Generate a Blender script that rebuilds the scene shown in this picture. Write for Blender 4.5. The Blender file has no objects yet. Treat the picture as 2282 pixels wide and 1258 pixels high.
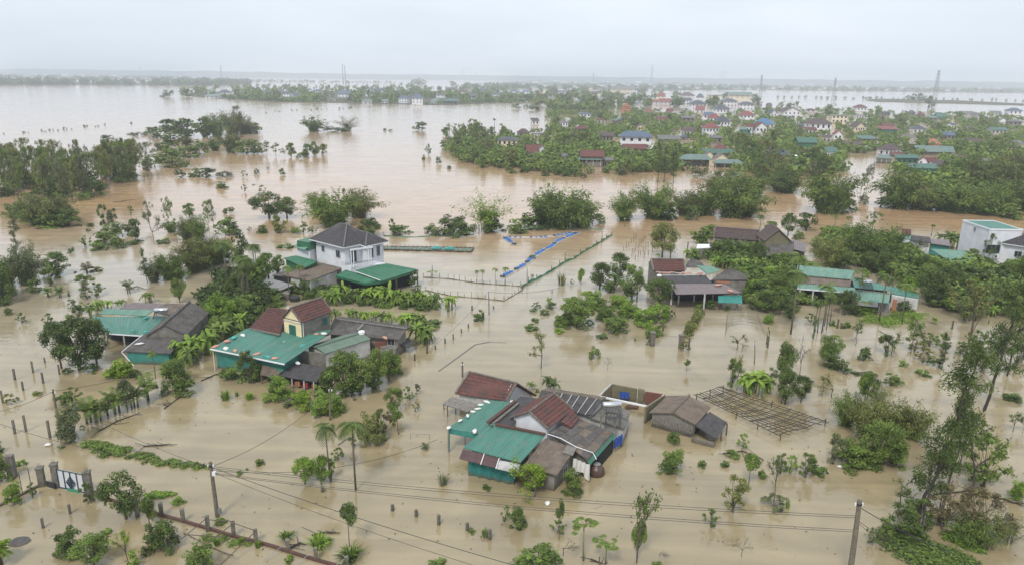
import bpy, math, random
import numpy as np
from mathutils import Vector, noise
R = math.radians
C = bpy.context.scene.collection
sc = bpy.context.scene

# ---------------------------------------------------------------- camera
CAMH, FPX, PITCH, ROLL = 33.0, 1600.0, math.atan(457/1600), 0.0135
F = Vector((0, math.cos(PITCH), -math.sin(PITCH)))
_U = Vector((0, math.sin(PITCH), math.cos(PITCH))); _X = Vector((1, 0, 0))
RT = _X*math.cos(ROLL) + _U*math.sin(ROLL)
UP = _U*math.cos(ROLL) - _X*math.sin(ROLL)
CAM = Vector((0, 0, CAMH))
cd = bpy.data.cameras.new('camera'); cam = bpy.data.objects.new('camera', cd); C.objects.link(cam)
cd.sensor_width = 36; cd.lens = 36*FPX/2282; cd.clip_start = .5; cd.clip_end = 60000
from mathutils import Matrix
cam.matrix_world = Matrix(((RT.x, UP.x, -F.x, 0), (RT.y, UP.y, -F.y, 0), (RT.z, UP.z, -F.z, CAMH), (0, 0, 0, 1)))
sc.camera = cam

# ---------------------------------------------------------------- world, sun, exposure
SUN_EL, SUN_AZ = 52, 200
w = bpy.data.worlds.new('World'); sc.world = w; w.use_nodes = True
nt = w.node_tree; nt.nodes.clear()
def N(t, ty, **k):
    n = t.nodes.new(ty)
    for a, b in k.items():
        if a in n.inputs.keys() if hasattr(n.inputs, 'keys') else False: n.inputs[a].default_value = b
        else: setattr(n, a, b)
    return n
sky = N(nt, 'ShaderNodeTexSky', sky_type='NISHITA', sun_disc=False)
sky.sun_elevation = R(SUN_EL); sky.sun_rotation = R(SUN_AZ); sky.dust_density = 4; sky.air_density = 1.2; sky.altitude = 30
hs = N(nt, 'ShaderNodeHueSaturation'); hs.inputs['Saturation'].default_value = .35
nt.links.new(sky.outputs[0], hs.inputs['Color'])
tc = N(nt, 'ShaderNodeTexCoord'); mp = N(nt, 'ShaderNodeMapping'); mp.inputs['Scale'].default_value = (1, 1, 3.5)
nt.links.new(tc.outputs['Generated'], mp.inputs[0])
nz = N(nt, 'ShaderNodeTexNoise'); nz.inputs['Scale'].default_value = 1.6; nz.inputs['Detail'].default_value = 4; nz.inputs['Roughness'].default_value = .5
nt.links.new(mp.outputs[0], nz.inputs['Vector'])
cr = N(nt, 'ShaderNodeValToRGB')
cr.color_ramp.elements[0].position = .38; cr.color_ramp.elements[0].color = (.61, .70, .81, 1)
cr.color_ramp.elements[1].position = .62; cr.color_ramp.elements[1].color = (.80, .875, .965, 1)
nt.links.new(nz.outputs[0], cr.inputs[0])
ml = N(nt, 'ShaderNodeMixRGB', blend_type='MULTIPLY'); ml.inputs[0].default_value = 1; ml.inputs[2].default_value = (11.0, 11.0, 11.0, 1)
nt.links.new(cr.outputs[0], ml.inputs[1])
mx = N(nt, 'ShaderNodeMixRGB'); mx.inputs[0].default_value = .85
nt.links.new(hs.outputs[0], mx.inputs[1]); nt.links.new(ml.outputs[0], mx.inputs[2])
bg = N(nt, 'ShaderNodeBackground'); bg.inputs['Strength'].default_value = .073
nt.links.new(mx.outputs[0], bg.inputs[0]); ow = N(nt, 'ShaderNodeOutputWorld'); nt.links.new(bg.outputs[0], ow.inputs[0])
sl = bpy.data.lights.new('sun', 'SUN'); sl.energy = 1.5; sl.angle = R(12); sl.color = (1, .96, .9)
so = bpy.data.objects.new('sun', sl); C.objects.link(so)
so.rotation_euler = (R(90-SUN_EL), 0, R(180-SUN_AZ))
sc.view_settings.view_transform = 'Standard'; sc.view_settings.look = 'None'; sc.view_settings.gamma = 1
sc.view_settings.exposure = 0.64
sc.cycles.volume_bounces = 2; sc.cycles.max_bounces = 8; sc.cycles.diffuse_bounces = 3; sc.cycles.glossy_bounces = 2; sc.cycles.transmission_bounces = 2

# ---------------------------------------------------------------- pixel <-> world
CR = {'p': (0, 0, 1), 'c1': (0, 120, .2861), 'c2': (560, 120, .2861), 'c3': (1120, 120, .2861), 'c4': (1680, 120, .2861),
      'c5': (0, 440, .318), 'c6': (560, 440, .318), 'c7': (1120, 440, .318), 'c8': (1680, 440, .318),
      'd1': (0, 800, .3641), 'd2': (560, 800, .3641), 'd3': (1120, 800, .3641), 'd4': (1680, 800, .364),
      'e5': (460, 480, .3338), 'e6': (970, 800, .2543), 'e7': (1400, 480, .3067),
      'f1': (1700, 640, .255), 'f2': (180, 420, .2067), 'g3': (90, 1000, .1272), 'f4': (1900, 700, .4437)}
def px(cr_, x, y):
    a, b, s = CR[cr_]; return a+x*s, b+y*s
def ray(x, y): return F + RT*((x-1141)/FPX) + UP*((629-y)/FPX)
def W(x, y, z=0.0):
    d = ray(x, y); t = (z-CAMH)/d.z; return CAM + d*t
def pt(c, x, y, z=0.0): return W(*px(c, x, y), z)
def ztop(P, y):                      # height at which the vertical through P meets image row y
    v = Vector((P.x, P.y, 0)) - CAM; k = (629-y)/FPX
    return (k*v.dot(F) - v.dot(UP)) / (UP.z - k*F.z)
def dep(P): return (P-CAM).dot(F)
def mpp(P): return dep(P)/FPX
def proj(P):
    v = P-CAM; d = v.dot(F); return 1141+FPX*v.dot(RT)/d, 629-FPX*v.dot(UP)/d

# ---------------------------------------------------------------- materials
MATS = {}
TIDE = ('white_plaster', 'stained_white_plaster', 'cream_plaster', 'raw_render', 'old_concrete', 'khaki_render', 'red_brick', 'weathered_wood', 'grey_boards', 'pole_concrete', 'teal_sheet_wall', 'teal_net', 'green_metal')
def mat(name, c1, c2=None, scale=2.0, rough=.8, bump=0.0, streak=False, corr=None, spec=.5, metal=0, detail=5, contrast=.25, moss=None, bscale=None):
    if name in MATS: return MATS[name]
    m = bpy.data.materials.new(name); m.use_nodes = True; t = m.node_tree
    b = t.nodes['Principled BSDF']; b.inputs['Roughness'].default_value = rough; b.inputs['Metallic'].default_value = metal
    b.inputs['Specular IOR Level'].default_value = spec
    L = t.links.new; c2 = c2 or tuple(v*.6 for v in c1)
    tc = N(t, 'ShaderNodeTexCoord'); mp = N(t, 'ShaderNodeMapping')
    if streak: L(tc.outputs['UV'], mp.inputs[0]); mp.inputs['Scale'].default_value = (1.6, .22, 1)
    else: L(tc.outputs['Object'], mp.inputs[0])
    n1 = N(t, 'ShaderNodeTexNoise'); n1.inputs['Scale'].default_value = scale; n1.inputs['Detail'].default_value = detail; n1.inputs['Roughness'].default_value = .65
    L(mp.outputs[0], n1.inputs['Vector'])
    r = N(t, 'ShaderNodeValToRGB'); r.color_ramp.elements[0].position = .5-contrast; r.color_ramp.elements[1].position = .5+contrast*.8
    r.color_ramp.elements[0].color = (*c2, 1); r.color_ramp.elements[1].color = (*c1, 1)
    L(n1.outputs[0], r.inputs[0]); col = r.outputs[0]
    if moss:
        n3 = N(t, 'ShaderNodeTexNoise'); n3.inputs['Scale'].default_value = .9; n3.inputs['Detail'].default_value = 8; n3.inputs['Roughness'].default_value = .7
        L(tc.outputs['Object'], n3.inputs['Vector'])
        r3 = N(t, 'ShaderNodeValToRGB'); r3.color_ramp.elements[0].position = .5; r3.color_ramp.elements[1].position = .68
        r3.color_ramp.elements[0].color = (0, 0, 0, 1); r3.color_ramp.elements[1].color = (.85, .85, .85, 1)
        L(n3.outputs[0], r3.inputs[0]); mm = N(t, 'ShaderNodeMixRGB'); L(r3.outputs[0], mm.inputs[0]); L(col, mm.inputs[1]); mm.inputs[2].default_value = (*moss, 1); col = mm.outputs[0]
    if name in TIDE:
        sz = N(t, 'ShaderNodeSeparateXYZ'); L(tc.outputs['Object'], sz.inputs[0]); nn = N(t, 'ShaderNodeTexNoise'); nn.inputs['Scale'].default_value = 1.3; nn.inputs['Detail'].default_value = 5; L(tc.outputs['Object'], nn.inputs['Vector'])
        ma = N(t, 'ShaderNodeMath', operation='MULTIPLY_ADD'); L(nn.outputs[0], ma.inputs[0]); ma.inputs[1].default_value = -.9; L(sz.outputs[2], ma.inputs[2])
        rr_ = N(t, 'ShaderNodeMapRange'); L(ma.outputs[0], rr_.inputs[0]); rr_.inputs[1].default_value = -.35; rr_.inputs[2].default_value = .05; rr_.inputs[3].default_value = .8; rr_.inputs[4].default_value = 0
        m2 = N(t, 'ShaderNodeMixRGB'); L(rr_.outputs[0], m2.inputs[0]); L(col, m2.inputs[1]); m2.inputs[2].default_value = (.10, .078, .05, 1); col = m2.outputs[0]
    L(col, b.inputs['Base Color'])
    h = None
    if corr:
        sx = N(t, 'ShaderNodeSeparateXYZ'); L(tc.outputs['UV'], sx.inputs[0])
        a = N(t, 'ShaderNodeMath', operation='MULTIPLY'); L(sx.outputs[corr[1]], a.inputs[0]); a.inputs[1].default_value = 2*math.pi/corr[0]
        s = N(t, 'ShaderNodeMath', operation='SINE'); L(a.outputs[0], s.inputs[0]); h = s.outputs[0]
        bp = N(t, 'ShaderNodeBump'); bp.inputs['Strength'].default_value = .8; bp.inputs['Distance'].default_value = corr[0]*.12
        L(h, bp.inputs['Height']); L(bp.outputs[0], b.inputs['Normal'])
    elif bump:
        n2 = N(t, 'ShaderNodeTexNoise'); n2.inputs['Scale'].default_value = bscale or scale*6; n2.inputs['Detail'].default_value = 4; L(tc.outputs['Object'], n2.inputs['Vector'])
        bp = N(t, 'ShaderNodeBump'); bp.inputs['Strength'].default_value = min(1, bump*10); bp.inputs['Distance'].default_value = bump
        L(n2.outputs[0], bp.inputs['Height']); L(bp.outputs[0], b.inputs['Normal'])
    MATS[name] = m; return m

def leafmat(name, dark, light):
    m = bpy.data.materials.new(name); m.use_nodes = True; t = m.node_tree; L = t.links.new
    b = t.nodes['Principled BSDF']; b.inputs['Roughness'].default_value = .6; b.inputs['Specular IOR Level'].default_value = .2
    a = N(t, 'ShaderNodeAttribute', attribute_name='tint')
    oi = N(t, 'ShaderNodeObjectInfo')
    ad = N(t, 'ShaderNodeMath', operation='MULTIPLY_ADD'); L(oi.outputs['Random'], ad.inputs[0]); ad.inputs[1].default_value = .3; ad.inputs[2].default_value = -.15
    a2 = N(t, 'ShaderNodeMath', operation='ADD', use_clamp=True); L(a.outputs['Fac'], a2.inputs[0]); L(ad.outputs[0], a2.inputs[1])
    r = N(t, 'ShaderNodeValToRGB'); e = r.color_ramp.elements
    e[0].color = (*dark, 1); e[1].color = (*light, 1)
    e3 = e.new(.97); e3.color = (light[0]*1.25, light[1]*1.12, light[2]*.9, 1); e[1].position = .8 if e[1].position == 1 else e[1].position
    L(a2.outputs[0], r.inputs[0]); L(r.outputs[0], b.inputs['Base Color'])
    tr = N(t, 'ShaderNodeBsdfTranslucent'); L(r.outputs[0], tr.inputs[0])
    ms = N(t, 'ShaderNodeMixShader'); ms.inputs[0].default_value = .2
    L(b.outputs[0], ms.inputs[1]); L(tr.outputs[0], ms.inputs[2]); L(ms.outputs[0], t.nodes['Material Output'].inputs[0])
    MATS[name] = m; return m

LEAF = {'dark': leafmat('leaf_dark', (.026, .046, .017), (.130, .200, .058)),
        'mid': leafmat('leaf_mid', (.034, .062, .018), (.180, .275, .070)),
        'bright': leafmat('leaf_bright', (.050, .100, .016), (.235, .38, .070)),
        'olive': leafmat('leaf_olive', (.048, .068, .020), (.235, .275, .100)),
        'grey': leafmat('leaf_grey_green', (.048, .068, .034), (.205, .250, .135)),
        'dry': leafmat('leaf_dry', (.06, .06, .03), (.18, .165, .09)),
        'yellow': leafmat('leaf_yellow_green', (.06, .12, .012), (.25, .38, .045))}
M = {
 'bark': mat('bark', (.16, .13, .10), (.05, .04, .03), 8, .9, .01),
 'barkdark': mat('bark_dark', (.06, .05, .04), (.02, .018, .015), 8, .9, .01),
 'culm': mat('bamboo_culm', (.28, .27, .12), (.14, .16, .06), 4, .6),
 'tile': mat('clay_tile', (.155, .056, .044), (.062, .030, .027), 2.2, .75, .004, moss=(.055, .045, .038)),
 'tilebrown': mat('brown_tile', (.115, .075, .068), (.055, .040, .038), 2, .7, .004),
 'tilegrey': mat('dark_grey_tile', (.085, .075, .078), (.045, .040, .044), 2, .55, .003),
 'ridge': mat('ridge_mortar', (.22, .18, .15), (.06, .045, .04), 3, .9, .01),
 'ridgegrey': mat('ridge_grey', (.16, .15, .15), (.10, .095, .10), 3, .8),
 'teal': mat('teal_metal', (.08, .23, .172), (.045, .145, .11), .9, .42, streak=True, contrast=.2, moss=(.13, .185, .14)),
 'green': mat('green_metal', (.04, .175, .09), (.018, .095, .05), .9, .4, streak=True, contrast=.2, moss=(.07, .15, .09)),
 'palegreen': mat('faded_green_metal', (.16, .30, .22), (.085, .18, .135), .9, .5, streak=True, contrast=.2, moss=(.20, .26, .21)),
 'oldgreen': mat('weathered_green_sheet', (.16, .215, .16), (.10, .145, .11), .8, .6, streak=True),
 'tealwall': mat('teal_sheet_wall', (.05, .26, .22), (.03, .16, .14), 1.2, .5),
 'cement': mat('fibre_cement', (.14, .125, .115), (.06, .052, .048), 1.1, .85, .004, streak=False, moss=(.05, .045, .035)),
 'cementwarm': mat('fibre_cement_warm', (.22, .17, .13), (.09, .066, .05), 1.0, .85, .004, moss=(.09, .08, .06)),
 'cementdark': mat('fibre_cement_dark', (.085, .078, .078), (.035, .032, .032), 1.3, .8, .004),
 'brownsheet': mat('brown_sheet', (.20, .155, .15), (.14, .11, .108), .8, .4, streak=True),
 'maroon': mat('maroon_sheet', (.12, .065, .062), (.065, .035, .035), 1, .5, streak=True),
 'tin': mat('grey_tin', (.34, .33, .32), (.17, .15, .14), .9, .4, streak=True, metal=.3),
 'white': mat('white_plaster', (.76, .77, .80), (.52, .53, .55), .7, .8, contrast=.35, streak=False),
 'whiteold': mat('stained_white_plaster', (.62, .61, .59), (.24, .23, .21), .8, .85, .003, contrast=.3),
 'cream': mat('cream_plaster', (.82, .70, .42), (.66, .54, .31), 1.2, .8),
 'creampale': mat('pale_cream_plaster', (.70, .64, .48), (.55, .49, .36), 1.2, .8),
 'raw': mat('raw_render', (.26, .24, .21), (.095, .085, .07), 1.2, .9, .006),
 'concrete': mat('old_concrete', (.22, .20, .17), (.075, .068, .055), 2.4, .9, .006),
 'khaki': mat('khaki_render', (.20, .18, .11), (.12, .105, .06), 1.2, .9, .004),
 'brick': mat('red_brick', (.20, .075, .055), (.10, .042, .034), 9, .9, .006),
 'dark': mat('interior_shade_dark', (.02, .02, .022), (.01, .01, .012), 2, .9),  # near-black: shade of openings and open fronts put into the colour
 'glass': mat('dark_glass', (.03, .04, .05), (.02, .025, .03), 2, .12),
 'frame': mat('window_frame', (.35, .36, .38), (.3, .3, .32), 2, .5),
 'shutter': mat('green_shutter', (.03, .15, .12), (.02, .1, .08), 3, .5),
 'wood': mat('weathered_wood', (.15, .115, .085), (.06, .045, .035), 6, .9, .004),
 'woodgrey': mat('grey_boards', (.27, .25, .22), (.10, .09, .08), 5, .9, .004),
 'pole': mat('pole_concrete', (.20, .17, .13), (.09, .075, .055), 4, .9, .003),
 'metal': mat('grey_metal', (.30, .31, .32), (.2, .2, .21), 3, .45, metal=.4),
 'steel': mat('bright_steel', (.75, .76, .78), (.6, .6, .62), 3, .22, metal=.9),
 'pylon': mat('pylon_steel', (.20, .21, .23), (.16, .17, .18), 3, .6),
 'whitepaint': mat('white_paint', (.80, .80, .80), (.66, .66, .67), 2, .5),
 'navy': mat('navy_paint', (.02, .05, .09), (.015, .035, .06), 2, .5),
 'blue': mat('blue_plastic', (.03, .16, .45), (.02, .09, .28), 3, .4),
 'bluecloth': mat('blue_cloth', (.03, .09, .38), (.015, .05, .22), 5, .8),
 'net': mat('teal_net', (.02, .19, .17), (.012, .12, .11), 3, .8),
 'greennet': mat('green_net', (.05, .26, .15), (.03, .17, .10), 4, .8),
 'sack': mat('white_sack', (.78, .77, .73), (.60, .58, .53), 8, .8, .01),
 'pinksack': mat('pink_sack', (.60, .33, .24), (.44, .23, .17), 8, .8, .01),
 'tealsack': mat('teal_sack', (.08, .40, .36), (.05, .28, .25), 8, .7, .01),
 'jar': mat('brown_glazed_jar', (.10, .055, .04), (.05, .03, .022), 4, .35),
 'wire': mat('black_wire', (.03, .03, .03), (.02, .02, .02), 2, .6),
 'red': mat('red_cloth', (.5, .05, .06), (.3, .03, .04), 5, .8),
 'orange': mat('orange_paint', (.45, .19, .09), (.3, .12, .06), 2, .7),
 'moss': mat('mud_bank', (.10, .09, .05), (.05, .055, .025), .4, .95, .02),
 'wallred': mat('red_brown_wall_top', (.13, .06, .045), (.055, .035, .03), 4, .9, .01),
 # small far roofs
 'Rred': mat('far_red_tile', (.26, .075, .065), (.17, .05, .045), .7, .6, corr=(.5, 1)),
 'Rclay': mat('far_clay_tile', (.17, .06, .05), (.09, .035, .03), .7, .7, corr=(.5, 1)),
 'Rbrown': mat('far_brown_tile', (.12, .085, .08), (.07, .05, .05), .7, .7, corr=(.5, 1)),
 'Rgrey': mat('far_grey_tile', (.085, .09, .115), (.05, .054, .07), .7, .5, corr=(.5, 1)),
 'Rblue': mat('far_blue_roof', (.08, .19, .34), (.05, .13, .24), .7, .45, corr=(.5, 0)),
 'Rslate': mat('far_slate_blue_roof', (.095, .135, .20), (.065, .09, .14), .7, .5, corr=(.5, 1)),
 'Rgreen': mat('far_green_sheet', (.08, .175, .135), (.05, .115, .09), .7, .45, corr=(.5, 0)),
 'Rdull': mat('far_cement_sheet', (.20, .19, .18), (.11, .10, .095), .7, .8, corr=(.5, 0)),
 'Rorange': mat('far_orange_tile', (.42, .17, .10), (.28, .11, .07), .7, .6, corr=(.5, 1)),
 'Rpale': mat('far_pale_green_sheet', (.18, .245, .22), (.11, .165, .145), .7, .5, corr=(.5, 0)),
}

# ---------------------------------------------------------------- mesh helpers
class MB:
    def __init__(s): s.v = []; s.f = []; s.uv = []
    def add(s, vs, fs, uvs=None):
        o = len(s.v); s.v += [tuple(p) for p in vs]
        for f in fs:
            s.f.append([i+o for i in f])
            s.uv.append([uvs[i] for i in f] if uvs else [(vs[i][0], vs[i][1]) for i in f])
    def box(s, c, dims, yaw=0, axes=None):
        c = Vector(c)
        if axes is None:
            x = Vector((math.cos(yaw), math.sin(yaw), 0)); y = Vector((-x.y, x.x, 0)); z = Vector((0, 0, 1))
        else: x, y, z = axes
        vs = [c + x*(i*dims[0]/2) + y*(j*dims[1]/2) + z*(k*dims[2]/2) for k in (-1, 1) for j in (-1, 1) for i in (-1, 1)]
        s.add(vs, [(0, 2, 3, 1), (4, 5, 7, 6), (0, 1, 5, 4), (2, 6, 7, 3), (0, 4, 6, 2), (1, 3, 7, 5)])
    def bar(s, a, b, w_, h_=None):
        a, b = Vector(a), Vector(b); d = b-a
        if d.length < 1e-5: return
        x = d.normalized(); up = Vector((0, 0, 1)) if abs(x.z) < .95 else Vector((0, 1, 0))
        y = up.cross(x).normalized(); z = x.cross(y)
        s.box((a+b)/2, (d.length, w_, h_ or w_), axes=(x, y, z))
    def tube(s, pts, rad, n=6, cap=True):
        pts = [Vector(p) for p in pts]; k = len(pts)
        if not hasattr(rad, '__len__'): rad = [rad]*k
        vs = []; uvs = []
        for i, p in enumerate(pts):
            d = (pts[min(i+1, k-1)]-pts[max(i-1, 0)]).normalized()
            up = Vector((0, 0, 1)) if abs(d.z) < .9 else Vector((0, 1, 0))
            a = up.cross(d).normalized(); b = d.cross(a)
            for j in range(n):
                t = 2*math.pi*j/n; vs.append(p + (a*math.cos(t)+b*math.sin(t))*rad[i]); uvs.append((j/n, i))
        fs = [(i*n+j, i*n+(j+1) % n, (i+1)*n+(j+1) % n, (i+1)*n+j) for i in range(k-1) for j in range(n)]
        if cap: fs += [tuple(range(n))[::-1], tuple(range((k-1)*n, k*n))]
        s.add(vs, fs, uvs)
    def prism(s, top, zb):                       # solid under a top polygon down to zb
        n = len(top); vs = [Vector(p) for p in top] + [Vector((p[0], p[1], zb)) for p in top]
        s.add(vs, [tuple(range(n))] + [(i, (i+1) % n, n+(i+1) % n, n+i) for i in range(n)])
    def mesh(s, name, o=(0, 0, 0)):
        me = bpy.data.meshes.new(name)
        v = np.array(s.v, dtype=float).reshape(-1, 3) - np.array(o)
        me.from_pydata(v.tolist(), [], s.f)
        u = me.uv_layers.new(name='UV'); flat = [c for f in s.uv for p in f for c in p]
        u.data.foreach_set('uv', flat); me.update(); return me

def thing(name, label, cat, loc=(0, 0, 0), group=None, kind=None):
    o = bpy.data.objects.new(name, None); C.objects.link(o); o.location = Vector(loc); o.empty_display_size = .3
    o['label'] = label; o['category'] = cat
    if group: o['group'] = group
    if kind: o['kind'] = kind
    return o
def orig(o):
    v = Vector((0, 0, 0))
    while o: v = v+o.location; o = o.parent
    return v
def part(par, name, mb, m, smooth=False, label=None):
    me = mb.mesh(name, orig(par)); me.materials.append(M[m] if isinstance(m, str) else m)
    if smooth: me.shade_smooth()
    o = bpy.data.objects.new(name, me); C.objects.link(o); o.parent = par
    if label: o['label'] = label
    return o
def solo(name, mb, m, label=None, cat=None, group=None, kind=None, smooth=False, loc=(0, 0, 0)):
    me = mb.mesh(name, loc); me.materials.append(M[m] if isinstance(m, str) else m)
    if smooth: me.shade_smooth()
    o = bpy.data.objects.new(name, me); C.objects.link(o); o.location = Vector(loc)
    if label: o['label'] = label
    if cat: o['category'] = cat
    if group: o['group'] = group
    if kind: o['kind'] = kind
    return o

# ---------------------------------------------------------------- roof sheets and near house pieces
def sheet_mb(P, kind='corr', thick=.06, per=.22):
    """P = eave left, eave right, top right, top left; u runs along the eave, v up the slope."""
    P = [Vector(p) for p in P]
    wu = ((P[1]-P[0]).length+(P[2]-P[3]).length)/2; hv = ((P[3]-P[0]).length+(P[2]-P[1]).length)/2
    nrm = (P[1]-P[0]).cross(P[3]-P[0]).normalized()
    if nrm.z < 0: nrm = -nrm
    nu = max(2, int(wu/per*4)) if kind != 'flat' else 2
    nu = min(nu, 260)
    mb = MB(); vs = []; uvs = []
    rows = []
    if kind == 'tile':
        k = max(2, int(hv/.36))
        for i in range(k): rows += [(i/k, .055), ((i+.98)/k, 0.0)]
    else:
        k = max(2, int(hv/1.6))
        for i in range(k): rows += [(i/k, .018), ((i+.98)/k, 0.0)]
    rnd = random.Random(int(abs(P[0].x*100+P[0].y*10)))
    jit = [[rnd.uniform(-.012, .012) for _ in range(12)] for _ in rows]
    for ri, (v, off) in enumerate(rows):
        for i in range(nu+1):
            u = i/nu; p = P[0]*(1-u)*(1-v)+P[1]*u*(1-v)+P[2]*u*v+P[3]*(1-u)*v
            amp = {'corr': .028, 'tile': .022, 'ribs': .02, 'flat': 0}[kind]
            ph = u*wu/per
            hgt = amp*(math.cos(2*math.pi*ph) if kind != 'ribs' else (1 if (ph % 1) < .25 else -.3))
            j = jit[(ri//2)*2][int(u*11)] if kind in ('corr', 'tile') else 0
            vs.append(p + nrm*(hgt+off+j)); uvs.append((u*wu, v*hv))
    nr = len(rows)
    fs = [(r*(nu+1)+i, r*(nu+1)+i+1, (r+1)*(nu+1)+i+1, (r+1)*(nu+1)+i) for r in range(nr-1) for i in range(nu)]
    mb.add(vs, fs, uvs)
    b = [p - nrm*thick for p in P]; t = [p + nrm*.0 for p in P]
    mb.add(b+t, [(0, 3, 2, 1)] + [(i, (i+1) % 4, 4+(i+1) % 4, 4+i) for i in range(4)])
    return mb
def sheet(par, name, P, kind, m, thick=.06, per=.22, label=None):
    return part(par, name, sheet_mb(P, kind, thick, per), m, label=label)
def q(c, *pts): return [pt(c, *p) for p in pts]
def walls(par, name, top, m, zb=-1.2, label=None):
    mb = MB(); mb.prism(top, zb); return part(par, name, mb, m, label=label)
def window(par, A, B, t, z, w_, h_, m='glass', out=None, frame='frame', name='window', bars=1):
    """a window on the vertical wall from A to B at fraction t; z = centre height."""
    A, B = Vector(A), Vector(B); x = Vector((B.x-A.x, B.y-A.y, 0)).normalized(); n = Vector((x.y, -x.x, 0))
    if n.dot(Vector((-(A.x+B.x)/2, -(A.y+B.y)/2, 0))) < 0: n = -n
    c = A.lerp(B, t); c.z = z
    fr = MB(); e = .07
    for sx in (-1, 1): fr.box(c + x*(sx*w_/2)+n*.05, (e, .12, h_+e), axes=(x, n, Vector((0, 0, 1))))
    for sz in (-1, 1): fr.box(c + Vector((0, 0, sz*h_/2))+n*.052, (w_-e, .115, e), axes=(x, n, Vector((0, 0, 1))))
    for i in range(bars): fr.box(c + x*(w_*((i+1)/(bars+1)-.5))+n*.051, (e*.6, .11, h_-e), axes=(x, n, Vector((0, 0, 1))))
    o = part(par, name, fr, frame)
    pn = MB(); pn.box(c+n*.04, (w_-e, .05, h_-e), axes=(x, n, Vector((0, 0, 1)))); part(o, 'pane', pn, m)
    return o
def posts(par, lst, r=.07, m='whiteold', name='post'):
    for (c, x, y, yt) in lst:
        b = pt(c, x, y); X, Y = px(c, x, yt); mb = MB(); mb.box((b.x, b.y, ztop(b, Y)/2-.5), (2*r, 2*r, ztop(b, Y)+1.0)); part(par, name, mb, m)
def gable(par, A, B, D, ry, wm, rm, kind='tile', over=.35, per=.26, wallz=-1.2, gm=None, wname='wall', names=('roof', 'roof'), depth=None):
    """A->B along the ridge, A->D across; all at eave height. ry = image row of the apex at the A-D end."""
    A, B, D = map(Vector, (A, B, D)); e = A.z; L = B-A; X = D-A
    X = X - L*(X.dot(L)/L.dot(L)) if over is not None else X      # square it up
    if depth: X = X.normalized()*depth
    D = A+X; Cc = B+X; l = L.normalized(); x = X.normalized()
    mid = (A+D)/2; rz = ztop(mid, ry); up = Vector((0, 0, rz-e))
    r0, r1 = mid+up, (B+Cc)/2+up
    sl = (rz-e)/(X.length/2); o = over
    # walls
    iA, iB, iC, iD = A+x*o+l*o, B+x*o-l*o, Cc-x*o-l*o, D-x*o+l*o
    for p in (iA, iB, iC, iD): p.z = e+sl*o-.08
    mb = MB(); mb.prism([iA, iB, iC, iD], wallz); w_ = part(par, wname, mb, wm)
    for (p, q_) in ((iA, iD), (iB, iC)):
        g = MB(); n = l*(.1 if p is iB else -.1)*-1
        top = (p+q_)/2; top.z = rz-.1
        vs = [p, q_, top, p+n, q_+n, top+n]; g.add(vs, [(0, 1, 2), (3, 5, 4), (0, 3, 4, 1), (1, 4, 5, 2), (2, 5, 3, 0)])
        part(par, 'gable_wall', g, gm or wm)
    dz = Vector((0, 0, -sl*0))
    sheet(par, names[0], [A, B, r1, r0], kind, rm, per=per)
    sheet(par, names[1], [Cc, D, r0, r1], kind, rm, per=per)
    rb = MB(); rb.tube([r0-l*.05+Vector((0, 0, .05)), r1+l*.05+Vector((0, 0, .05))], .13, 6); part(par, 'ridge_cap', rb, 'ridge' if kind == 'tile' else rm)
    if kind == 'tile':
        vg = MB()
        for (a, b) in ((A, r0), (D, r0), (B, r1), (Cc, r1)): vg = MB(); vg.bar(a+Vector((0, 0, .06)), b+Vector((0, 0, .06)), .2, .1); part(par, 'verge', vg, 'ridge')
    return dict(A=iA, B=iB, C=iC, D=iD, e=e, r0=r0, r1=r1, rz=rz)
def hip(par, A, B, D, rz, rm, kind='tile', name='roof', ridge=None, wm=None, over=.6, wallz=-1.2, per=.3):
    A, B, D = map(Vector, (A, B, D)); L = B-A; X = D-A; X = X-L*(X.dot(L)/L.dot(L)); D = A+X; Cc = B+X
    l, x = L.normalized(), X.normalized(); e = A.z
    if L.length > X.length: h = X.length/2; a = A+X/2+l*h; b = B+X/2-l*h
    else: h = L.length/2; a = A+L/2+x*h; b = D+L/2-x*h
    a.z = b.z = rz; rf = None
    if L.length > X.length: faces = [[A, B, b, a], [Cc, D, a, b], [B, Cc, b, b], [D, A, a, a]]; hips = [(A, a), (B, b), (Cc, b), (D, a), (a, b)]
    else: faces = [[A, B, a, a], [Cc, D, b, b], [B, Cc, b, a], [D, A, a, b]]; hips = [(A, a), (B, a), (Cc, b), (D, b), (a, b)]
    big = MB()
    for f in faces:
        s = sheet_mb(f, kind, .05, per); off = len(big.v); big.v += s.v; big.f += [[i+off for i in g] for g in s.f]; big.uv += s.uv
    r = part(par, name, big, rm)
    hb = MB()
    for (p, q_) in hips: hb.bar(p+Vector((0, 0, .05)), q_+Vector((0, 0, .05)), .22, .12)
    part(r, 'ridge_cap', hb, 'ridgegrey' if ridge is None else ridge)
    fs = MB()
    for (p, q_) in ((A, B), (B, Cc), (Cc, D), (D, A)): fs.bar(p-Vector((0, 0, .12)), q_-Vector((0, 0, .12)), .12, .14)
    part(par, 'eave_board', fs, 'whitepaint')
    iA, iB, iC, iD = A+(l+x)*over, B+(x-l)*over, Cc-(l+x)*over, D+(l-x)*over
    for p in (iA, iB, iC, iD): p.z = e-.02
    if wm: mb = MB(); mb.prism([iA, iB, iC, iD], wallz); part(par, 'wall', mb, wm)
    return dict(A=iA, B=iB, C=iC, D=iD)
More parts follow.
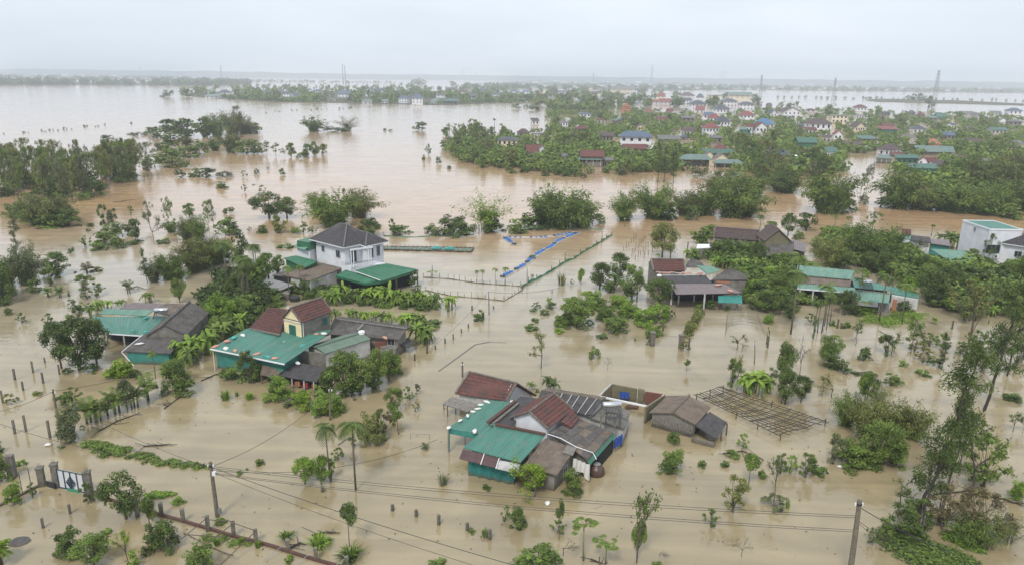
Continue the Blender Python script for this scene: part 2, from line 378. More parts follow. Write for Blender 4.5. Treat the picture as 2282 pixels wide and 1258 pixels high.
# ---------------------------------------------------------------- water
def build_water():
    m = bpy.data.materials.new('flood_water'); m.use_nodes = True; t = m.node_tree; L = t.links.new
    b = t.nodes['Principled BSDF']; b.inputs['IOR'].default_value = 1.68; b.inputs['Specular IOR Level'].default_value = .5
    tc = N(t, 'ShaderNodeTexCoord'); sx = N(t, 'ShaderNodeSeparateXYZ'); L(tc.outputs['Object'], sx.inputs[0])
    mp = N(t, 'ShaderNodeMapping'); mp.inputs['Scale'].default_value = (.006, .004, 1); L(tc.outputs['Object'], mp.inputs[0])
    n = N(t, 'ShaderNodeTexNoise'); n.inputs['Scale'].default_value = 2.2; n.inputs['Detail'].default_value = 6; n.inputs['Distortion'].default_value = .8; L(mp.outputs[0], n.inputs['Vector'])
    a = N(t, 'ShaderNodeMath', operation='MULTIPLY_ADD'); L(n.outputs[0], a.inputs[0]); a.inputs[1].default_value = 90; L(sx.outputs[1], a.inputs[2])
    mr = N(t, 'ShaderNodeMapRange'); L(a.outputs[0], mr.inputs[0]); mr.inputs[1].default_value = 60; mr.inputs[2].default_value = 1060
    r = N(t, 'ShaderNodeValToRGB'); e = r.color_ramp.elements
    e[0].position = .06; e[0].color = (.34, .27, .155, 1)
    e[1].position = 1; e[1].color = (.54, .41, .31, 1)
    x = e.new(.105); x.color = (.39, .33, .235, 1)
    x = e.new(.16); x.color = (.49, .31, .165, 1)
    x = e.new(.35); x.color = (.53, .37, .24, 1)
    L(mr.outputs[0], r.inputs[0])
    n2 = N(t, 'ShaderNodeTexNoise'); n2.inputs['Scale'].default_value = .12; n2.inputs['Detail'].default_value = 7; n2.inputs['Distortion'].default_value = 1.5; L(tc.outputs['Object'], n2.inputs['Vector'])
    r2 = N(t, 'ShaderNodeMapRange'); L(n2.outputs[0], r2.inputs[0]); r2.inputs[1].default_value = .3; r2.inputs[2].default_value = .7; r2.inputs[3].default_value = .86; r2.inputs[4].default_value = 1.1
    mm = N(t, 'ShaderNodeMixRGB', blend_type='MULTIPLY'); mm.inputs[0].default_value = 1; L(r.outputs[0], mm.inputs[1]); L(r2.outputs[0], mm.inputs[2])
    mp5 = N(t, 'ShaderNodeMapping'); mp5.inputs['Scale'].default_value = (.02, .22, 1); mp5.inputs['Rotation'].default_value = (0, 0, -.25); L(tc.outputs['Object'], mp5.inputs[0])
    n5 = N(t, 'ShaderNodeTexNoise'); n5.inputs['Scale'].default_value = 1.0; n5.inputs['Detail'].default_value = 6; n5.inputs['Distortion'].default_value = 2.2; L(mp5.outputs[0], n5.inputs['Vector'])
    r5 = N(t, 'ShaderNodeMapRange'); L(n5.outputs[0], r5.inputs[0]); r5.inputs[1].default_value = .35; r5.inputs[2].default_value = .7; r5.inputs[3].default_value = .86; r5.inputs[4].default_value = 1.08
    m5 = N(t, 'ShaderNodeMixRGB', blend_type='MULTIPLY'); m5.inputs[0].default_value = 1; L(mm.outputs[0], m5.inputs[1]); L(r5.outputs[0], m5.inputs[2]); L(m5.outputs[0], b.inputs['Base Color'])
    n3 = N(t, 'ShaderNodeTexNoise'); n3.inputs['Scale'].default_value = .05; n3.inputs['Detail'].default_value = 3; L(tc.outputs['Object'], n3.inputs['Vector'])
    r3 = N(t, 'ShaderNodeMapRange'); L(n3.outputs[0], r3.inputs[0]); r3.inputs[1].default_value = .35; r3.inputs[2].default_value = .65; r3.inputs[3].default_value = .04; r3.inputs[4].default_value = .14
    L(r3.outputs[0], b.inputs['Roughness'])
    mp4 = N(t, 'ShaderNodeMapping'); mp4.inputs['Scale'].default_value = (.9, 1.6, 1); mp4.inputs['Rotation'].default_value = (0, 0, .4); L(tc.outputs['Object'], mp4.inputs[0])
    n4 = N(t, 'ShaderNodeTexNoise'); n4.inputs['Scale'].default_value = 1.6; n4.inputs['Detail'].default_value = 5; L(mp4.outputs[0], n4.inputs['Vector'])
    bp = N(t, 'ShaderNodeBump'); bp.inputs['Strength'].default_value = .6; bp.inputs['Distance'].default_value = .03
    n6 = N(t, 'ShaderNodeTexNoise'); n6.inputs['Scale'].default_value = .35; n6.inputs['Detail'].default_value = 2; L(mp4.outputs[0], n6.inputs['Vector']); a6 = N(t, 'ShaderNodeMath', operation='MULTIPLY_ADD'); L(n6.outputs[0], a6.inputs[0]); a6.inputs[1].default_value = 3; L(n4.outputs[0], a6.inputs[2]); L(a6.outputs[0], bp.inputs['Height']); L(bp.outputs[0], b.inputs['Normal'])
    MATS['water'] = m; M['water'] = m
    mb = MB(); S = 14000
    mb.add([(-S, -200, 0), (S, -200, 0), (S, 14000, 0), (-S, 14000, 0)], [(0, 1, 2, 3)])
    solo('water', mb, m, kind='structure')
    hz = bpy.data.materials.new('haze_air'); hz.use_nodes = True; t = hz.node_tree; t.nodes.clear()
    pv = N(t, 'ShaderNodeVolumePrincipled'); pv.inputs['Color'].default_value = (.84, .915, .99, 1); pv.inputs['Density'].default_value = HAZE; pv.inputs['Anisotropy'].default_value = 0
    om = N(t, 'ShaderNodeOutputMaterial'); t.links.new(pv.outputs[0], om.inputs['Volume'])
    hb = MB(); hb.box((0, 6900, 58), (28400, 14400, 124)); o = solo('haze', hb, hz, kind='stuff')
HAZE = .00025
build_water()

# ---------------------------------------------------------------- foliage meshes
def fol_mesh(name, V, Fi, tint, m):
    """V (n,k,3) polygons of k corners."""
    n, k = V.shape[:2]; me = bpy.data.meshes.new(name)
    me.vertices.add(n*k); me.vertices.foreach_set('co', V.reshape(-1).astype(np.float32))
    me.loops.add(n*k); me.loops.foreach_set('vertex_index', np.arange(n*k, dtype=np.int32))
    me.polygons.add(n); me.polygons.foreach_set('loop_start', np.arange(0, n*k, k, dtype=np.int32))
    me.polygons.foreach_set('loop_total', np.full(n, k, dtype=np.int32))
    a = me.attributes.new('tint', 'FLOAT', 'FACE'); a.data.foreach_set('value', tint.astype(np.float32))
    me.materials.append(m); me.update(calc_edges=True); return me
def unit(v): return v/np.maximum(1e-9, np.linalg.norm(v, axis=-1, keepdims=True))
def leafpoly(c, nrm, size, aspect, rng, along=None):
    """rhombic leaves at c with normals nrm (or with long axis along)."""
    n = len(c); nrm = unit(nrm); rv = rng.normal(size=(n, 3))
    if along is None: tn = unit(np.cross(nrm, rv))
    else: tn = unit(along); 
    bn = unit(np.cross(tn, nrm if along is None else rv)); s = np.asarray(size).reshape(-1, 1)*np.ones((n, 1))
    wv = s*aspect
    return np.stack([c-tn*s*.5, c+bn*wv*.5+tn*s*.05, c+tn*s*.5, c-bn*wv*.5+tn*s*.05], axis=1)
def lobes_crown(rng, lobes, n, size, aspect=.55, up=.5, shell=.72, tint_z=.0):
    lobes = np.array(lobes); c = lobes[:, :3]; r = lobes[:, 3]; wts = r**2/np.sum(r**2)
    k = rng.choice(len(lobes), n, p=wts)
    d = unit(rng.normal(size=(n, 3)) + np.array([0, 0, .35])); rr = r[k]*(shell+(1-shell)*rng.random(n)*1.25)
    p = c[k] + d*rr[:, None]*np.array([1, 1, .85])
    # drop leaves buried deep inside the other lobes
    nr = d*.7 + rng.normal(size=(n, 3))*.45 + np.array([0, 0, up])
    lt = rng.random(len(lobes))*.55-.05
    tint = np.clip(.02 + lt[k] + rng.random(n)*.55, 0, 1)
    return leafpoly(p, nr, size*(.6+.8*rng.random(n)), aspect, rng), tint
def envelope(rng, n, rx, z0, z1, rr, flat=1.0, cone=0.0):
    out = []
    for i in range(n):
        a = rng.random()*6.283; t = rng.random(); rad = rx*math.sqrt(rng.random())
        zc = z0+(z1-z0)*t; prof = math.sqrt(max(.05, 1-abs(2*t-1)**2.2)) if not cone else (1-cone*t)
        r = rr[0]+(rr[1]-rr[0])*rng.random()
        out.append((rad*prof*math.cos(a), rad*prof*math.sin(a), min(zc, 1-r*.9), r))
    return out
def limbs(mb, lobes, base=(0, 0), zt=.3, r0=.03, n=5, rng=None, count=10):
    top = Vector((base[0], base[1], zt)); mb.tube([(base[0], base[1], -.12), (base[0]+.01, base[1], zt*.5), top], [r0*1.25, r0, r0*.75], n)
    for l in lobes[:count]:
        e = Vector(l[:3]); m_ = (top+e)/2+Vector((rng.normal()*.03, rng.normal()*.03, -.02))
        mb.tube([top, m_, e], [r0*.55, r0*.35, r0*.12], 4, cap=False)
TPL = {}
def reg(kind, crown, trunk, cat, cname='crown', tname='trunk', tmat='bark', uniform=False, pivot=None):
    TPL.setdefault(kind, []).append(dict(crown=crown, trunk=trunk, cat=cat, cname=cname, tname=tname, tmat=tmat, uniform=uniform))
def tm(mb, name, m):
    if not mb.v: return None
    me = mb.mesh(name); me.materials.append(M[m]); me.shade_smooth(); return me
def make_lobed(kind, seeds, nl, rx, z0, z1, rr, nleaf, lsize, aspect=.55, zt=.3, r0=.03, cat='tree', count=10, tmat='bark', multi=1, cone=0, shell=.72, up=.5):
    for s in seeds:
        rng = np.random.default_rng(s); lb = envelope(rng, nl, rx, z0, z1, rr, cone=cone)
        V, t = lobes_crown(rng, lb, nleaf, lsize, aspect, up=up, shell=shell); mb = MB()
        for q_ in range(multi): limbs(mb, lb[q_::multi], (rng.normal()*.05*(multi > 1), rng.normal()*.05*(multi > 1)), zt, r0, 5, rng, count)
        reg(kind, fol_mesh(kind+'_crown', V, None, t, LEAF['mid']), tm(mb, kind+'_trunk', tmat), cat, tmat=tmat)
make_lobed('broad', (1, 2, 3, 4, 5), 40, .40, .2, .93, (.08, .16), 4600, .046, zt=.22, shell=.5)
make_lobed('broadsm', (11, 12, 13, 14), 24, .42, .12, .92, (.10, .18), 1300, .095, zt=.2, count=5, shell=.5)
make_lobed('broadfar', (21, 22, 23, 24, 25), 14, .42, .12, .92, (.12, .22), 300, .17, zt=.2, count=2, shell=.5)
make_lobed('bush', (31, 32, 33, 34), 34, .44, -.02, .85, (.07, .17), 3400, .058, zt=.12, r0=.02, cat='shrub', multi=3, cone=.5, shell=.5)
make_lobed('bushsm', (41, 42, 43, 44), 18, .44, -.02, .85, (.1, .2), 560, .12, zt=.1, r0=.02, cat='shrub', count=3, cone=.45)
make_lobed('loose', (51, 52, 53), 22, .46, .05, .94, (.06, .12), 1900, .065, aspect=.42, zt=.12, r0=.018, cat='bush', multi=4, shell=.3)
make_lobed('mango', (61, 62), 20, .36, .25, .86, (.13, .2), 3800, .075, aspect=.28, zt=.2, r0=.03, up=.3)
make_lobed('low', (71, 72, 73, 74), 24, .46, -.1, .6, (.06, .17), 1000, .10, zt=.05, r0=.01, cat='water plant', count=0)
make_lobed('lolly', (81, 82), 14, .33, .58, .9, (.1, .16), 2000, .05, zt=.6, r0=.015)
make_lobed('slim', (91, 92, 93, 94, 99), 26, .36, .34, .97, (.05, .11), 1300, .05, aspect=.4, zt=.9, r0=.012, tmat='bark', shell=.35, count=8)
make_lobed('slimfar', (95, 96, 97, 98), 16, .38, .3, .95, (.07, .13), 340, .10, aspect=.5, zt=.85, r0=.014, shell=.4, count=3)
make_lobed('sparse', (101, 102), 20, .4, .35, .95, (.05, .09), 900, .045, aspect=.45, zt=.3, r0=.014, shell=.2, count=20)
make_lobed('citrus', (111, 112, 113, 114), 34, .42, .08, .82, (.09, .17), 3400, .07, aspect=.42, zt=.1, r0=.02, cat='tree', cone=.2)

def bamboo(kind, seeds, ncul, nleaf, lsize, spread=.42, dens=1.0, lo=.3):
    for s in seeds:
        rng = np.random.default_rng(s); mb = MB(); P = []; A = []; T = []
        for i in range(ncul):
            a = rng.random()*6.283; h = .42+.58*rng.random(); ln = spread*(.15+.85*rng.random()); br = .16*rng.random()
            pts = []
            for k in range(7):
                t = k/6; rad = br+ln*t**2.1; pts.append((rad*math.cos(a), rad*math.sin(a), h*(t-.38*t**3*(ln/spread))-.03))
            mb.tube(pts, [.006*(1-.7*k/6) for k in range(7)], 3, cap=False)
            pts = np.array(pts); n = nleaf//ncul; tt = lo+(1-lo)*rng.random(n)**.8; ix = tt*5.999; i0 = ix.astype(int); fr = (ix-i0)[:, None]
            p = pts[i0]*(1-fr)+pts[np.minimum(i0+1, 6)]*fr
            off = rng.normal(size=(n, 3))*.045*np.array([1, 1, .9]); p = p+off
            P.append(p); A.append(unit(off*8+np.array([math.cos(a)*.3, math.sin(a)*.3, -.35])+rng.normal(size=(n, 3))*.35)); T.append(np.clip(rng.random()*.5+rng.random(n)*.5-.05, 0, 1))
        P = np.concatenate(P); A = np.concatenate(A); T = np.concatenate(T); keep = P[:, 2] > -.03; P, A, T = P[keep], A[keep], T[keep]
        V = leafpoly(P, A, lsize*(.6+.8*rng.random(len(P))), .3, rng, along=A)
        reg(kind, fol_mesh(kind+'_foliage', V, None, T, LEAF['olive']), tm(mb, kind+'_culms', 'culm'), 'bamboo', cname='foliage', tname='culms', tmat='culm')
bamboo('bamboo', (201, 202, 203, 204), 46, 7000, .056, lo=.05, spread=.5)
bamboo('bamboothin', (211, 212), 34, 1900, .042, spread=.5, lo=.35)
bamboo('bamboofar', (221, 222, 223), 30, 1200, .12, lo=.03, spread=.5)

def casuarina(seeds):
    for s in seeds:
        rng = np.random.default_rng(s); mb = MB(); tk = [Vector((.02*math.sin(5*k/9+s)+.012*rng.normal(), .02*math.cos(4*k/9+s), k/9-.02)) for k in range(10)]
        mb.tube(tk, [.013*(1-.8*k/9) for k in range(10)], 6, cap=False); P = []; A = []; T = []
        for i in range(44):
            z = .24+.74*rng.random(); b = tk[min(9, int(z*9))]; a = rng.random()*6.283; ln = (.05+.15*rng.random())*(1.15-.6*z)
            e = Vector((b.x+ln*math.cos(a), b.y+ln*math.sin(a), z+ln*(.35-.5*rng.random()))); b = Vector((b.x, b.y, z-.02)); md = (b+e)/2+Vector((0, 0, .015))
            mb.tube([b, md, e], [.0035, .0025, .001], 3, cap=False); n = 170; t = (.3+.7*rng.random(n))[:, None]
            p = np.array(b)*(1-t)+np.array(e)*t + rng.normal(size=(n, 3))*np.array([.018, .018, .016])
            P.append(p); d = np.array([math.cos(a), math.sin(a), -.5]); A.append(unit(d*.6+rng.normal(size=(n, 3))*.5+np.array([0, 0, -.2]))); T.append(np.clip(rng.random()*.4+rng.random(n)*.5, 0, 1))
        P = np.concatenate(P); A = np.concatenate(A); T = np.concatenate(T)
        V = leafpoly(P, A, .0175*(.5+rng.random(len(P))), .3, rng, along=A)
        reg('casuarina', fol_mesh('casuarina_crown', V, None, T, LEAF['dark']), tm(mb, 'casuarina_trunk', 'barkdark'), 'tree', tmat='barkdark')
casuarina((301, 302, 303))

def frond(polys, tint, base, az, ln, rise, droop, lw, n=12, rng=None, droopy=.5):
    d = np.array([math.cos(az), math.sin(az), 0]); sd = np.array([-math.sin(az), math.cos(az), 0]); pts = []
    for k in range(n+1):
        t = k/n; pts.append(np.array(base)+d*ln*t*(1-.15*t)+np.array([0, 0, rise*t-droop*t*t]))
    for k in range(1, n+1):
        t = k/n; p = pts[k]; ax = pts[k]-pts[k-1]; ax = ax/np.linalg.norm(ax); l = lw*math.sin(math.pi*(.12+.85*t))
        for s_ in (-1, 1):
            e = p+sd*s_*l+ax*l*.7+np.array([0, 0, -l*droopy]); wv = ax*(ln/n*.52)
            polys.append([p-wv, p+wv, e+wv*.3, e-wv*.3]); tint.append(.2+.6*rng.random())
def palm(kind, seeds, zc, nf, ln, lw, r0, cat='palm', trunks=1, rise=.14, droop=.24, cname='fronds'):
    for s in seeds:
        rng = np.random.default_rng(s); polys, tint = [], []; mb = MB()
        for q_ in range(trunks):
            bx, by = (rng.normal()*.06, rng.normal()*.06) if trunks > 1 else (0, 0); zz = zc*(1 if q_ == 0 else .6+.4*rng.random())
            if zz > .02: mb.tube([(bx, by, -.05), (bx+.01, by, zz*.5), (bx, by, zz)], [r0*1.2, r0, r0*.8], 6)
            for i in range(nf): frond(polys, tint, (bx, by, zz), 6.283*i/nf+rng.normal()*.25, ln*(.8+.35*rng.random()), rise*(.5+1.2*rng.random()), droop*(.7+.6*rng.random()), lw, rng=rng)
        reg(kind, fol_mesh(kind+'_fronds', np.array(polys), None, np.array(tint), LEAF['dark']), tm(mb, kind+'_trunk', 'pole'), cat, cname=cname, uniform=True)
palm('areca', (401, 402, 403), .84, 10, .19, .085, .011)
palm('palmclump', (411, 412, 413), .45, 9, .4, .12, .03, trunks=3, rise=.55, droop=.45)
palm('fanpalm', (421,), .8, 16, .17, .06, .02, rise=.16, droop=.14)
palm('cycad', (431,), .05, 22, .5, .08, .05, cat='cycad', rise=.75, droop=.6)
def banana(seeds):
    for s in seeds:
        rng = np.random.default_rng(s); polys, tint = [], []; mb = MB()
        for q_ in range(4):
            bx, by = rng.normal()*.13, rng.normal()*.13; zz = .32+.2*rng.random()
            mb.tube([(bx, by, -.1), (bx, by, zz)], [.04, .028], 6)
            for i in range(7):
                az = 6.283*i/7+rng.normal()*.3; ln = .36+.16*rng.random(); st = .35+.4*rng.random(); dr = .25+.35*rng.random()
                d = np.array([math.cos(az), math.sin(az), 0]); sd = np.array([-math.sin(az), math.cos(az), 0]); tw = rng.normal()*.25; prev = None; tt = .15+.7*rng.random()
                for k in range(10):
                    t = k/9; p = np.array([bx, by, zz])+d*ln*t*.85+np.array([0, 0, st*t-dr*t*t*1.5]); wv = .065*math.sin(math.pi*min(1, .1+t*.88))**.7
                    lf = p+sd*wv+np.array([0, 0, -wv*(.45+tw)]); rg = p-sd*wv+np.array([0, 0, -wv*(.45-tw)])
                    if prev is not None:
                        g = .12*(p-prev[0]) if rng.random() < .45 else 0*p
                        polys.append([prev[0], p-g, lf-g, prev[1]]); polys.append([prev[0], prev[2], rg-g, p-g]); tint += [np.clip(tt+rng.normal()*.1, 0, .96)]*2
                    prev = (p, lf, rg)
        reg('banana', fol_mesh('banana_leaves', np.array(polys), None, np.array(tint), LEAF['bright']), tm(mb, 'banana_stem', 'culm'), 'banana plant', cname='leaves', tname='stem', tmat='culm', uniform=True)
banana((501, 502, 503, 504))
def papaya(seeds):
    for s in seeds:
        rng = np.random.default_rng(s); mb = MB(); mb.tube([(0, 0, -.05), (.01, 0, .4), (0, 0, .82)], [.022, .017, .012], 6); polys = []; tint = []
        for i in range(22):
            az = rng.random()*6.283; ln = .1+.2*rng.random(); z = .84+.02*rng.normal(); e = Vector((ln*math.cos(az), ln*math.sin(az), z+.1-ln*.55))
            mb.tube([(0, 0, .8), e], [.004, .003], 3, cap=False)
            for k in range(8):
                a2 = az+(k-3.5)*.62; l = .075+.02*rng.random(); d = np.array([math.cos(a2), math.sin(a2), -.35]); sd = np.array([-math.sin(a2), math.cos(a2), 0]); c = np.array(e)
                polys.append([c, c+d*l*.5+sd*l*.28, c+d*l, c+d*l*.5-sd*l*.28]); tint.append(.2+.6*rng.random())
        reg('papaya', fol_mesh('papaya_leaves', np.array(polys), None, np.array(tint), LEAF['mid']), tm(mb, 'papaya_trunk', 'culm'), 'papaya tree', cname='leaves', uniform=True, tmat='culm')
papaya((601, 602))
def branchy(kind, seeds, depth, leafn=0, lsize=.05, cat='tree', tmat='bark', spread=.6, r0=.016):
    for s in seeds:
        rng = np.random.default_rng(s); mb = MB(); tips = []
        def grow(p, d, l, r, k):
            e = p+d*l; m_ = (p+e)/2+Vector(rng.normal(size=3)*l*.06); mb.tube([p, m_, e], [r, r*.85, r*.7], 4 if k < 2 else 3, cap=False); tips.append(e); tips.append(m_) if k > 1 else None
            if k >= depth: return
            for i in range(3 if k else 4):
                nd = (d+Vector(rng.normal(size=3)*spread)+Vector((0, 0, .12))).normalized(); grow(e, nd, l*(.62+.2*rng.random()), r*.62, k+1)
        grow(Vector((0, 0, -.05)), Vector((.02, .02, 1)), .34, r0, 0)
        mz = max(v[2] for v in mb.v); mb.v = [(v[0]/mz, v[1]/mz, v[2]/mz) for v in mb.v]; tips = np.array([(t.x/mz, t.y/mz, t.z/mz) for t in tips])
        cr_ = None
        if leafn:
            k = rng.choice(len(tips), leafn); p = tips[k]+rng.normal(size=(leafn, 3))*.03
            cr_ = fol_mesh(kind+'_crown', leafpoly(p, rng.normal(size=(leafn, 3))+np.array([0, 0, .8]), lsize*(.6+.7*rng.random(leafn)), .5, rng), None, .1+.8*rng.random(leafn), LEAF['mid'])
        reg(kind, cr_, tm(mb, kind+'_trunk', tmat), cat, tname='branches' if not leafn else 'trunk', tmat=tmat)
branchy('bare', (701, 702), 4)
branchy('airy', (711, 712, 713), 3, 650, .055)
branchy('airytall', (721, 722), 3, 420, .06, spread=.38)
def blades(kind, seeds, n, cat='reeds', wide=.03, lean=.45, m='mid'):
    for s in seeds:
        rng = np.random.default_rng(s); polys = []; tint = []
        for i in range(n):
            a = rng.random()*6.283; r_ = .28*math.sqrt(rng.random()); ln = lean*rng.random(); h = .5+.5*rng.random(); b = np.array([r_*math.cos(a), r_*math.sin(a), -.03]); d = np.array([math.cos(a), math.sin(a), 0]); sd = np.array([-math.sin(a), math.cos(a), 0])*wide
            m_ = b+d*ln*.35+np.array([0, 0, h*.62]); e = b+d*ln+np.array([0, 0, h*(1-.5*ln)]); polys += [[b-sd*.6, b+sd*.6, m_+sd, m_-sd], [m_-sd, m_+sd, e+sd*.1, e-sd*.1]]; tt = .1+.8*rng.random(); tint += [tt, tt]
        reg(kind, fol_mesh(kind+'_blades', np.array(polys), None, np.array(tint), LEAF[m]), None, cat, cname='blades', uniform=False)
blades('grass', (801, 802), 90); blades('spiky', (811,), 120, wide=.035, lean=.9, cat='plant'); blades('reed', (821,), 70, wide=.018, lean=.5, cat='reeds')

# ---------------------------------------------------------------- planting
RND = random.Random(7)
AUTO = []          # (object, phrase, image x, image y)
TONE = {'dark': 'dark green', 'mid': 'green', 'bright': 'bright green', 'olive': 'olive green', 'grey': 'grey green', 'dry': 'dry brownish', 'yellow': 'yellow green'}
NM = {'broad': ('leafy_tree', 'round tree'), 'broadsm': ('leafy_tree', 'leafy tree'), 'broadfar': ('leafy_tree', 'leafy tree'), 'bush': ('shrub', 'dense shrub'), 'bushsm': ('shrub', 'small shrub'),
      'loose': ('ragged_bush', 'ragged bush'), 'mango': ('mango_tree', 'long-leaved tree'), 'low': ('floating_weed', 'low leafy plant just above water'), 'lolly': ('round_tree', 'slim-stemmed round-headed tree'),
      'slim': ('slender_tree', 'tall slender tree'), 'slimfar': ('slender_tree', 'slender tree'), 'sparse': ('thin_tree', 'thin spreading tree'), 'citrus': ('citrus_tree', 'rounded fruit bush'), 'bamboo': ('bamboo_clump', 'feathery bamboo clump'),
      'bamboothin': ('bamboo_clump', 'thin-leaved bamboo clump'), 'bamboofar': ('bamboo_clump', 'bamboo clump'), 'casuarina': ('casuarina_tree', 'wispy tall casuarina'), 'areca': ('areca_palm', 'slim areca palm'),
      'palmclump': ('short_palm', 'short bushy palm'), 'fanpalm': ('fan_palm', 'fan palm'), 'cycad': ('cycad', 'cycad rosette'), 'banana': ('banana_plant', 'banana clump'), 'papaya': ('papaya_tree', 'papaya tree'),
      'bare': ('bare_tree', 'leafless branching tree'), 'airy': ('airy_tree', 'open-crowned tree'), 'airytall': ('sapling', 'tall thin sapling'), 'grass': ('grass_tuft', 'grass tuft'), 'spiky': ('spiky_plant', 'spiky rosette plant'), 'reed': ('reed_tuft', 'reed tuft')}
GRP = {'tree': 'trees standing in the flood', 'shrub': 'shrubs standing in the flood', 'bush': 'ragged bushes standing in the flood', 'bamboo': 'bamboo clumps along the water', 'palm': 'palms standing in the flood', 'banana plant': 'banana plants', 'reeds': 'reeds and grass tufts',
       'water plant': 'low plants at the water surface', 'plant': 'spiky plants', 'papaya tree': 'papaya trees', 'cycad': None}
COUNT = {}
def plant(kind, X, Y, h, w_=None, tone='mid', label=None, lean=(0, 0), yaw=None, single=False):
    """X, Y = image point at the waterline; h, w_ in image pixels."""
    k = kind
    if h < 48:
        if kind == 'broad': k = 'broadsm' if h > 27 else 'broadfar'
        if kind == 'broadsm' and h < 27: k = 'broadfar'
        if kind == 'bamboo' and h < 40: k = 'bamboofar'
        if kind == 'bush' and h < 40: k = 'bushsm'
        if kind == 'slim' and h < 40: k = 'slimfar'
    P = W(X, Y); H = ztop(P, Y-h)
    Wd = (w_ or h)*mpp(P)
    if kind == 'bamboo': H *= 1.12; Wd *= 1.15
    if kind in ('bush', 'citrus', 'low', 'loose', 'banana', 'palmclump') and h > 8: H *= 1.12; Wd *= 1.2
    L = TPL[k]; i = COUNT.get(k, RND.randrange(9)); COUNT[k] = i+1; T = L[i % len(L)]
    nm, ph = NM[kind]; tone_txt = TONE[tone]
    if T['uniform'] and w_ is None: Wd = H
    s = Vector((Wd, Wd, H))
    if kind in ('areca', 'fanpalm', 'papaya'): s = Vector((H, H, H))*1.0; s.x = s.y = max(H, 3.0)*1.0
    if kind == 'casuarina': s.x = s.y = H*.75
    yaw = RND.uniform(0, 6.28) if yaw is None else yaw
    small = h < 22
    if small and T['crown'] is not None:            # too small to show parts
        o = bpy.data.objects.new(nm, T['crown']); C.objects.link(o); o['category'] = T['cat']; c_ = o
    else:
        o = bpy.data.objects.new(nm, None); C.objects.link(o); o['category'] = T['cat']; c_ = None
        if T['crown'] is not None: c_ = bpy.data.objects.new(T['cname'], T['crown']); C.objects.link(c_); c_.parent = o
        if T['trunk'] is not None: t_ = bpy.data.objects.new(T['tname'], T['trunk']); C.objects.link(t_); t_.parent = o
    if c_ is not None: c_.material_slots[0].link = 'OBJECT'; c_.material_slots[0].material = LEAF[tone]
    o.location = P; o.scale = s; o.rotation_euler = (lean[0]+RND.gauss(0, .02), lean[1]+RND.gauss(0, .02), 0)
    o.rotation_mode = 'XYZ'
    if lean == (0, 0): o.rotation_euler.z = yaw
    if GRP.get(T['cat']): o['group'] = GRP[T['cat']]
    if label: o['label'] = label
    else:
        if h*w_ if w_ else h*h: pass
        sz = 'tiny ' if h < 20 and kind not in ('low', 'bushsm') and Y > 450 else ''
        AUTO.append((o, (sz+tone_txt+' '+(ph if kind != 'bare' else ph)) if kind != 'bare' else ph, X, Y-h*.4, nm))
    return o
def pc(c, kind, x, y, h, w_=None, tone='mid', label=None, **k):
    X, Y = px(c, x, y); s = CR[c][2]; return plant(kind, X, Y, h*s, None if w_ is None else w_*s, tone, label, **k)
# ================================================================ near houses
SACK = None
def sack(c, x, y, z, m, label, yaw=0, s=.34, group='sacks weighing down the metal roofs'):
    global SACK
    if SACK is None:
        SACK = []
        for sd in (1, 2, 3):
            rng = np.random.default_rng(sd); mb = MB(); n, k = 10, 6; vs = []
            for i in range(k+1):
                th = math.pi*i/k
                for j in range(n):
                    ph = 2*math.pi*j/n; r = 1+.16*rng.normal()*math.sin(th); vs.append((math.sin(th)*math.cos(ph)*r, .62*math.sin(th)*math.sin(ph)*r, .36*math.cos(th)*(1+.1*rng.normal())))
            mb.add(vs, [(i*n+j, i*n+(j+1) % n, (i+1)*n+(j+1) % n, (i+1)*n+j) for i in range(k) for j in range(n)])
            me = mb.mesh('sack'); me.materials.append(M['sack']); me.shade_smooth(); SACK.append(me)
    P = pt(c, x, y, z+.1); o = bpy.data.objects.new('sack', SACK[RND.randrange(3)]); C.objects.link(o); o.location = P
    o.scale = (s*RND.uniform(.9, 1.4), s*RND.uniform(.8, 1.2), s*RND.uniform(.8, 1.3)); o.rotation_euler = (0, 0, RND.uniform(0, 3)); o.material_slots[0].link = 'OBJECT'; o.material_slots[0].material = M[m]
    o['label'] = label; o['category'] = 'sack'
    if group: o['group'] = group
def heater(c, x, y, z, label, s=1.0, yaw=.3):
    P = pt(c, x, y, z); t = thing('solar_water_heater', label, 'water heater', P, 'solar water heaters on roofs')
    ax = Vector((math.cos(yaw), math.sin(yaw), 0)); nx = Vector((-ax.y, ax.x, 0)); up = Vector((0, 0, 1))
    mb = MB(); c0 = P+up*(.95*s); mb.tube([c0-ax*.85*s, c0-ax*.8*s, c0+ax*.8*s, c0+ax*.85*s], [.2*s, .27*s, .27*s, .2*s], 16); part(t, 'tank', mb, 'steel', True)
    mb = MB()
    for i in range(12):
        o = ax*(i-5.5)*.13*s; mb.tube([c0+o-nx*.2*s-up*.1*s, P+o-nx*1.15*s+up*.12*s], .03*s, 5)
    part(t, 'tubes', mb, 'glass')
    mb = MB()
    for i in (-1, 1): mb = MB(); mb.bar(c0+ax*i*.7*s, P+ax*i*.7*s+nx*.15*s, .05); mb.bar(c0+ax*i*.7*s-up*.02*s, P+ax*i*.7*s-nx*1.2*s, .05); part(t, 'stand', mb, 'metal')
    return t

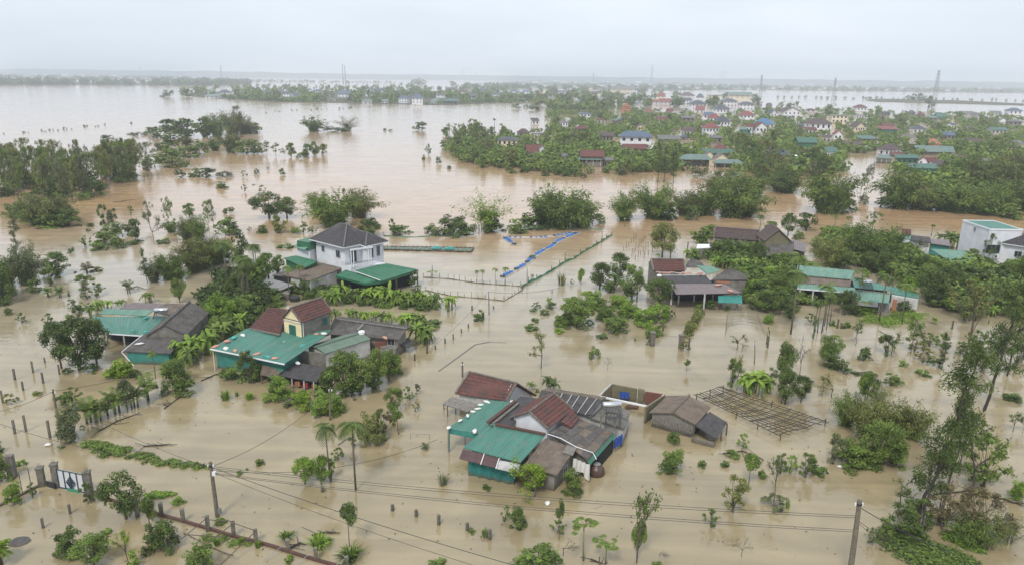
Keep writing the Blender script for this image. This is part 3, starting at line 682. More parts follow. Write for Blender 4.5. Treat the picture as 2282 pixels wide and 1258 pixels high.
# ---- tile and teal house complex in the middle
def house_main():
    t = thing('farmhouse', 'farmhouse with small red tiled gable between teal and grey patched roofs', 'house', pt('e6', 600, 850))
    g = gable(t, pt('e6', 990, 612, 2.75), pt('e6', 1205, 440, 2.75), pt('e6', 628, 530, 2.75), 800+462*.2543, 'white', 'tile', over=.25)
    sheet(t, 'roof_skirt', [pt('e6', 1188, 602, 2.5), pt('e6', 1264, 518, 2.5), pt('e6', 1200, 436, 2.8), pt('e6', 1098, 545, 2.8)], 'tile', 'tile', per=.26)
    z0 = 2.15
    sheet(t, 'teal_roof', [pt('e6', 245, 775, 2.15), pt('e6', 748, 905, 2.15), pt('e6', 962, 662, 2.65), pt('e6', 500, 556, 2.65)], 'corr', 'teal', per=.3)
    sheet(t, 'teal_canopy', [pt('e6', 105, 607, 2.1), pt('e6', 385, 655, 2.1), pt('e6', 695, 372, 2.35), pt('e6', 470, 353, 2.35)], 'corr', 'teal', per=.3)
    mb = MB(); a, b = pt('e6', 108, 612, 2.08), pt('e6', 372, 655, 2.08)
    mb.add([a, b, b-Vector((0, 0, .5)), a-Vector((0, 0, .4)), a+Vector((0, .04, 0)), b+Vector((0, .04, 0)), b+Vector((0, .04, -.5)), a+Vector((0, .04, -.4))], [(0, 1, 2, 3), (7, 6, 5, 4), (0, 4, 5, 1), (3, 2, 6, 7)]); part(t, 'canopy_valance', mb, 'tealwall')
    posts(t, [('e6', 115, 815, 610), ('e6', 262, 760, 660), ('e6', 600, 560, 420)], .05, 'metal')
    mb = MB(); p = pt('e6', 118, 812); mb.bar((p.x+.05, p.y, 1.9), (p.x+.02, p.y, .1), .16, .03); part(t, 'gutter_pipe', mb, 'tealwall')
    sheet(t, 'maroon_awning', [pt('e6', 210, 868, 1.72), pt('e6', 560, 960, 1.72), pt('e6', 590, 862, 2.08), pt('e6', 243, 785, 2.1)], 'ribs', 'maroon', .03)
    sheet(t, 'white_awning', [pt('e6', 530, 955, 1.73), pt('e6', 722, 1000, 1.72), pt('e6', 745, 915, 2.0), pt('e6', 552, 880, 2.0)], 'ribs', 'whiteold', .03, per=.14)
    for a_, b_ in (((398, 918, 1.76), (430, 825, 2.13)), ((530, 955, 1.78), (560, 865, 2.13))): mb = MB(); mb.bar(pt('e6', *a_), pt('e6', *b_), .06); part(t, 'awning_batten', mb, 'whitepaint')
    A, B = pt('e6', 290, 1012), pt('e6', 690, 1100); nrm = Vector((B.y-A.y, A.x-B.x, 0)).normalized()
    mb = MB(); vs = []; nn = 36
    for i in range(nn+1):
        u = i/nn; p = A.lerp(B, u)
        for k in range(6): vs.append(p + Vector((0, 0, -.1+1.85*k/5)) + nrm*(.07*math.sin(u*31)+.06*math.sin(u*57+k)*(1-k/5)))
    mb.add(vs, [(i*6+k, (i+1)*6+k, (i+1)*6+k+1, i*6+k+1) for i in range(nn) for k in range(5)]); part(t, 'net_curtain', mb, 'net')
    back = Vector((-nrm.x*3.2, -nrm.y*3.2, 0)); back = back if back.y > 0 else -back
    mb = MB(); pa, pb = A+back*.12, B+back*.12; mb.prism([Vector((pa.x, pa.y, 1.9)), Vector((pb.x, pb.y, 1.9)), Vector((pb.x+back.x, pb.y+back.y, 2.3)), Vector((pa.x+back.x, pa.y+back.y, 2.3))], -.8); part(t, 'wall', mb, 'raw')
    # flat blue-grey strip left of the gable and mossy parapets
    sheet(t, 'grey_roof', [pt('e6', 470, 560, 2.5), pt('e6', 660, 585, 2.5), pt('e6', 905, 340, 2.7), pt('e6', 745, 322, 2.7)], 'flat', 'cementdark')
    mb = MB(); mb.bar(pt('e6', 462, 552, 2.62), pt('e6', 700, 365, 2.75), .35, .16); part(t, 'parapet', mb, 'wallred'); mb = MB(); mb.bar(pt('e6', 530, 568, 2.75), pt('e6', 965, 655, 2.75), .26, .18); part(t, 'parapet', mb, 'wallred')
    mb = MB(); mb.bar(pt('e6', 510, 560, 2.66), pt('e6', 730, 385, 2.78), .25, .14); part(t, 'mossy_edge', mb, 'concrete')
    # patched grey roof right of the gable
    sheet(t, 'patched_roof', [pt('e6', 1010, 640, 2.45), pt('e6', 1335, 882, 1.95), pt('e6', 1560, 640, 1.95), pt('e6', 1235, 505, 2.45)], 'flat', 'cementwarm')
    mb = MB(); P0, P1, P2, P3 = pt('e6', 1010, 640, 2.47), pt('e6', 1335, 882, 1.97), pt('e6', 1560, 640, 1.97), pt('e6', 1235, 505, 2.47)
    rr = random.Random(3)
    for i in range(5):
        for j in range(4):
            if rr.random() < .65:
                u0, v0 = i/5+.01, j/4+.01; u1, v1 = u0+.185, v0+.235; f = lambda u, v: P0.lerp(P1, u).lerp(P3.lerp(P2, u), v)+Vector((0, 0, .02+.012*((i+j) % 3)))
                c_ = [f(u0, v0), f(u1, v0), f(u1, v1), f(u0, v1)]; mb.add(c_+[p-Vector((0, 0, .018)) for p in c_], [(0, 1, 2, 3), (0, 4, 5, 1), (1, 5, 6, 2), (2, 6, 7, 3), (3, 7, 4, 0)])
    part(t, 'roof_slab', mb, 'cement')
    mb = MB(); mb.prism([pt('e6', 1035, 650, 2.3), pt('e6', 1320, 858, 1.8), pt('e6', 1545, 640, 1.8), pt('e6', 1240, 515, 2.3)], -.8); part(t, 'wall', mb, 'raw')
    # teal fringe sheet on its outer edge
    sheet(t, 'teal_edge_sheet', [pt('e6', 1352, 930, 1.45), pt('e6', 1583, 670, 1.45), pt('e6', 1548, 632, 1.98), pt('e6', 1322, 880, 1.98)], 'ribs', 'teal', .02)
    mb = MB(); pts = [pt('e6', *p) for p in ((985, 652, 2.75), (1100, 690, 2.6), (1235, 765, 2.35), (1380, 815, 2.1), (1400, 850, 2.0), (1412, 875, 1.9))]; mb.tube(pts, .035, 6); part(t, 'white_pipe', mb, 'whitepaint')
    # back corrugated roof, concrete slab and white side wall
    sheet(t, 'back_roof', [pt('e6', 880, 392, 2.35), pt('e6', 1362, 492, 2.35), pt('e6', 1470, 350, 3.0), pt('e6', 930, 268, 3.0)], 'corr', 'cementdark', per=.36)
    sheet(t, 'back_roof', [pt('e6', 1500, 330, 2.5), pt('e6', 985, 248, 2.5), pt('e6', 930, 268, 3.03), pt('e6', 1470, 350, 3.03)], 'corr', 'cementwarm', per=.36)
    for u in (.35, .5, .62, .76, .9):
        mb = MB(); mb.bar(pt('e6', 880, 392, 2.42).lerp(pt('e6', 1362, 492, 2.42), u), pt('e6', 930, 268, 3.06).lerp(pt('e6', 1470, 350, 3.06), u), .06); part(t, 'roof_batten', mb, 'whiteold')
    mb = MB(); mb.prism([pt('e6', 900, 395, 2.2), pt('e6', 1355, 485, 2.2), pt('e6', 1455, 365, 2.6), pt('e6', 945, 280, 2.6)], -.8); part(t, 'wall', mb, 'whiteold')
    S = [pt('e6', 1280, 490, 1.9), pt('e6', 1655, 610, 1.9), pt('e6', 1712, 452, 1.9), pt('e6', 1400, 370, 1.9)]
    sheet(t, 'concrete_slab', S, 'flat', 'concrete', .14); mb = MB(); c0 = sum(S, Vector())/4; mb.prism([c0.lerp(p, .93)-Vector((0, 0, .1)) for p in S], -.8); part(t, 'side_wall', mb, 'whiteold')
    # front right corrugated shed
    sheet(t, 'rust_grey_roof', [pt('e6', 770, 935, 1.75), pt('e6', 1065, 1015, 1.75), pt('e6', 1232, 775, 2.25), pt('e6', 965, 690, 2.25)], 'corr', 'cementwarm', per=.3)
    mb = MB(); sheetq = [pt('e6', 1115, 815, 2.2), pt('e6', 1205, 842, 2.2), pt('e6', 1240, 772, 2.34), pt('e6', 1150, 748, 2.34)]; sheet(t, 'loose_sheet', sheetq, 'corr', 'woodgrey', .03)
    mb = MB(); mb.prism([pt('e6', 800, 935, 1.6), pt('e6', 1045, 1005, 1.6), pt('e6', 1205, 800, 2.05), pt('e6', 985, 715, 2.1)], -.8); w_ = part(t, 'wall', mb, 'raw')
    a, b = pt('e6', 1045, 1005, 1.6), pt('e6', 1205, 800, 2.05); window(t, a, b, .55, .95, .7, .8, 'dark')
    # near-black block stands in for the shaded openings under the fringe
    mb = MB(); mb.prism([pt('e6', 1400, 830, 1.5), pt('e6', 1440, 840, 1.3), pt('e6', 1560, 705, 1.3), pt('e6', 1545, 660, 1.6)], -.8); part(t, 'lean_to_shade_wall', mb, 'dark')
    # hanging white cloth
    A, B = pt('e6', 1212, 858, 1.75), pt('e6', 1362, 925, 1.7); mb = MB(); vs = []; n2 = Vector((B.y-A.y, A.x-B.x, 0)).normalized()
    for i in range(25):
        u = i/24
        for k in range(5): vs.append(A.lerp(B, u)+Vector((0, 0, -.32*k-.07*k*math.sin(u*9)))+n2*(.06*math.sin(u*26+k*.4)+.05))
    mb.add(vs, [(i*5+k, (i+1)*5+k, (i+1)*5+k+1, i*5+k+1) for i in range(24) for k in range(4)]); solo('hanging_cloth', mb, 'sack', 'white cloth hanging from the eave beside the big brown jar', 'cloth', smooth=True)
    A, B = pt('e6', 1565, 700, 1.5), pt('e6', 1640, 652, 1.5); mb = MB(); vs = []; n2 = Vector((B.y-A.y, A.x-B.x, 0)).normalized()
    for i in range(17):
        u = i/16
        for k in range(5): vs.append(A.lerp(B, u)+Vector((0, 0, -.25*k))+n2*(.08*math.sin(u*19+k*.8)))
    mb.add(vs, [(i*5+k, (i+1)*5+k, (i+1)*5+k+1, i*5+k+1) for i in range(16) for k in range(4)]); solo('blue_tarp', mb, 'bluecloth', 'blue tarp bunched at the corner of the grey patched roof', 'tarp', smooth=True)
    # back left tile house (its own building)
    h = thing('tiled_house', 'low house with long mossy red tile roof and grey side awning', 'house', pt('e6', 450, 420))
    eL, eR, rR, rL = pt('e6', 176, 300, 1.9), pt('e6', 622, 366, 1.9), pt('e6', 712, 210, 3.5), pt('e6', 300, 110, 3.5); bR = pt('e6', 884, 318, 1.0); bL = rL+(bR-rR)
    sheet(h, 'roof', [eL, eR, rR, rL], 'tile', 'tile', per=.26); sheet(h, 'roof', [bR, bL, rL, rR], 'tile', 'tile', per=.26)
    for p, q_ in ((rL, rR), (eR, rR), (bR, rR), (eL, rL)): mb = MB(); mb.bar(p+Vector((0, 0, .06)), q_+Vector((0, 0, .06)), .22, .12); part(h, 'ridge_cap', mb, 'ridge')
    ins = Vector((-.35, .12, 0)); mb = MB(); g3 = [eR+ins-Vector((0, 0, .08)), bR+ins-Vector((0, 0, .08)), rR+ins-Vector((0, 0, .12))]; g4 = [Vector((p.x, p.y, -.8)) for p in g3[:2]]; of = Vector((-.15, .02, 0)); vs = g3+g4+[p+of for p in g3+g4]
    mb.add(vs, [(0, 3, 4, 1), (0, 1, 2), (5, 6, 9, 8), (5, 7, 6), (0, 2, 7, 5), (1, 6, 7, 2), (0, 5, 8, 3), (1, 4, 9, 6)]); part(h, 'gable_wall', mb, 'white')
    mb = MB(); mb.prism([eL+Vector((.4, .3, -.1)), eR+Vector((-.6, .3, -.1)), bR+Vector((-.7, 0, 0)), bL+Vector((.4, 0, 0))], -.8); part(h, 'wall', mb, 'whiteold')
    sheet(h, 'awning', [pt('e6', 62, 392, 1.25), pt('e6', 290, 462, 1.25), pt('e6', 400, 398, 1.7), pt('e6', 148, 326, 1.7)], 'corr', 'woodgrey', per=.24)
    posts(h, [('e6', 108, 500, 405), ('e6', 180, 475, 420), ('e6', 290, 520, 455), ('e6', 76, 440, 395)], .05, 'wood')
    # concrete stand with solar heater
    st = thing('concrete_stand', 'concrete post stand carrying the solar heater', 'stand', pt('e6', 1540, 600)); mb = MB()
    zt = 3.2; cs = [pt('e6', 1455, 492, zt), pt('e6', 1575, 512, zt), pt('e6', 1622, 478, zt), pt('e6', 1500, 462, zt)]
    for p in cs: mb = MB(); mb.box((p.x, p.y, 2.55), (.14, .14, 1.3)); part(st, 'leg', mb, 'concrete')
    mb = MB()
    for i in range(4): mb.bar(cs[i], cs[(i+1) % 4], .12, .12)
    part(st, 'beam', mb, 'concrete')
    heater('e6', 1545, 480, 3.25, 'white solar water heater raised on concrete posts above flat slab', 1.05, .12)
    # jar
    P = pt('e6', 1412, 1005); j = thing('water_jar', 'big brown ceramic jar half sunk beside white cloth', 'jar', P); mb = MB()
    pr = [(.30, -.4), (.62, -.1), (.72, .25), (.66, .6), (.45, .85), (.28, .93), (.3, 1.0)]; n = 24; vs = [(P.x+r*math.cos(6.283*i/n), P.y+r*math.sin(6.283*i/n), z) for r, z in pr for i in range(n)]
    mb.add(vs, [(k*n+i, k*n+(i+1) % n, (k+1)*n+(i+1) % n, (k+1)*n+i) for k in range(len(pr)-1) for i in range(n)]); part(j, 'body', mb, 'jar', True)
    mb = MB(); mb.tube([(P.x, P.y, .98), (P.x, P.y, 1.03), (P.x, P.y, 1.1)], [.33, .33, .1], 18); part(j, 'lid', mb, 'tin')
    ords = ['nearest the tiled house', 'second from the tiled house', 'third from the tiled house', 'fourth from the tiled house', 'fifth from the tiled house', 'sixth from the tiled house', 'at the outer corner post']
    for (x, y), o in zip(((452, 370), (400, 397), (374, 432), (330, 457), (283, 492), (220, 533), (118, 597)), ords): sack('e6', x, y, 2.25, 'sack', 'white sack on teal canopy edge, '+o, s=.3)
    sack('e6', 345, 627, 2.15, 'sack', 'white sack at the low front edge of teal canopy', s=.34); sack('e6', 670, 370, 2.4, 'sack', 'white sack at the back corner where teal canopy meets grey roof', s=.3)
    sack('e6', 495, 580, 2.7, 'wood', 'dark lump on the upper corner of teal roof', s=.2)
house_main()

# ---- roofless walls
def ruin():
    t = thing('roofless_building', 'roofless brick and mud walls with white beam standing in water', 'building', pt('d3', 750, 260))
    def wl(a, b, m, nm, th=.2, zz=None):
        A, B = pt('d3', a[0], a[1]), pt('d3', b[0], b[1]); X, Y = px('d3', a[0], a[2]); z1 = ztop(A, Y); X, Y = px('d3', b[0], b[2]); z2 = ztop(B, Y)
        n = Vector((B.y-A.y, A.x-B.x, 0)).normalized()*th/2; mb = MB()
        mb.prism([Vector((A.x, A.y, z1))-n, Vector((B.x, B.y, z2))-n, Vector((B.x, B.y, z2))+n, Vector((A.x, A.y, z1))+n], -.8); return part(t, nm, mb, m), A, B
    wl((668, 240, 150), (820, 258, 180), 'khaki', 'back_wall'); wl((826, 262, 178), (862, 268, 186), 'khaki', 'pier', .4); wl((868, 270, 196), (980, 300, 213), 'brick', 'brick_wall')
    wl((600, 282, 222), (664, 238, 152), 'khaki', 'side_wall'); wl((868, 390, 292), (986, 302, 214), 'khaki', 'side_wall')
    A, B = pt('d3', 868, 270), pt('d3', 980, 300); window(t, A, B, .32, .75, 1.3, .75, 'white', frame='brick', bars=0, name='window_opening')
    mb = MB(); mb.bar(pt('d3', 592, 226, 1.5), pt('d3', 898, 290, 1.5), .16, .16); part(t, 'beam', mb, 'whitepaint')
    for a_, b_ in (((592, 222, 1.55), (664, 150, 1.55)), ((898, 290, 1.5), (988, 214, 1.62))): mb = MB(); mb.bar(pt('d3', *a_), pt('d3', *b_), .14, .08); part(t, 'wall_coping', mb, 'whiteold')
    P = pt('d3', 790, 298); br = MB(); rr = random.Random(5)
    for i in range(90): br.box((P.x+rr.uniform(-.6, .6), P.y+rr.uniform(-.3, .3), rr.random()*.25), (.26, .14, .09), rr.random()*3)
    solo('brick_pile', br, 'brick', 'pile of red bricks behind the white beam', 'bricks')
    A, B = pt('d3', 714, 188, 1.35), pt('d3', 774, 194, 1.3); A = A-Vector((0, .2, 0)); B = B-Vector((0, .2, 0)); mb = MB(); vs = []
    for i in range(17):
        u = i/16
        for k in range(5): vs.append(A.lerp(B, u)+Vector((0, -.1-.06*math.sin(u*18), -.2*k*(1-.2*abs(u-.5)))))
    mb.add(vs, [(i*5+k, (i+1)*5+k, (i+1)*5+k+1, i*5+k+1) for i in range(16) for k in range(4)]); solo('hanging_cloth', mb, 'bluecloth', 'blue cloth hung on the inner wall of the roofless building', 'cloth', smooth=True)
ruin()
def shed():
    t = thing('boarded_shed', 'brown roofed shed of weathered boards beside trellis', 'shed', pt('d3', 1100, 430))
    A, B, D = pt('d3', 1180, 402, 1.5), pt('d3', 1277, 292, 1.5), pt('d3', 883, 338, 1.5)
    g = gable(t, A, B, D, 800+326*.3641, 'woodgrey', 'cementwarm', kind='corr', over=.25, per=.5, wallz=.35, gm='woodgrey')
    mb = MB()
    for i in range(26):
        p = g['D'].lerp(g['A'], i/25); mb.bar((p.x, p.y-.1, -.5), (p.x, p.y-.1, .9+.25*math.sin(i*3)), .1, .05)
    part(t, 'boards', mb, 'woodgrey')
    mb = MB(); mb.prism([Vector((p.x, p.y, .36)) for p in (g['A'], g['B'], g['C'], g['D'])], -.8); part(t, 'base_wall', mb, 'dark')
    sheet(t, 'lean_to_roof', [pt('d3', 1300, 487, .8), pt('d3', 1376, 386, .8), pt('d3', 1268, 320, 1.4), pt('d3', 1176, 402, 1.4)], 'corr', 'cementdark', per=.3)
    posts(t, [('d3', 1296, 530, 488), ('d3', 1368, 462, 392), ('d3', 1165, 495, 410), ('d3', 1335, 498, 440)], .06, 'wood')
    mb = MB(); a, b = pt('d3', 1155, 492, .25), pt('d3', 1296, 526, .25); mb.bar(a, b, .05, .3); mb.bar(a+Vector((0, 0, .3)), b+Vector((0, 0, .25)), .05, .12); part(t, 'rail', mb, 'woodgrey')
shed()
def trellis():
    t = thing('garden_trellis', 'sagging grid trellis of dark poles over brown water', 'trellis', pt('p', 1700, 920)); z = .55
    A, B, Cc, D = pt('p', 1553, 880, z), pt('p', 1740, 969, z), pt('p', 1840, 936, z), pt('p', 1612, 862, z)
    rr = random.Random(9); f = lambda u, v: A.lerp(B, u).lerp(D.lerp(Cc, u), v)+Vector((0, 0, -.35*math.sin(math.pi*u)*math.sin(math.pi*v)))
    for n_, tr in ((16, 0), (9, 1)):
        for i in range(n_+1):
            s = i/n_+rr.gauss(0, .018); mb = MB(); a0, a1 = -.04*rr.random(), 1+.05*rr.random(); pts = [f(s+.008*rr.gauss(0, 1), a0+(a1-a0)*k/6) if not tr else f(a0+(a1-a0)*k/6, s+.008*rr.gauss(0, 1)) for k in range(7)]
            mb.tube(pts, .042, 4); part(t, 'trellis_pole', mb, 'barkdark')
    for u, v in ((0, 0), (0, 1), (.5, 0), (1, 0), (1, 1), (.5, 1), (0, .5), (.75, 0)):
        p = f(u, v); mb = MB(); mb.tube([(p.x, p.y, -.6), (p.x, p.y, z+.25)], .05, 5); part(t, 'post', mb, 'wood')
trellis()

# ---- house with cream dormer and big teal roof
def house_dormer():
    t = thing('teal_roofed_house', 'house with cream gable rising from a wide teal metal roof', 'house', pt('e5', 450, 950))
    sheet(t, 'teal_roof', [pt('e5', 28, 886, 2.6), pt('e5', 520, 988, 2.6), pt('e5', 800, 800, 3.1), pt('e5', 272, 752, 3.3)], 'corr', 'teal', per=.34)
    sheet(t, 'teal_roof', [pt('e5', 520, 985, 2.58), pt('e5', 600, 935, 2.58), pt('e5', 840, 762, 3.1), pt('e5', 700, 770, 3.14)], 'corr', 'teal', per=.34)
    gb = MB(); gb.bar(pt('e5', 26, 890, 2.58), pt('e5', 522, 992, 2.58), .12, .12); part(t, 'white_gutter', gb, 'whitepaint')
    mb = MB(); mb.prism([pt('e5', 60, 880, 2.48), pt('e5', 505, 970, 2.48), pt('e5', 590, 925, 2.5), pt('e5', 640, 860, 2.6), pt('e5', 280, 775, 2.9)], -.8); part(t, 'wall', mb, 'tealwall')
    mb = MB(); p = pt('e5', 66, 1030); mb.tube([(p.x-.15, p.y, -.5), (p.x-.15, p.y, 2.5)], .05, 6); part(t, 'downpipe', mb, 'whitepaint')
    A, B, D = pt('e5', 632, 715, 4.95), pt('e5', 838, 640, 4.95), pt('e5', 476, 692, 4.95)
    g = gable(t, A, B, D, 480+618*.3338, 'raw', 'tile', over=.18, wallz=2.0, gm='cream')
    mb = MB(); n = (g['A']-g['B']).normalized()*.03; a, d = g['A']+n, g['D']+n; mb.add([Vector((d.x, d.y, 2.2)), Vector((a.x, a.y, 2.2)), Vector((a.x, a.y, 4.9)), Vector((d.x, d.y, 4.9))] + [Vector((v.x+n.x, v.y+n.y, z)) for v, z in ((d, 2.2), (a, 2.2), (a, 4.9), (d, 4.9))], [(0, 3, 2, 1), (4, 5, 6, 7), (0, 1, 5, 4), (1, 2, 6, 5), (2, 3, 7, 6), (3, 0, 4, 7)]); part(t, 'cream_facade', mb, 'cream')
    window(t, g['D']+n*2, g['A']+n*2, .5, 3.75, .95, 1.15, 'shutter', bars=1, frame='shutter'); window(t, g['A'], g['B'], .8, 4.0, .6, .75, 'shutter', frame='shutter')
    mb = MB(); p = g['A'].lerp(g['B'], .06); mb.tube([(p.x, p.y-.12, 3.1), (p.x, p.y-.12, 4.9)], .05, 6); part(t, 'downpipe', mb, 'whitepaint')
    mb = MB(); mb.bar(g['D']+n*3+Vector((0, 0, -.28)), g['A']+n*3+Vector((0, 0, -.28)), .1, .1); part(t, 'string_course', mb, 'whiteold')
    sheet(t, 'side_tile_roof', [pt('e5', 288, 748, 3.3), pt('e5', 490, 792, 3.3), pt('e5', 540, 625, 4.55), pt('e5', 418, 610, 4.55)], 'tile', 'tile', per=.26)
    mb = MB(); mb.bar(pt('e5', 284, 752, 3.3), pt('e5', 490, 796, 3.3), .22, .14); part(t, 'mossy_edge', mb, 'concrete'); mb = MB(); mb.prism([pt('e5', 300, 745, 3.2), pt('e5', 488, 780, 3.2), pt('e5', 535, 640, 4.4), pt('e5', 425, 622, 4.4)], 1); part(t, 'wall', mb, 'raw')
    h = thing('grey_gable_outbuilding', 'outbuilding with faded green gable roof and bare grey front wall', 'outbuilding', pt('e5', 800, 960))
    A, B, D = pt('e5', 792, 922, 2.35), pt('e5', 1100, 822, 2.35), pt('e5', 583, 899, 2.35)
    gable(h, A, B, D, 480+877*.3338, 'whiteold', 'oldgreen', kind='corr', over=.12, per=.34, gm='raw')
    mb = MB(); l = (A-B).normalized()*.02; a, d = A+l+(D-A)*.03+(B-A).normalized()*.1, D+l+(A-D)*.03+(B-A).normalized()*.1; mb.prism([Vector((a.x, a.y, 2.4)), Vector((d.x, d.y, 2.4)), Vector((d.x, d.y+.06, 2.4)), Vector((a.x, a.y+.06, 2.4))], -.8); part(h, 'front_wall', mb, 'raw')
    k = thing('dark_shed', 'dark corrugated shed roof on poles below the grey gable wall', 'shed', pt('e5', 620, 1130))
    sheet(k, 'roof', [pt('e5', 488, 1068, 1.25), pt('e5', 735, 1112, 1.25), pt('e5', 800, 1012, 1.75), pt('e5', 592, 975, 1.75)], 'corr', 'cementdark', per=.25)
    posts(k, [('e5', 500, 1130, 1070), ('e5', 575, 1150, 1085), ('e5', 655, 1165, 1100), ('e5', 720, 1180, 1112)], .06, 'whiteold')
    mb = MB(); mb.prism([pt('e5', 540, 1045, 1.1), pt('e5', 725, 1080, 1.1), pt('e5', 780, 1015, 1.5), pt('e5', 600, 985, 1.5)], -.8); part(k, 'back_wall', mb, 'dark')  # black back wall carries the shade below the shed roof
    k2 = thing('lean_to', 'small brown corrugated lean-to under the teal roof corner', 'lean-to', pt('e5', 430, 1110))
    sheet(k2, 'roof', [pt('e5', 360, 1062, 1.1), pt('e5', 462, 1080, 1.1), pt('e5', 500, 1040, 1.6), pt('e5', 375, 985, 1.7)], 'corr', 'cementwarm', per=.25)
    sheet(k2, 'teal_cover', [pt('e5', 412, 1025, 1.45), pt('e5', 510, 1040, 1.5), pt('e5', 522, 1000, 1.8), pt('e5', 415, 985, 1.75)], 'flat', 'teal', .04)
    posts(k2, [('e5', 372, 1120, 1062), ('e5', 455, 1132, 1082)], .06, 'wood')
    for (x, y, m, l_) in ((662, 1128, 'red', 'red cloth hanging under the dark shed roof'), (722, 1138, 'red', 'red towel at the end post of dark shed'), (610, 1120, 'orange', 'orange crate under the dark shed roof')):
        P = pt('e5', x, y, .6); mb = MB()
        for i in range(8): mb.box((P.x+(i-4)*.07, P.y+.03*math.sin(i*2), .55+.02*(i % 3)), (.07, .03, .55))
        solo('hanging_clothes' if m == 'red' else 'crate', mb, m, l_, 'clothes' if m == 'red' else 'crate')
    # rear wing
    r = thing('cement_roofed_wing', 'low house with long grey cement-sheet roof and brick patch', 'house', pt('e5', 1150, 900))
    A, B = pt('e5', 800, 790, 2.3), pt('e5', 1290, 826, 2.3); Cb = pt('e5', 1340, 752, 3.1)
    sheet(r, 'roof', [A, B, Cb, pt('e5', 855, 684, 3.1)], 'corr', 'cement', per=.3)
    sheet(r, 'roof', [pt('e5', 1385, 742, 2.4), pt('e5', 900, 672, 2.4), pt('e5', 855, 684, 3.12), Cb+Vector((0, 0, .02))], 'corr', 'cement', per=.3)
    mb = MB(); mb.prism([pt('e5', 830, 790, 2.15), pt('e5', 1275, 824, 2.15), pt('e5', 1330, 762, 2.8), pt('e5', 880, 690, 2.8)], -.8); part(r, 'wall', mb, 'raw')
    mb = MB(); mb.prism([pt('e5', 1160, 872, 1.3), pt('e5', 1262, 890, 1.3), pt('e5', 1292, 850, 1.4), pt('e5', 1190, 840, 1.4)], -.8); part(r, 'grey_annex', mb, 'raw')
    mb = MB(); mb.prism([pt('e5', 1125, 850, 1.75), pt('e5', 1200, 838, 1.85), pt('e5', 1205, 822, 1.9), pt('e5', 1130, 832, 1.8)], -.8); part(r, 'brick_wall', mb, 'brick')
    window(r, pt('e5', 1200, 830, 1.9), pt('e5', 1262, 836, 1.9), .55, 1.75, .9, .8, 'dark'); window(r, pt('e5', 1162, 878, 1.2), pt('e5', 1262, 892, 1.2), .45, .8, .45, .4, 'dark')
    mb = MB(); mb.bar(pt('e5', 1010, 762, 2.75), pt('e5', 1055, 715, 3.1), .35, .08); mb.bar(pt('e5', 860, 686, 3.25), pt('e5', 1335, 752, 3.25), .16, .1); part(r, 'ridge_cap', mb, 'woodgrey')
    sheet(r, 'lean_to_roof', [pt('e5', 1350, 882, .9), pt('e5', 1392, 850, .9), pt('e5', 1345, 812, 1.4), pt('e5', 1288, 855, 1.4)], 'corr', 'cementdark', per=.25)
    P = pt('e5', 1035, 774, 2.9); mb = MB(); mb.tube([P-Vector((0, 0, .25)), P, P+Vector((0, 0, .1))], [.42, .42, .36], 16); solo('water_tub', mb, 'whitepaint', 'white round tub on the grey cement-sheet roof', 'tub')
    S = [(62, 872, 'pinksack', 'at the outer corner'), (140, 836, 'pinksack', 'on the outer slope above the corner'), (186, 811, 'tealsack', 'on the outer slope near the tiled part'), (243, 797, 'sack', 'on the outer slope, highest up'), (130, 885, 'sack', 'just above the gutter near the outer corner'), (192, 900, 'pinksack', 'on the gutter right of the white one'),
         (258, 918, 'pinksack', 'small and low on the gutter'), (340, 922, 'pinksack', 'mid way along the gutter'), (410, 940, 'tealsack', 'on the gutter between two pink ones'), (458, 950, 'pinksack', 'broad, near the inner end of gutter'), (640, 866, 'tealsack', 'mid roof below the cream gable'), (525, 842, 'sack', 'just below the green door'),
         (736, 788, 'pinksack', 'beside the grey side wall'), (783, 786, 'sack', 'upright beside the grey side wall')]
    for x, y, m, l_ in S:
        zz = 2.65 if y > 870 else (2.8 if y > 840 else 3.05); sack('e5', x, y, zz-.05, m, {'pinksack': 'pink', 'tealsack': 'teal', 'sack': 'white'}[m]+' sack on wide teal roof, '+l_, s=.42)
    sack('e5', 608, 982, 1.8, 'sack', 'white sack at top corner of the dark shed roof', s=.35); sack('e5', 1188, 812, 2.2, 'pinksack', 'pale pink sack on the cement-sheet roof eave', s=.4)
house_dormer()

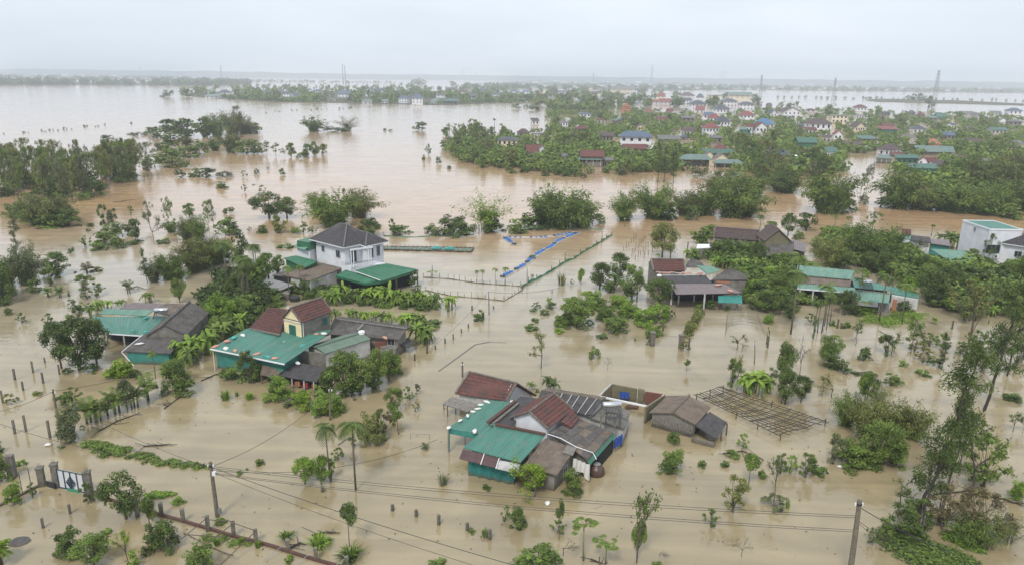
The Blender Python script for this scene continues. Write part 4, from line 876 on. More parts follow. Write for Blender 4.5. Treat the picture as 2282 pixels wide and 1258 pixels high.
# ---- white villa
def villa():
    t = thing('white_villa', 'white two storey villa with dark grey hip roof', 'villa', pt('e5', 950, 400, 0))
    L, Fc = pt('e5', 658, 163, 6.35), pt('e5', 915, 214, 6.35); R1 = pt('e5', 1150, 166, 6.35)
    h = hip(t, Fc, R1, L, 9.0, 'tilegrey', wm='white', over=.7)
    A2, B2 = pt('e5', 1062, 204, 6.2), pt('e5', 1214, 172, 6.2); d = (L-Fc).normalized()*7.0
    h2 = hip(t, A2, B2, A2+d, 7.7, 'tilegrey', wm='white', over=.6, name='front_roof')
    # porch balcony block
    fA, fB = pt('e5', 965, 352, 3.3), pt('e5', 1195, 318, 3.3)
    mb = MB(); dv = (L-Fc).normalized()*2.2; dv.z = 0
    mb.prism([fA, fB, fB+dv, fA+dv], -.8); part(t, 'balcony_deck', mb, 'white')
    mb = MB()
    for i in range(30):
        p = fA.lerp(fB, i/29*.62); mb.tube([p, p+Vector((0, 0, .85))], .018, 4, cap=False)
    mb.bar(fA+Vector((0, 0, .87)), fA.lerp(fB, .62)+Vector((0, 0, .87)), .06); 
    for i in range(10):
        p = fA.lerp(fA+dv, i/9); mb.tube([p, p+Vector((0, 0, .85))], .018, 4, cap=False)
    part(t, 'railing', mb, 'metal')
    for k in (0.0, .07, .5, .57):
        p = fA.lerp(fB, k+.02); mb = MB(); mb.tube([p, p+Vector((0, 0, 2.9))], .09, 8); part(t, 'column', mb, 'whitepaint')
    mb = MB(); mb.bar(fA+Vector((0, 0, 2.95)), fA.lerp(fB, .64)+Vector((0, 0, 2.95)), .3, .22); part(t, 'porch_beam', mb, 'white')
    W1, W2 = h['D'], h['A']   # left facade
    window(t, h['D'], h['A'], .26, 5.0, .7, .95); window(t, h['D'], h['A'], .78, 4.75, 1.0, 1.15)
    window(t, h['A'], h['B'], .28, 4.45, 1.3, 2.2, name='door'); window(t, h2['A'], h2['B'], .30, 4.7, .6, 1.7); window(t, h2['A'], h2['B'], .68, 4.75, .6, 1.7)
    # canopy
    sheet(t, 'green_canopy', [pt('e5', 1160, 440, 2.6), pt('e5', 1414, 360, 2.6), pt('e5', 1195, 318, 3.2), pt('e5', 985, 368, 3.2)], 'corr', 'green', per=.34)
    sheet(t, 'green_canopy', [pt('e5', 862, 402, 2.5), pt('e5', 1060, 452, 2.45), pt('e5', 1155, 430, 2.62), pt('e5', 930, 362, 3.1)], 'corr', 'green', per=.34)
    mb = MB(); a, b, c_ = pt('e5', 1062, 452, 2.45), pt('e5', 1160, 440, 2.55), pt('e5', 1414, 360, 2.55); mb.bar(a-Vector((0, 0, .15)), b-Vector((0, 0, .15)), .06, .4); mb.bar(b-Vector((0, 0, .2)), c_-Vector((0, 0, .2)), .06, .4); mb.bar(pt('e5', 862, 402, 2.45)-Vector((0, 0, .15)), a-Vector((0, 0, .15)), .06, .35); part(t, 'canopy_fascia', mb, 'green')
    mb = MB(); mb.bar(pt('e5', 985, 370, 3.27), pt('e5', 1160, 432, 2.7), .14, .05); part(t, 'canopy_flashing', mb, 'whitepaint')
    posts(t, [('e5', 1410, 470, 362), ('e5', 1130, 500, 445), ('e5', 1270, 500, 410), ('e5', 870, 480, 405), ('e5', 1210, 490, 425)], .11, 'raw')
    mb = MB(); mb.prism([pt('e5', 880, 425, 2.0), pt('e5', 1180, 425, 2.0), pt('e5', 1360, 385, 2.0), pt('e5', 1190, 345, 2.4), pt('e5', 960, 385, 2.4)], -.8); part(t, 'ground_floor_shade_wall', mb, 'dark')  # shade under the canopy is painted as near-black wall colour
    # lower white extension and green box at the back left
    mb = MB(); e1, e2 = pt('e5', 604, 215, 4.6), pt('e5', 690, 232, 4.6); mb.prism([e1, e2, e2+Vector((1.5, 3.2, 0)), e1+Vector((1.5, 3.2, 0))], -.8); part(t, 'rear_block', mb, 'white')
    mb = MB(); e1, e2 = pt('e5', 604, 168, 6.0), pt('e5', 686, 180, 6.0); mb.prism([e1, e2, e2+Vector((1.2, 2.6, 0)), e1+Vector((1.2, 2.6, 0))], 4.62); part(t, 'green_stair_box', mb, 'green')
    sheet(t, 'green_awning', [pt('e5', 586, 212, 4.75), pt('e5', 655, 232, 4.75), pt('e5', 684, 206, 5.25), pt('e5', 603, 188, 5.25)], 'corr', 'palegreen', .04)
    sheet(t, 'green_low_roof', [pt('e5', 512, 285, 2.9), pt('e5', 655, 348, 2.9), pt('e5', 748, 305, 3.4), pt('e5', 600, 268, 3.4)], 'corr', 'green', per=.34)
    mb = MB(); mb.prism([pt('e5', 530, 292, 2.75), pt('e5', 655, 345, 2.75), pt('e5', 740, 310, 3.2), pt('e5', 605, 275, 3.2)], -.8); part(t, 'green_wall', mb, 'green')
    o = thing('flat_outhouse', 'white walled outhouse with rusty brown flat roof below the villa', 'outhouse', pt('e5', 760, 500))
    sheet(o, 'roof', [pt('e5', 500, 395, 2.15), pt('e5', 688, 436, 2.15), pt('e5', 910, 350, 2.6), pt('e5', 745, 310, 2.7)], 'corr', 'cementwarm', per=.5)
    mb = MB(); mb.prism([pt('e5', 560, 410, 2.0), pt('e5', 695, 440, 2.0), pt('e5', 870, 372, 2.3), pt('e5', 745, 325, 2.4)], -.8); part(o, 'wall', mb, 'whiteold')
    mb = MB(); mb.bar(pt('e5', 640, 352, 2.7), pt('e5', 690, 340, 2.75), .5, .06); part(o, 'loose_sheet', mb, 'tin')
    sheet(o, 'side_roof', [pt('e5', 436, 400, 1.9), pt('e5', 560, 412, 2.0), pt('e5', 640, 350, 2.4), pt('e5', 520, 372, 2.2)], 'corr', 'cement', per=.5)
    mb = MB(); mb.prism([pt('e5', 450, 405, 1.75), pt('e5', 560, 420, 1.8), pt('e5', 620, 380, 2.0), pt('e5', 530, 385, 1.9)], -.8); part(o, 'dark_wall', mb, 'dark')
    k = thing('tin_shed', 'open shed with pale tin roof left of the rusty outhouse', 'shed', pt('e5', 470, 520))
    sheet(k, 'roof', [pt('e5', 350, 462, 1.2), pt('e5', 485, 503, 1.2), pt('e5', 584, 462, 1.6), pt('e5', 432, 420, 1.6)], 'corr', 'tin', per=.4)
    posts(k, [('e5', 482, 548, 500), ('e5', 570, 520, 462), ('e5', 372, 500, 462)], .06, 'wood')
    mb = MB(); mb.prism([pt('e5', 480, 512, .9), pt('e5', 548, 525, .9), pt('e5', 560, 495, 1), pt('e5', 490, 490, 1)], -.8); part(k, 'side_wall', mb, 'raw')
    P = pt('e5', 592, 568); mb = MB(); mb.tube([(P.x, P.y, -.5), (P.x, P.y, .62), (P.x, P.y, .66)], [.75, .78, .7], 20); solo('black_drum', mb, 'wire', 'round black water drum between outhouse and red tiled roof', 'drum')
villa()

# ---- left house
def house_left():
    t = thing('open_front_house', 'house with teal sheet roof and open dark front by the big round tree', 'house', pt('c5', 900, 1050))
    sheet(t, 'teal_roof', [pt('c5', 742, 948, 1.95), pt('c5', 1018, 966, 1.95), pt('c5', 1168, 828, 2.55), pt('c5', 640, 832, 2.7)], 'corr', 'teal', per=.34)
    sheet(t, 'bright_teal_roof', [pt('c5', 690, 812, 2.72), pt('c5', 1020, 828, 2.72), pt('c5', 1085, 785, 2.95), pt('c5', 745, 776, 2.95)], 'corr', 'palegreen', per=.34)
    sheet(t, 'brown_roof', [pt('c5', 838, 776, 2.75), pt('c5', 1085, 788, 2.75), pt('c5', 1165, 745, 3.0), pt('c5', 938, 734, 3.0)], 'corr', 'brownsheet', per=.34)
    sheet(t, 'brown_roof', [pt('c5', 1080, 800, 2.7), pt('c5', 1215, 835, 2.7), pt('c5', 1320, 745, 3.0), pt('c5', 1170, 738, 3.0)], 'corr', 'cementwarm', per=.34)
    mb = MB(); mb.bar(pt('c5', 740, 952, 1.92), pt('c5', 1018, 970, 1.92), .1, .12); part(t, 'white_gutter', mb, 'whitepaint')
    posts(t, [('c5', 758, 1058, 955), ('c5', 880, 1060, 960)], .08, 'whiteold')
    mb = MB(); mb.prism([pt('c5', 770, 900, 1.9), pt('c5', 1030, 920, 1.9), pt('c5', 1150, 840, 2.3), pt('c5', 700, 830, 2.4)], -.8); part(t, 'inner_shade_wall', mb, 'dark')  # open front: its shade is put into this wall's black colour
    A, B, D = pt('c5', 1302, 965, 2.35), pt('c5', 1470, 800, 2.35), pt('c5', 1043, 942, 2.35)
    gable(t, A, B, D, 440+888*.318, 'raw', 'cement', kind='corr', over=.2, per=.3, gm='raw')
    sheet(t, 'front_lean_roof', [pt('c5', 868, 1076, 1.6), pt('c5', 1192, 1092, 1.6), pt('c5', 1308, 968, 2.2), pt('c5', 1015, 955, 2.2)], 'corr', 'cement', per=.3)
    mb = MB(); mb.prism([pt('c5', 890, 1078, 1.5), pt('c5', 1180, 1090, 1.5), pt('c5', 1285, 985, 2.0), pt('c5', 1030, 975, 2.0)], -.8); part(t, 'front_wall', mb, 'tealwall')
    mb = MB(); mb.bar(pt('c5', 852, 1080, 1.55), pt('c5', 940, 1178, .05), .08); mb.bar(pt('c5', 852, 1080, 1.6), pt('c5', 1000, 960, 2.15), .08); part(t, 'white_pole', mb, 'whitepaint')
    heater('c5', 1135, 835, 2.6, 'white solar heater on roof of the open front house', 1.0, .1)
    for x, y, l_ in ((1025, 840, 'near the solar heater'), (935, 928, 'low in the middle'), (1020, 938, 'low at the inner corner'), (790, 786, 'high on the pale strip')): sack('c5', x, y, 2.3 if y > 900 else 2.6, 'tealsack', 'teal sack on open front house roof, '+l_, s=.36)
    sack('c5', 980, 1022, 1.9, 'sack', 'white sack on grey lean roof of the open front house', s=.36)
house_left()

# ---- right side houses
def house_f():
    t = thing('porch_house', 'house with red tile back roof and long open porch facing fruit bushes', 'house', pt('e7', 550, 650))
    sheet(t, 'porch_roof', [pt('e7', 348, 572, 2.6), pt('e7', 822, 562, 2.6), pt('e7', 690, 492, 3.0), pt('e7', 298, 492, 3.0)], 'ribs', 'brownsheet', .05)
    mb = MB(); mb.bar(pt('e7', 348, 574, 2.5), pt('e7', 822, 564, 2.5), .08, .2); part(t, 'porch_beam', mb, 'dark')
    sheet(t, 'middle_roof', [pt('e7', 290, 492, 3.02), pt('e7', 612, 492, 3.02), pt('e7', 560, 430, 3.35), pt('e7', 236, 430, 3.35)], 'corr', 'cementdark', per=.3)
    sheet(t, 'tile_roof', [pt('e7', 190, 404, 3.4), pt('e7', 412, 402, 3.4), pt('e7', 396, 318, 4.75), pt('e7', 172, 316, 4.75)], 'tile', 'tile', per=.3)
    A, B = pt('e7', 190, 404, 3.3), pt('e7', 410, 402, 3.3); mb = MB(); dv = Vector((0, 5.0, 0)); mb.prism([A, B, B+dv, A+dv], -.8); part(t, 'wall', mb, 'raw')
    r0, r1 = pt('e7', 172, 316, 4.75), pt('e7', 396, 318, 4.75); sheet(t, 'tile_roof', [r1+Vector((0, 2.6, -1.3)), r0+Vector((0, 2.6, -1.3)), r0, r1], 'tile', 'tile', per=.3)
    mb = MB(); g = [A-Vector((.1, 0, 0)), A+Vector((-.1, 5, 0)), r0+Vector((.05, 0, -.05))]; mb.add(g+[p+Vector((.15, 0, 0)) for p in g], [(0, 2, 1), (3, 4, 5), (0, 3, 5, 2), (1, 2, 5, 4)]); part(t, 'gable_wall', mb, 'raw')
    mb = MB(); mb.bar(r0+Vector((-.1, 0, .05)), r1+Vector((.1, 0, .05)), .25, .14); mb.bar(A+Vector((-.15, -.1, .2)), r0+Vector((-.15, 0, .05)), .25, .14); mb.bar(B+Vector((.15, -.1, .2)), r1+Vector((.15, 0, .05)), .25, .14); part(t, 'ridge_cap', mb, 'concrete')
    mb = MB(); rr = random.Random(4); a, b = pt('e7', 200, 412, 3.42), pt('e7', 560, 424, 3.42)
    mb.bar(a, b, .3, .1); mb.bar(pt('e7', 230, 434, 3.4), pt('e7', 600, 432, 3.4), .14, .1); part(t, 'parapet', mb, 'whiteold')
    mb = MB()
    for i in range(26): p = a.lerp(b, rr.random())+Vector((0, rr.uniform(-1.0, .2), .12)); mb.box(p, (.45, .22, .12), rr.uniform(-.5, .5))
    part(t, 'loose_bricks', mb, 'pinksack')
    sheet(t, 'grey_roof', [pt('e7', 400, 380, 3.3), pt('e7', 560, 372, 3.3), pt('e7', 520, 330, 4.1), pt('e7', 455, 312, 4.3)], 'corr', 'cement', per=.3)
    sheet(t, 'teal_sheet', [pt('e7', 575, 428, 3.3), pt('e7', 668, 402, 3.3), pt('e7', 615, 368, 3.7), pt('e7', 490, 362, 3.9)], 'corr', 'palegreen', per=.3)
    P = [pt('e7', 600, 470, 3.1), pt('e7', 872, 466, 3.1), pt('e7', 735, 384, 4.2), pt('e7', 720, 386, 4.2)]; sheet(t, 'hip_roof', P, 'corr', 'cement', per=.3)
    sheet(t, 'hip_roof', [pt('e7', 872, 466, 3.1), pt('e7', 850, 425, 3.1), pt('e7', 745, 382, 4.18), pt('e7', 735, 386, 4.18)], 'corr', 'cement', per=.3)
    mb = MB(); mb.prism([pt('e7', 625, 475, 2.95), pt('e7', 855, 470, 2.95), pt('e7', 830, 430, 3), pt('e7', 640, 420, 3)], -.8); part(t, 'wall', mb, 'raw')
    mb = MB(); mb.bar(pt('e7', 640, 480, 3.0), pt('e7', 740, 486, 2.9), .1, .25); part(t, 'orange_fascia', mb, 'orange')
    posts(t, [('e7', 362, 652, 574), ('e7', 475, 640, 572), ('e7', 545, 702, 570), ('e7', 610, 640, 568), ('e7', 675, 660, 630), ('e7', 790, 655, 565), ('e7', 308, 660, 500)], .1, 'whiteold')
    mb = MB(); mb.prism([pt('e7', 340, 500, 2.6), pt('e7', 700, 500, 2.6), pt('e7', 700, 470, 2.8), pt('e7', 330, 470, 2.8)], -.8); part(t, 'back_wall', mb, 'dark')  # porch shade painted as a near-black back wall
    sheet(t, 'teal_awning', [pt('e7', 655, 632, 1.45), pt('e7', 830, 638, 1.45), pt('e7', 825, 575, 2.2), pt('e7', 652, 580, 2.2)], 'ribs', 'tealwall', .03)
    sack('e7', 655, 505, 2.95, 'pinksack', 'pink block on porch roof beside the orange fascia', s=.45); sack('e7', 740, 546, 2.7, 'pinksack', 'pink block near the outer end of porch roof', s=.5); sack('e7', 225, 436, 3.4, 'sack', 'white sack at corner under the red tile roof of porch house', s=.5)
house_f()
def house_g():
    t = thing('long_teal_house', 'long house with stepped teal and brown roofs behind areca palms', 'house', pt('e7', 1500, 620))
    sheet(t, 'upper_teal_roof', [pt('e7', 1224, 430, 3.3), pt('e7', 1615, 464, 3.3), pt('e7', 1645, 400, 3.8), pt('e7', 1230, 360, 3.8)], 'corr', 'palegreen', per=.4)
    sheet(t, 'brown_roof', [pt('e7', 1208, 488, 2.75), pt('e7', 1612, 518, 2.75), pt('e7', 1622, 466, 3.15), pt('e7', 1216, 434, 3.15)], 'corr', 'cementwarm', per=.4)
    sheet(t, 'front_teal_roof', [pt('e7', 1212, 528, 2.4), pt('e7', 1660, 566, 2.4), pt('e7', 1645, 522, 2.7), pt('e7', 1212, 488, 2.72)], 'corr', 'palegreen', per=.4)
    mb = MB(); mb.bar(pt('e7', 1212, 530, 2.36), pt('e7', 1640, 566, 2.36), .08, .16); part(t, 'white_gutter', mb, 'whitepaint')
    sheet(t, 'side_teal_roof', [pt('e7', 1640, 522, 2.7), pt('e7', 1895, 548, 2.7), pt('e7', 1905, 520, 2.9), pt('e7', 1625, 440, 3.5)], 'corr', 'teal', per=.4)
    sheet(t, 'low_teal_roof', [pt('e7', 1608, 618, 1.9), pt('e7', 1892, 636, 1.75), pt('e7', 1897, 568, 2.45), pt('e7', 1655, 542, 2.5)], 'corr', 'palegreen', per=.4)
    sheet(t, 'tin_eave', [pt('e7', 1602, 644, 1.5), pt('e7', 1812, 664, 1.4), pt('e7', 1815, 630, 1.82), pt('e7', 1610, 616, 1.88)], 'corr', 'tin', .04)
    mb = MB(); mb.bar(pt('e7', 1650, 540, 2.56), pt('e7', 1895, 566, 2.5), .2, .1); part(t, 'timber_edge', mb, 'woodgrey')
    sheet(t, 'end_teal_roof', [pt('e7', 1910, 565, 2.35), pt('e7', 2118, 604, 1.9), pt('e7', 2105, 570, 2.2), pt('e7', 1895, 505, 2.9)], 'corr', 'teal', per=.4)
    mb = MB(); mb.prism([pt('e7', 1915, 580, 2.15), pt('e7', 2108, 612, 1.8), pt('e7', 2095, 580, 2.0), pt('e7', 1910, 530, 2.5)], -.8); part(t, 'stained_wall', mb, 'whiteold')
    mb = MB(); mb.prism([pt('e7', 1235, 500, 2.4), pt('e7', 1640, 535, 2.4), pt('e7', 1880, 575, 2.2), pt('e7', 1880, 530, 2.5), pt('e7', 1620, 475, 3.0), pt('e7', 1230, 440, 3.0)], -.8); part(t, 'inner_shade_wall', mb, 'dark')  # wall coloured near-black in place of shade under the stepped roofs
    posts(t, [('e7', 1330, 655, 540), ('e7', 1235, 645, 530), ('e7', 1450, 650, 550), ('e7', 1550, 660, 560), ('e7', 1815, 700, 640), ('e7', 1890, 695, 636)], .09, 'whiteold')
    mb = MB(); a = pt('e7', 1925, 700); mb.box((a.x, a.y, .9), (.6, .12, 2.2)); part(t, 'orange_door', mb, 'orange')
    mb = MB(); a, b = pt('e7', 1820, 700), pt('e7', 1890, 706); mb.prism([Vector((a.x, a.y, 1.4)), Vector((b.x, b.y, 1.4)), Vector((b.x, b.y+.2, 1.4)), Vector((a.x, a.y+.2, 1.4))], -.8); part(t, 'tin_panel', mb, 'tin')
    heater('e7', 1718, 528, 2.65, 'shiny solar heater on the long teal house', 1.1, 0)
house_g()
def house_h():
    t = thing('brown_tile_house', 'house with long brown tile roof beside a mossy gabled one', 'house', pt('e7', 780, 250))
    A, B = pt('e7', 618, 158, 2.7), pt('e7', 945, 186, 2.7); gable(t, A, B, A+Vector((.5, 6, 0)), 480+84*.3067, 'raw', 'tilebrown', over=.3, per=.3)
    k = thing('grey_sheet_house', 'house with wide grey sheet roof sloping below a brown gable', 'house', pt('e7', 1100, 290))
    A, B = pt('e7', 990, 190, 3.6), pt('e7', 1188, 192, 3.6); mid = (A+B)/2
    D = A+Vector((.3, 5, 0)); L = B-A
    gable(k, B, B+Vector((.3, 5.5, 0)), A, 480+104*.3067, 'khaki', 'tilebrown', over=.25, per=.3, wallz=1.5)
    sheet(k, 'grey_roof', [pt('e7', 960, 292, 1.6), pt('e7', 1200, 305, 1.6), pt('e7', 1205, 190, 3.5), pt('e7', 945, 165, 3.5)], 'corr', 'cement', per=.4)
    mb = MB(); mb.prism([pt('e7', 970, 290, 1.4), pt('e7', 1190, 300, 1.4), pt('e7', 1195, 215, 2.9), pt('e7', 955, 190, 2.9)], -.8); part(k, 'wall', mb, 'raw')
    sheet(k, 'side_roof', [pt('e7', 1195, 245, 2.5), pt('e7', 1290, 268, 2.2), pt('e7', 1297, 206, 2.9), pt('e7', 1188, 170, 3.3)], 'corr', 'brownsheet', per=.4); mb = MB(); mb.prism([pt('e7', 1200, 245, 2.2), pt('e7', 1282, 265, 1.9), pt('e7', 1290, 212, 2.6), pt('e7', 1195, 190, 2.8)], -.8); part(k, 'side_wall', mb, 'raw')
    P = pt('e7', 980, 160, 3.2); mb = MB(); mb.tube([P-Vector((0, 0, .2)), P+Vector((0, 0, 1.1)), P+Vector((0, 0, 1.25))], [.6, .6, .3], 14); solo('blue_water_tank', mb, 'tealsack', 'light blue water tank between brown and grey roofs', 'water tank')
    s = thing('white_roofed_shed', 'small grey shed with white sloping roof beside the brown tile house', 'shed', pt('e7', 560, 270)); sheet(s, 'roof', [pt('e7', 494, 242, 1.5), pt('e7', 612, 236, 1.6), pt('e7', 612, 208, 1.9), pt('e7', 503, 208, 1.8)], 'ribs', 'whitepaint', .04)
    a, b = pt('e7', 530, 245, 1.4), pt('e7', 610, 240, 1.5); mb = MB(); mb.prism([a, b, b+Vector((0, 2, 0)), a+Vector((0, 2, 0))], -.8); part(s, 'wall', mb, 'tin')
house_h()
def house_ij():
    t = thing('white_walled_house', 'white walled house with dark flat roofs half hidden by trees', 'house', pt('c8', 1130, 400))
    for (nm, pts, m) in (('flat_roof', [(1095, 298, 3.0), (1240, 318, 3.0), (1235, 278, 3.1), (1102, 264, 3.1)], 'cementdark'), ('shed_roof', [(1225, 320, 2.6), (1378, 342, 2.5), (1368, 296, 2.9), (1232, 290, 2.9)], 'brownsheet'), ('teal_roof', [(970, 290, 3.1), (1100, 292, 3.1), (1102, 264, 3.4), (1030, 262, 3.4)], 'palegreen'), ('tile_roof', [(1035, 264, 3.5), (1102, 264, 3.5), (1100, 222, 4.4), (1038, 220, 4.4)], 'tile')):
        sheet(t, nm, [pt('c8', *p) for p in pts], 'tile' if m == 'tile' else 'corr', m, per=.4)
    mb = MB(); mb.prism([pt('c8', 965, 300, 2.9), pt('c8', 1100, 300, 2.9), pt('c8', 1225, 318, 2.8), pt('c8', 1230, 285, 2.9), pt('c8', 1035, 262, 3.0)], -.8); part(t, 'wall', mb, 'white'); mb = MB(); mb.prism([pt('c8', 1240, 325, 2.4), pt('c8', 1370, 345, 2.3), pt('c8', 1362, 305, 2.6), pt('c8', 1240, 300, 2.6)], -.8); part(t, 'teal_wall', mb, 'tealwall')
    g = thing('green_barn', 'low barn with pale green gabled sheet roof left of the white block house', 'barn', pt('c8', 1450, 450))
    sheet(g, 'roof', [pt('c8', 1385, 460, 1.9), pt('c8', 1575, 447, 1.9), pt('c8', 1470, 372, 2.9), pt('c8', 1240, 360, 2.9)], 'corr', 'palegreen', per=.4); mb = MB(); mb.prism([pt('c8', 1390, 462, 1.75), pt('c8', 1560, 450, 1.75), pt('c8', 1475, 400, 2.3), pt('c8', 1300, 392, 2.3)], -.8); part(g, 'wall', mb, 'green')
    w_ = thing('white_block_house', 'tall white block house with teal flat roof and air conditioner', 'house', pt('c8', 1640, 480))
    # corner at front, left face and right face
    Fc = pt('c8', 1655, 228, 6.8); Lc = pt('c8', 1537, 166, 6.8); Rc = pt('c8', 1884, 232, 6.8); x = (Rc-Fc); y = (Lc-Fc); y = y-x*(y.dot(x)/x.dot(x)); Lc = Fc+y; Bc = Rc+y
    mb = MB(); mb.prism([Fc, Rc, Bc, Lc], -.8); part(w_, 'wall', mb, 'white')
    i = lambda p: ((Fc+Rc+Bc+Lc)/4).lerp(p, .95)+Vector((0, 0, .12)); sheet(w_, 'teal_roof', [i(Fc), i(Rc), i(Bc), i(Lc)], 'corr', 'teal', per=.4)
    mb = MB(); 
    for a, b in ((Fc, Rc), (Rc, Bc), (Bc, Lc), (Lc, Fc)): mb.bar(a+Vector((0, 0, .1)), b+Vector((0, 0, .1)), .2, .24)
    part(w_, 'parapet', mb, 'whitepaint')
    window(w_, Lc, Fc, .5, 6.0, .5, .8); window(w_, Fc, Rc, .2, 3.2, 2.6, 1.6, bars=2)
    a = Fc.lerp(Rc, .3); ac = MB(); ac.box((a.x, a.y-.35, 1.9), (.9, .35, .6)); o = part(w_, 'air_conditioner', ac, 'whitepaint'); fn = MB(); fn.tube([(a.x-.1, a.y-.54, 1.9), (a.x-.1, a.y-.56, 1.9)], .22, 14); part(o, 'fan_grille', fn, 'dark')
    v = thing('grey_roofed_white_house', 'white house with dark grey hip roof joined to the white block house', 'house', pt('c8', 1850, 500))
    hip(v, pt('c8', 1735, 318, 4.4), pt('c8', 2100, 370, 4.4), pt('c8', 1735, 318, 4.4)+Vector((2, 9, 0)), 6.6, 'tilegrey', wm='white', over=.5)
    window(v, pt('c8', 1760, 345, 4.3), pt('c8', 1893, 360, 4.3), .75, 3.2, 1.1, 1.1)
    sh = thing('blue_stilt_hut', 'small bluish white hut with silver tank on a stand', 'hut', pt('c4', 375, 885)); a, b = pt('c4', 318, 832, 3.2), pt('c4', 440, 838, 3.0); mb = MB(); dv = Vector((0, 5, 0)); mb.prism([a, b, b+dv, a+dv], -.8); part(sh, 'wall', mb, 'white')
    sheet(sh, 'roof', [pt('c4', 308, 842, 3.0), pt('c4', 448, 850, 2.9), pt('c4', 425, 824, 3.5), pt('c4', 318, 820, 3.5)], 'ribs', 'Rslate', .05); window(sh, a, b, .3, 1.6, 1, 2.2, 'dark', name='door', bars=0); window(sh, a, b, .75, 2, 1, 1.2, 'dark')
    P = pt('c4', 328, 800, 4.6); mb = MB(); mb.tube([P-Vector((0, 0, .4)), P+Vector((0, 0, .5)), P+Vector((0, 0, .7))], [.6, .6, .2], 12); part(sh, 'silver_tank', mb, 'steel', True)
house_ij()

# ================================================================ gate, walls, posts, poles, wires
def gate():
    t = thing('garden_gate', 'white and navy metal gate with diamond ornament between mossy pillars', 'gate', pt('g3', 550, 700))
    def pillar(x, yb, yt, w_=.46, cr_='g3', par=t):
        P = pt(cr_, x, yb); X, Y = px(cr_, x, yt); z = ztop(P, Y); mb = MB(); mb.box((P.x, P.y, z/2-.4), (w_, w_, z+.8), .25); mb.box((P.x, P.y, z+.04), (w_+.1, w_+.1, .12), .25); o = part(par, 'pillar', mb, 'concrete')
        rb = MB()
        for i in (-1, 0, 1): rb.tube([(P.x+i*.1, P.y, z), (P.x+i*.12, P.y, z+.45)], .012, 4)
        part(o, 'rebar', rb, 'wire'); return P, z
    p1, z1 = pillar(300, 660, 265); p2, z2 = pillar(875, 810, 400); pillar(40, 640, 330)
    A, B = pt('g3', 350, 680), pt('g3', 800, 775); X, Y = px('g3', 320, 345); zt = ztop(A, Y)
    mb = MB(); x = (B-A).normalized(); L = (B-A).length; up = Vector((0, 0, 1)); n = Vector((x.y, -x.x, 0)); zb = .12
    c = lambda u, z: A+x*(u*L)+up*z
    mb.box(c(.5, (zt+zb)/2), (L, .04, zt-zb), axes=(x, n, up))
    part(t, 'gate_panel', mb, 'whitepaint')
    sl = MB()
    for i in range(16): sl.box(c(.5, zb+(zt-zb)*(i+.5)/16)+n*.03, (L*.98, .02, .02), axes=(x, n, up))
    part(t, 'slats', sl, 'frame')
    fr = MB()
    for u in (0, .25, .5, .75, 1): fr.box(c(u, (zt+zb)/2)+n*.06, (.07, .06, zt-zb), axes=(x, n, up))
    for z in (zb, zt): fr.box(c(.5, z)+n*.062, (L, .05, .07), axes=(x, n, up))
    part(t, 'gate_frame', fr, 'navy')
    dm = MB(); zc = (zt+zb)/2-.15; r = .42; k = [c(.5, zc)+x*r*1.0+n*.11, c(.5, zc)+up*r*1.3+n*.11, c(.5, zc)-x*r*1.0+n*.11, c(.5, zc)-up*r*1.3+n*.11]
    for i in range(4): dm.bar(k[i], k[(i+1) % 4], .06)
    for s in (.62, .3):
        kk = [c(.5, zc)+n*.11+(p-c(.5, zc)-n*.11)*s for p in k]
        for i in range(4): dm.bar(kk[i], kk[(i+1) % 4], .03)
    dm.bar(k[0], k[2], .03); dm.bar(k[1], k[3], .04)
    for i in range(4): dm.bar(k[i].lerp(k[(i+1) % 4], .5), c(.5, zc)+n*.11, .03)
    part(t, 'diamond_ornament', dm, 'navy')
    cl = MB(); cl.box(c(.55, .1)+n*.12, (1.2, .03, .35), axes=(x, n, up)); part(t, 'green_net_rag', cl, 'greennet')
    w1 = MB(); w1.bar(pt('g3', 110, 600, .35), pt('g3', 255, 640, .35), .1, .5); part(t, 'ornamental_rail', w1, 'wire')
    # front wall with posts
    wl = thing('boundary_wall', 'red brown garden wall top just above water with concrete posts', 'wall', pt('d1', 1200, 980))
    pts = [pt('d1', x, y, .12) for x, y in ((600, 832), (843, 905), (990, 948), (1122, 985), (1275, 1030), (1432, 1078), (1568, 1110), (1690, 1145))] + [pt('d2', x, y, .12) for x, y in ((225, 1170), (397, 1222), (585, 1275))]
    for a, b in zip(pts[:-1], pts[1:]): mb = MB(); mb.bar(a-Vector((0, 0, .2)), b-Vector((0, 0, .2)), .22, .5); part(wl, 'wall_section', mb, 'wallred')
    for (cr_, x, yb, yt) in (('d1', 843, 960, 850), ('d1', 990, 955, 876), ('d1', 1122, 990, 912), ('d1', 1275, 1048, 955), ('d1', 1432, 1080, 992), ('d1', 1568, 1118, 1040), ('d2', 30, 1112, 1040), ('d2', 225, 1172, 1100), ('d2', 397, 1225, 1152), ('d2', 585, 1275, 1206)):
        P = pt(cr_, x, yb); X, Y = px(cr_, x, yt); z = ztop(P, Y); mb = MB(); mb.box((P.x, P.y, z/2-.4), (.27, .27, z+.8), .3); part(wl, 'post', mb, 'concrete')
    wl2 = thing('low_wall', 'mossy low wall just above water left of the gate', 'wall', pt('d1', 150, 840)); mb = MB(); mb.bar(pt('d1', -60, 925, 0), pt('d1', 250, 770, 0), .25, .3); part(wl2, 'wall_section', mb, 'concrete'); mb = MB(); P = pt('d1', 80, 720); mb.box((P.x, P.y, .6), (.55, .55, 2.9), .25); part(wl2, 'pillar', mb, 'concrete')
    for x, y1, y0 in ((140, 825, 690), (190, 770, 665)):
        P = pt('d1', x, y1); mb = MB(); mb.tube([(P.x, P.y, -.5), (P.x, P.y, ztop(P, 800+y0*.3641))], .03, 5); part(wl2, 'rod', mb, 'wire')
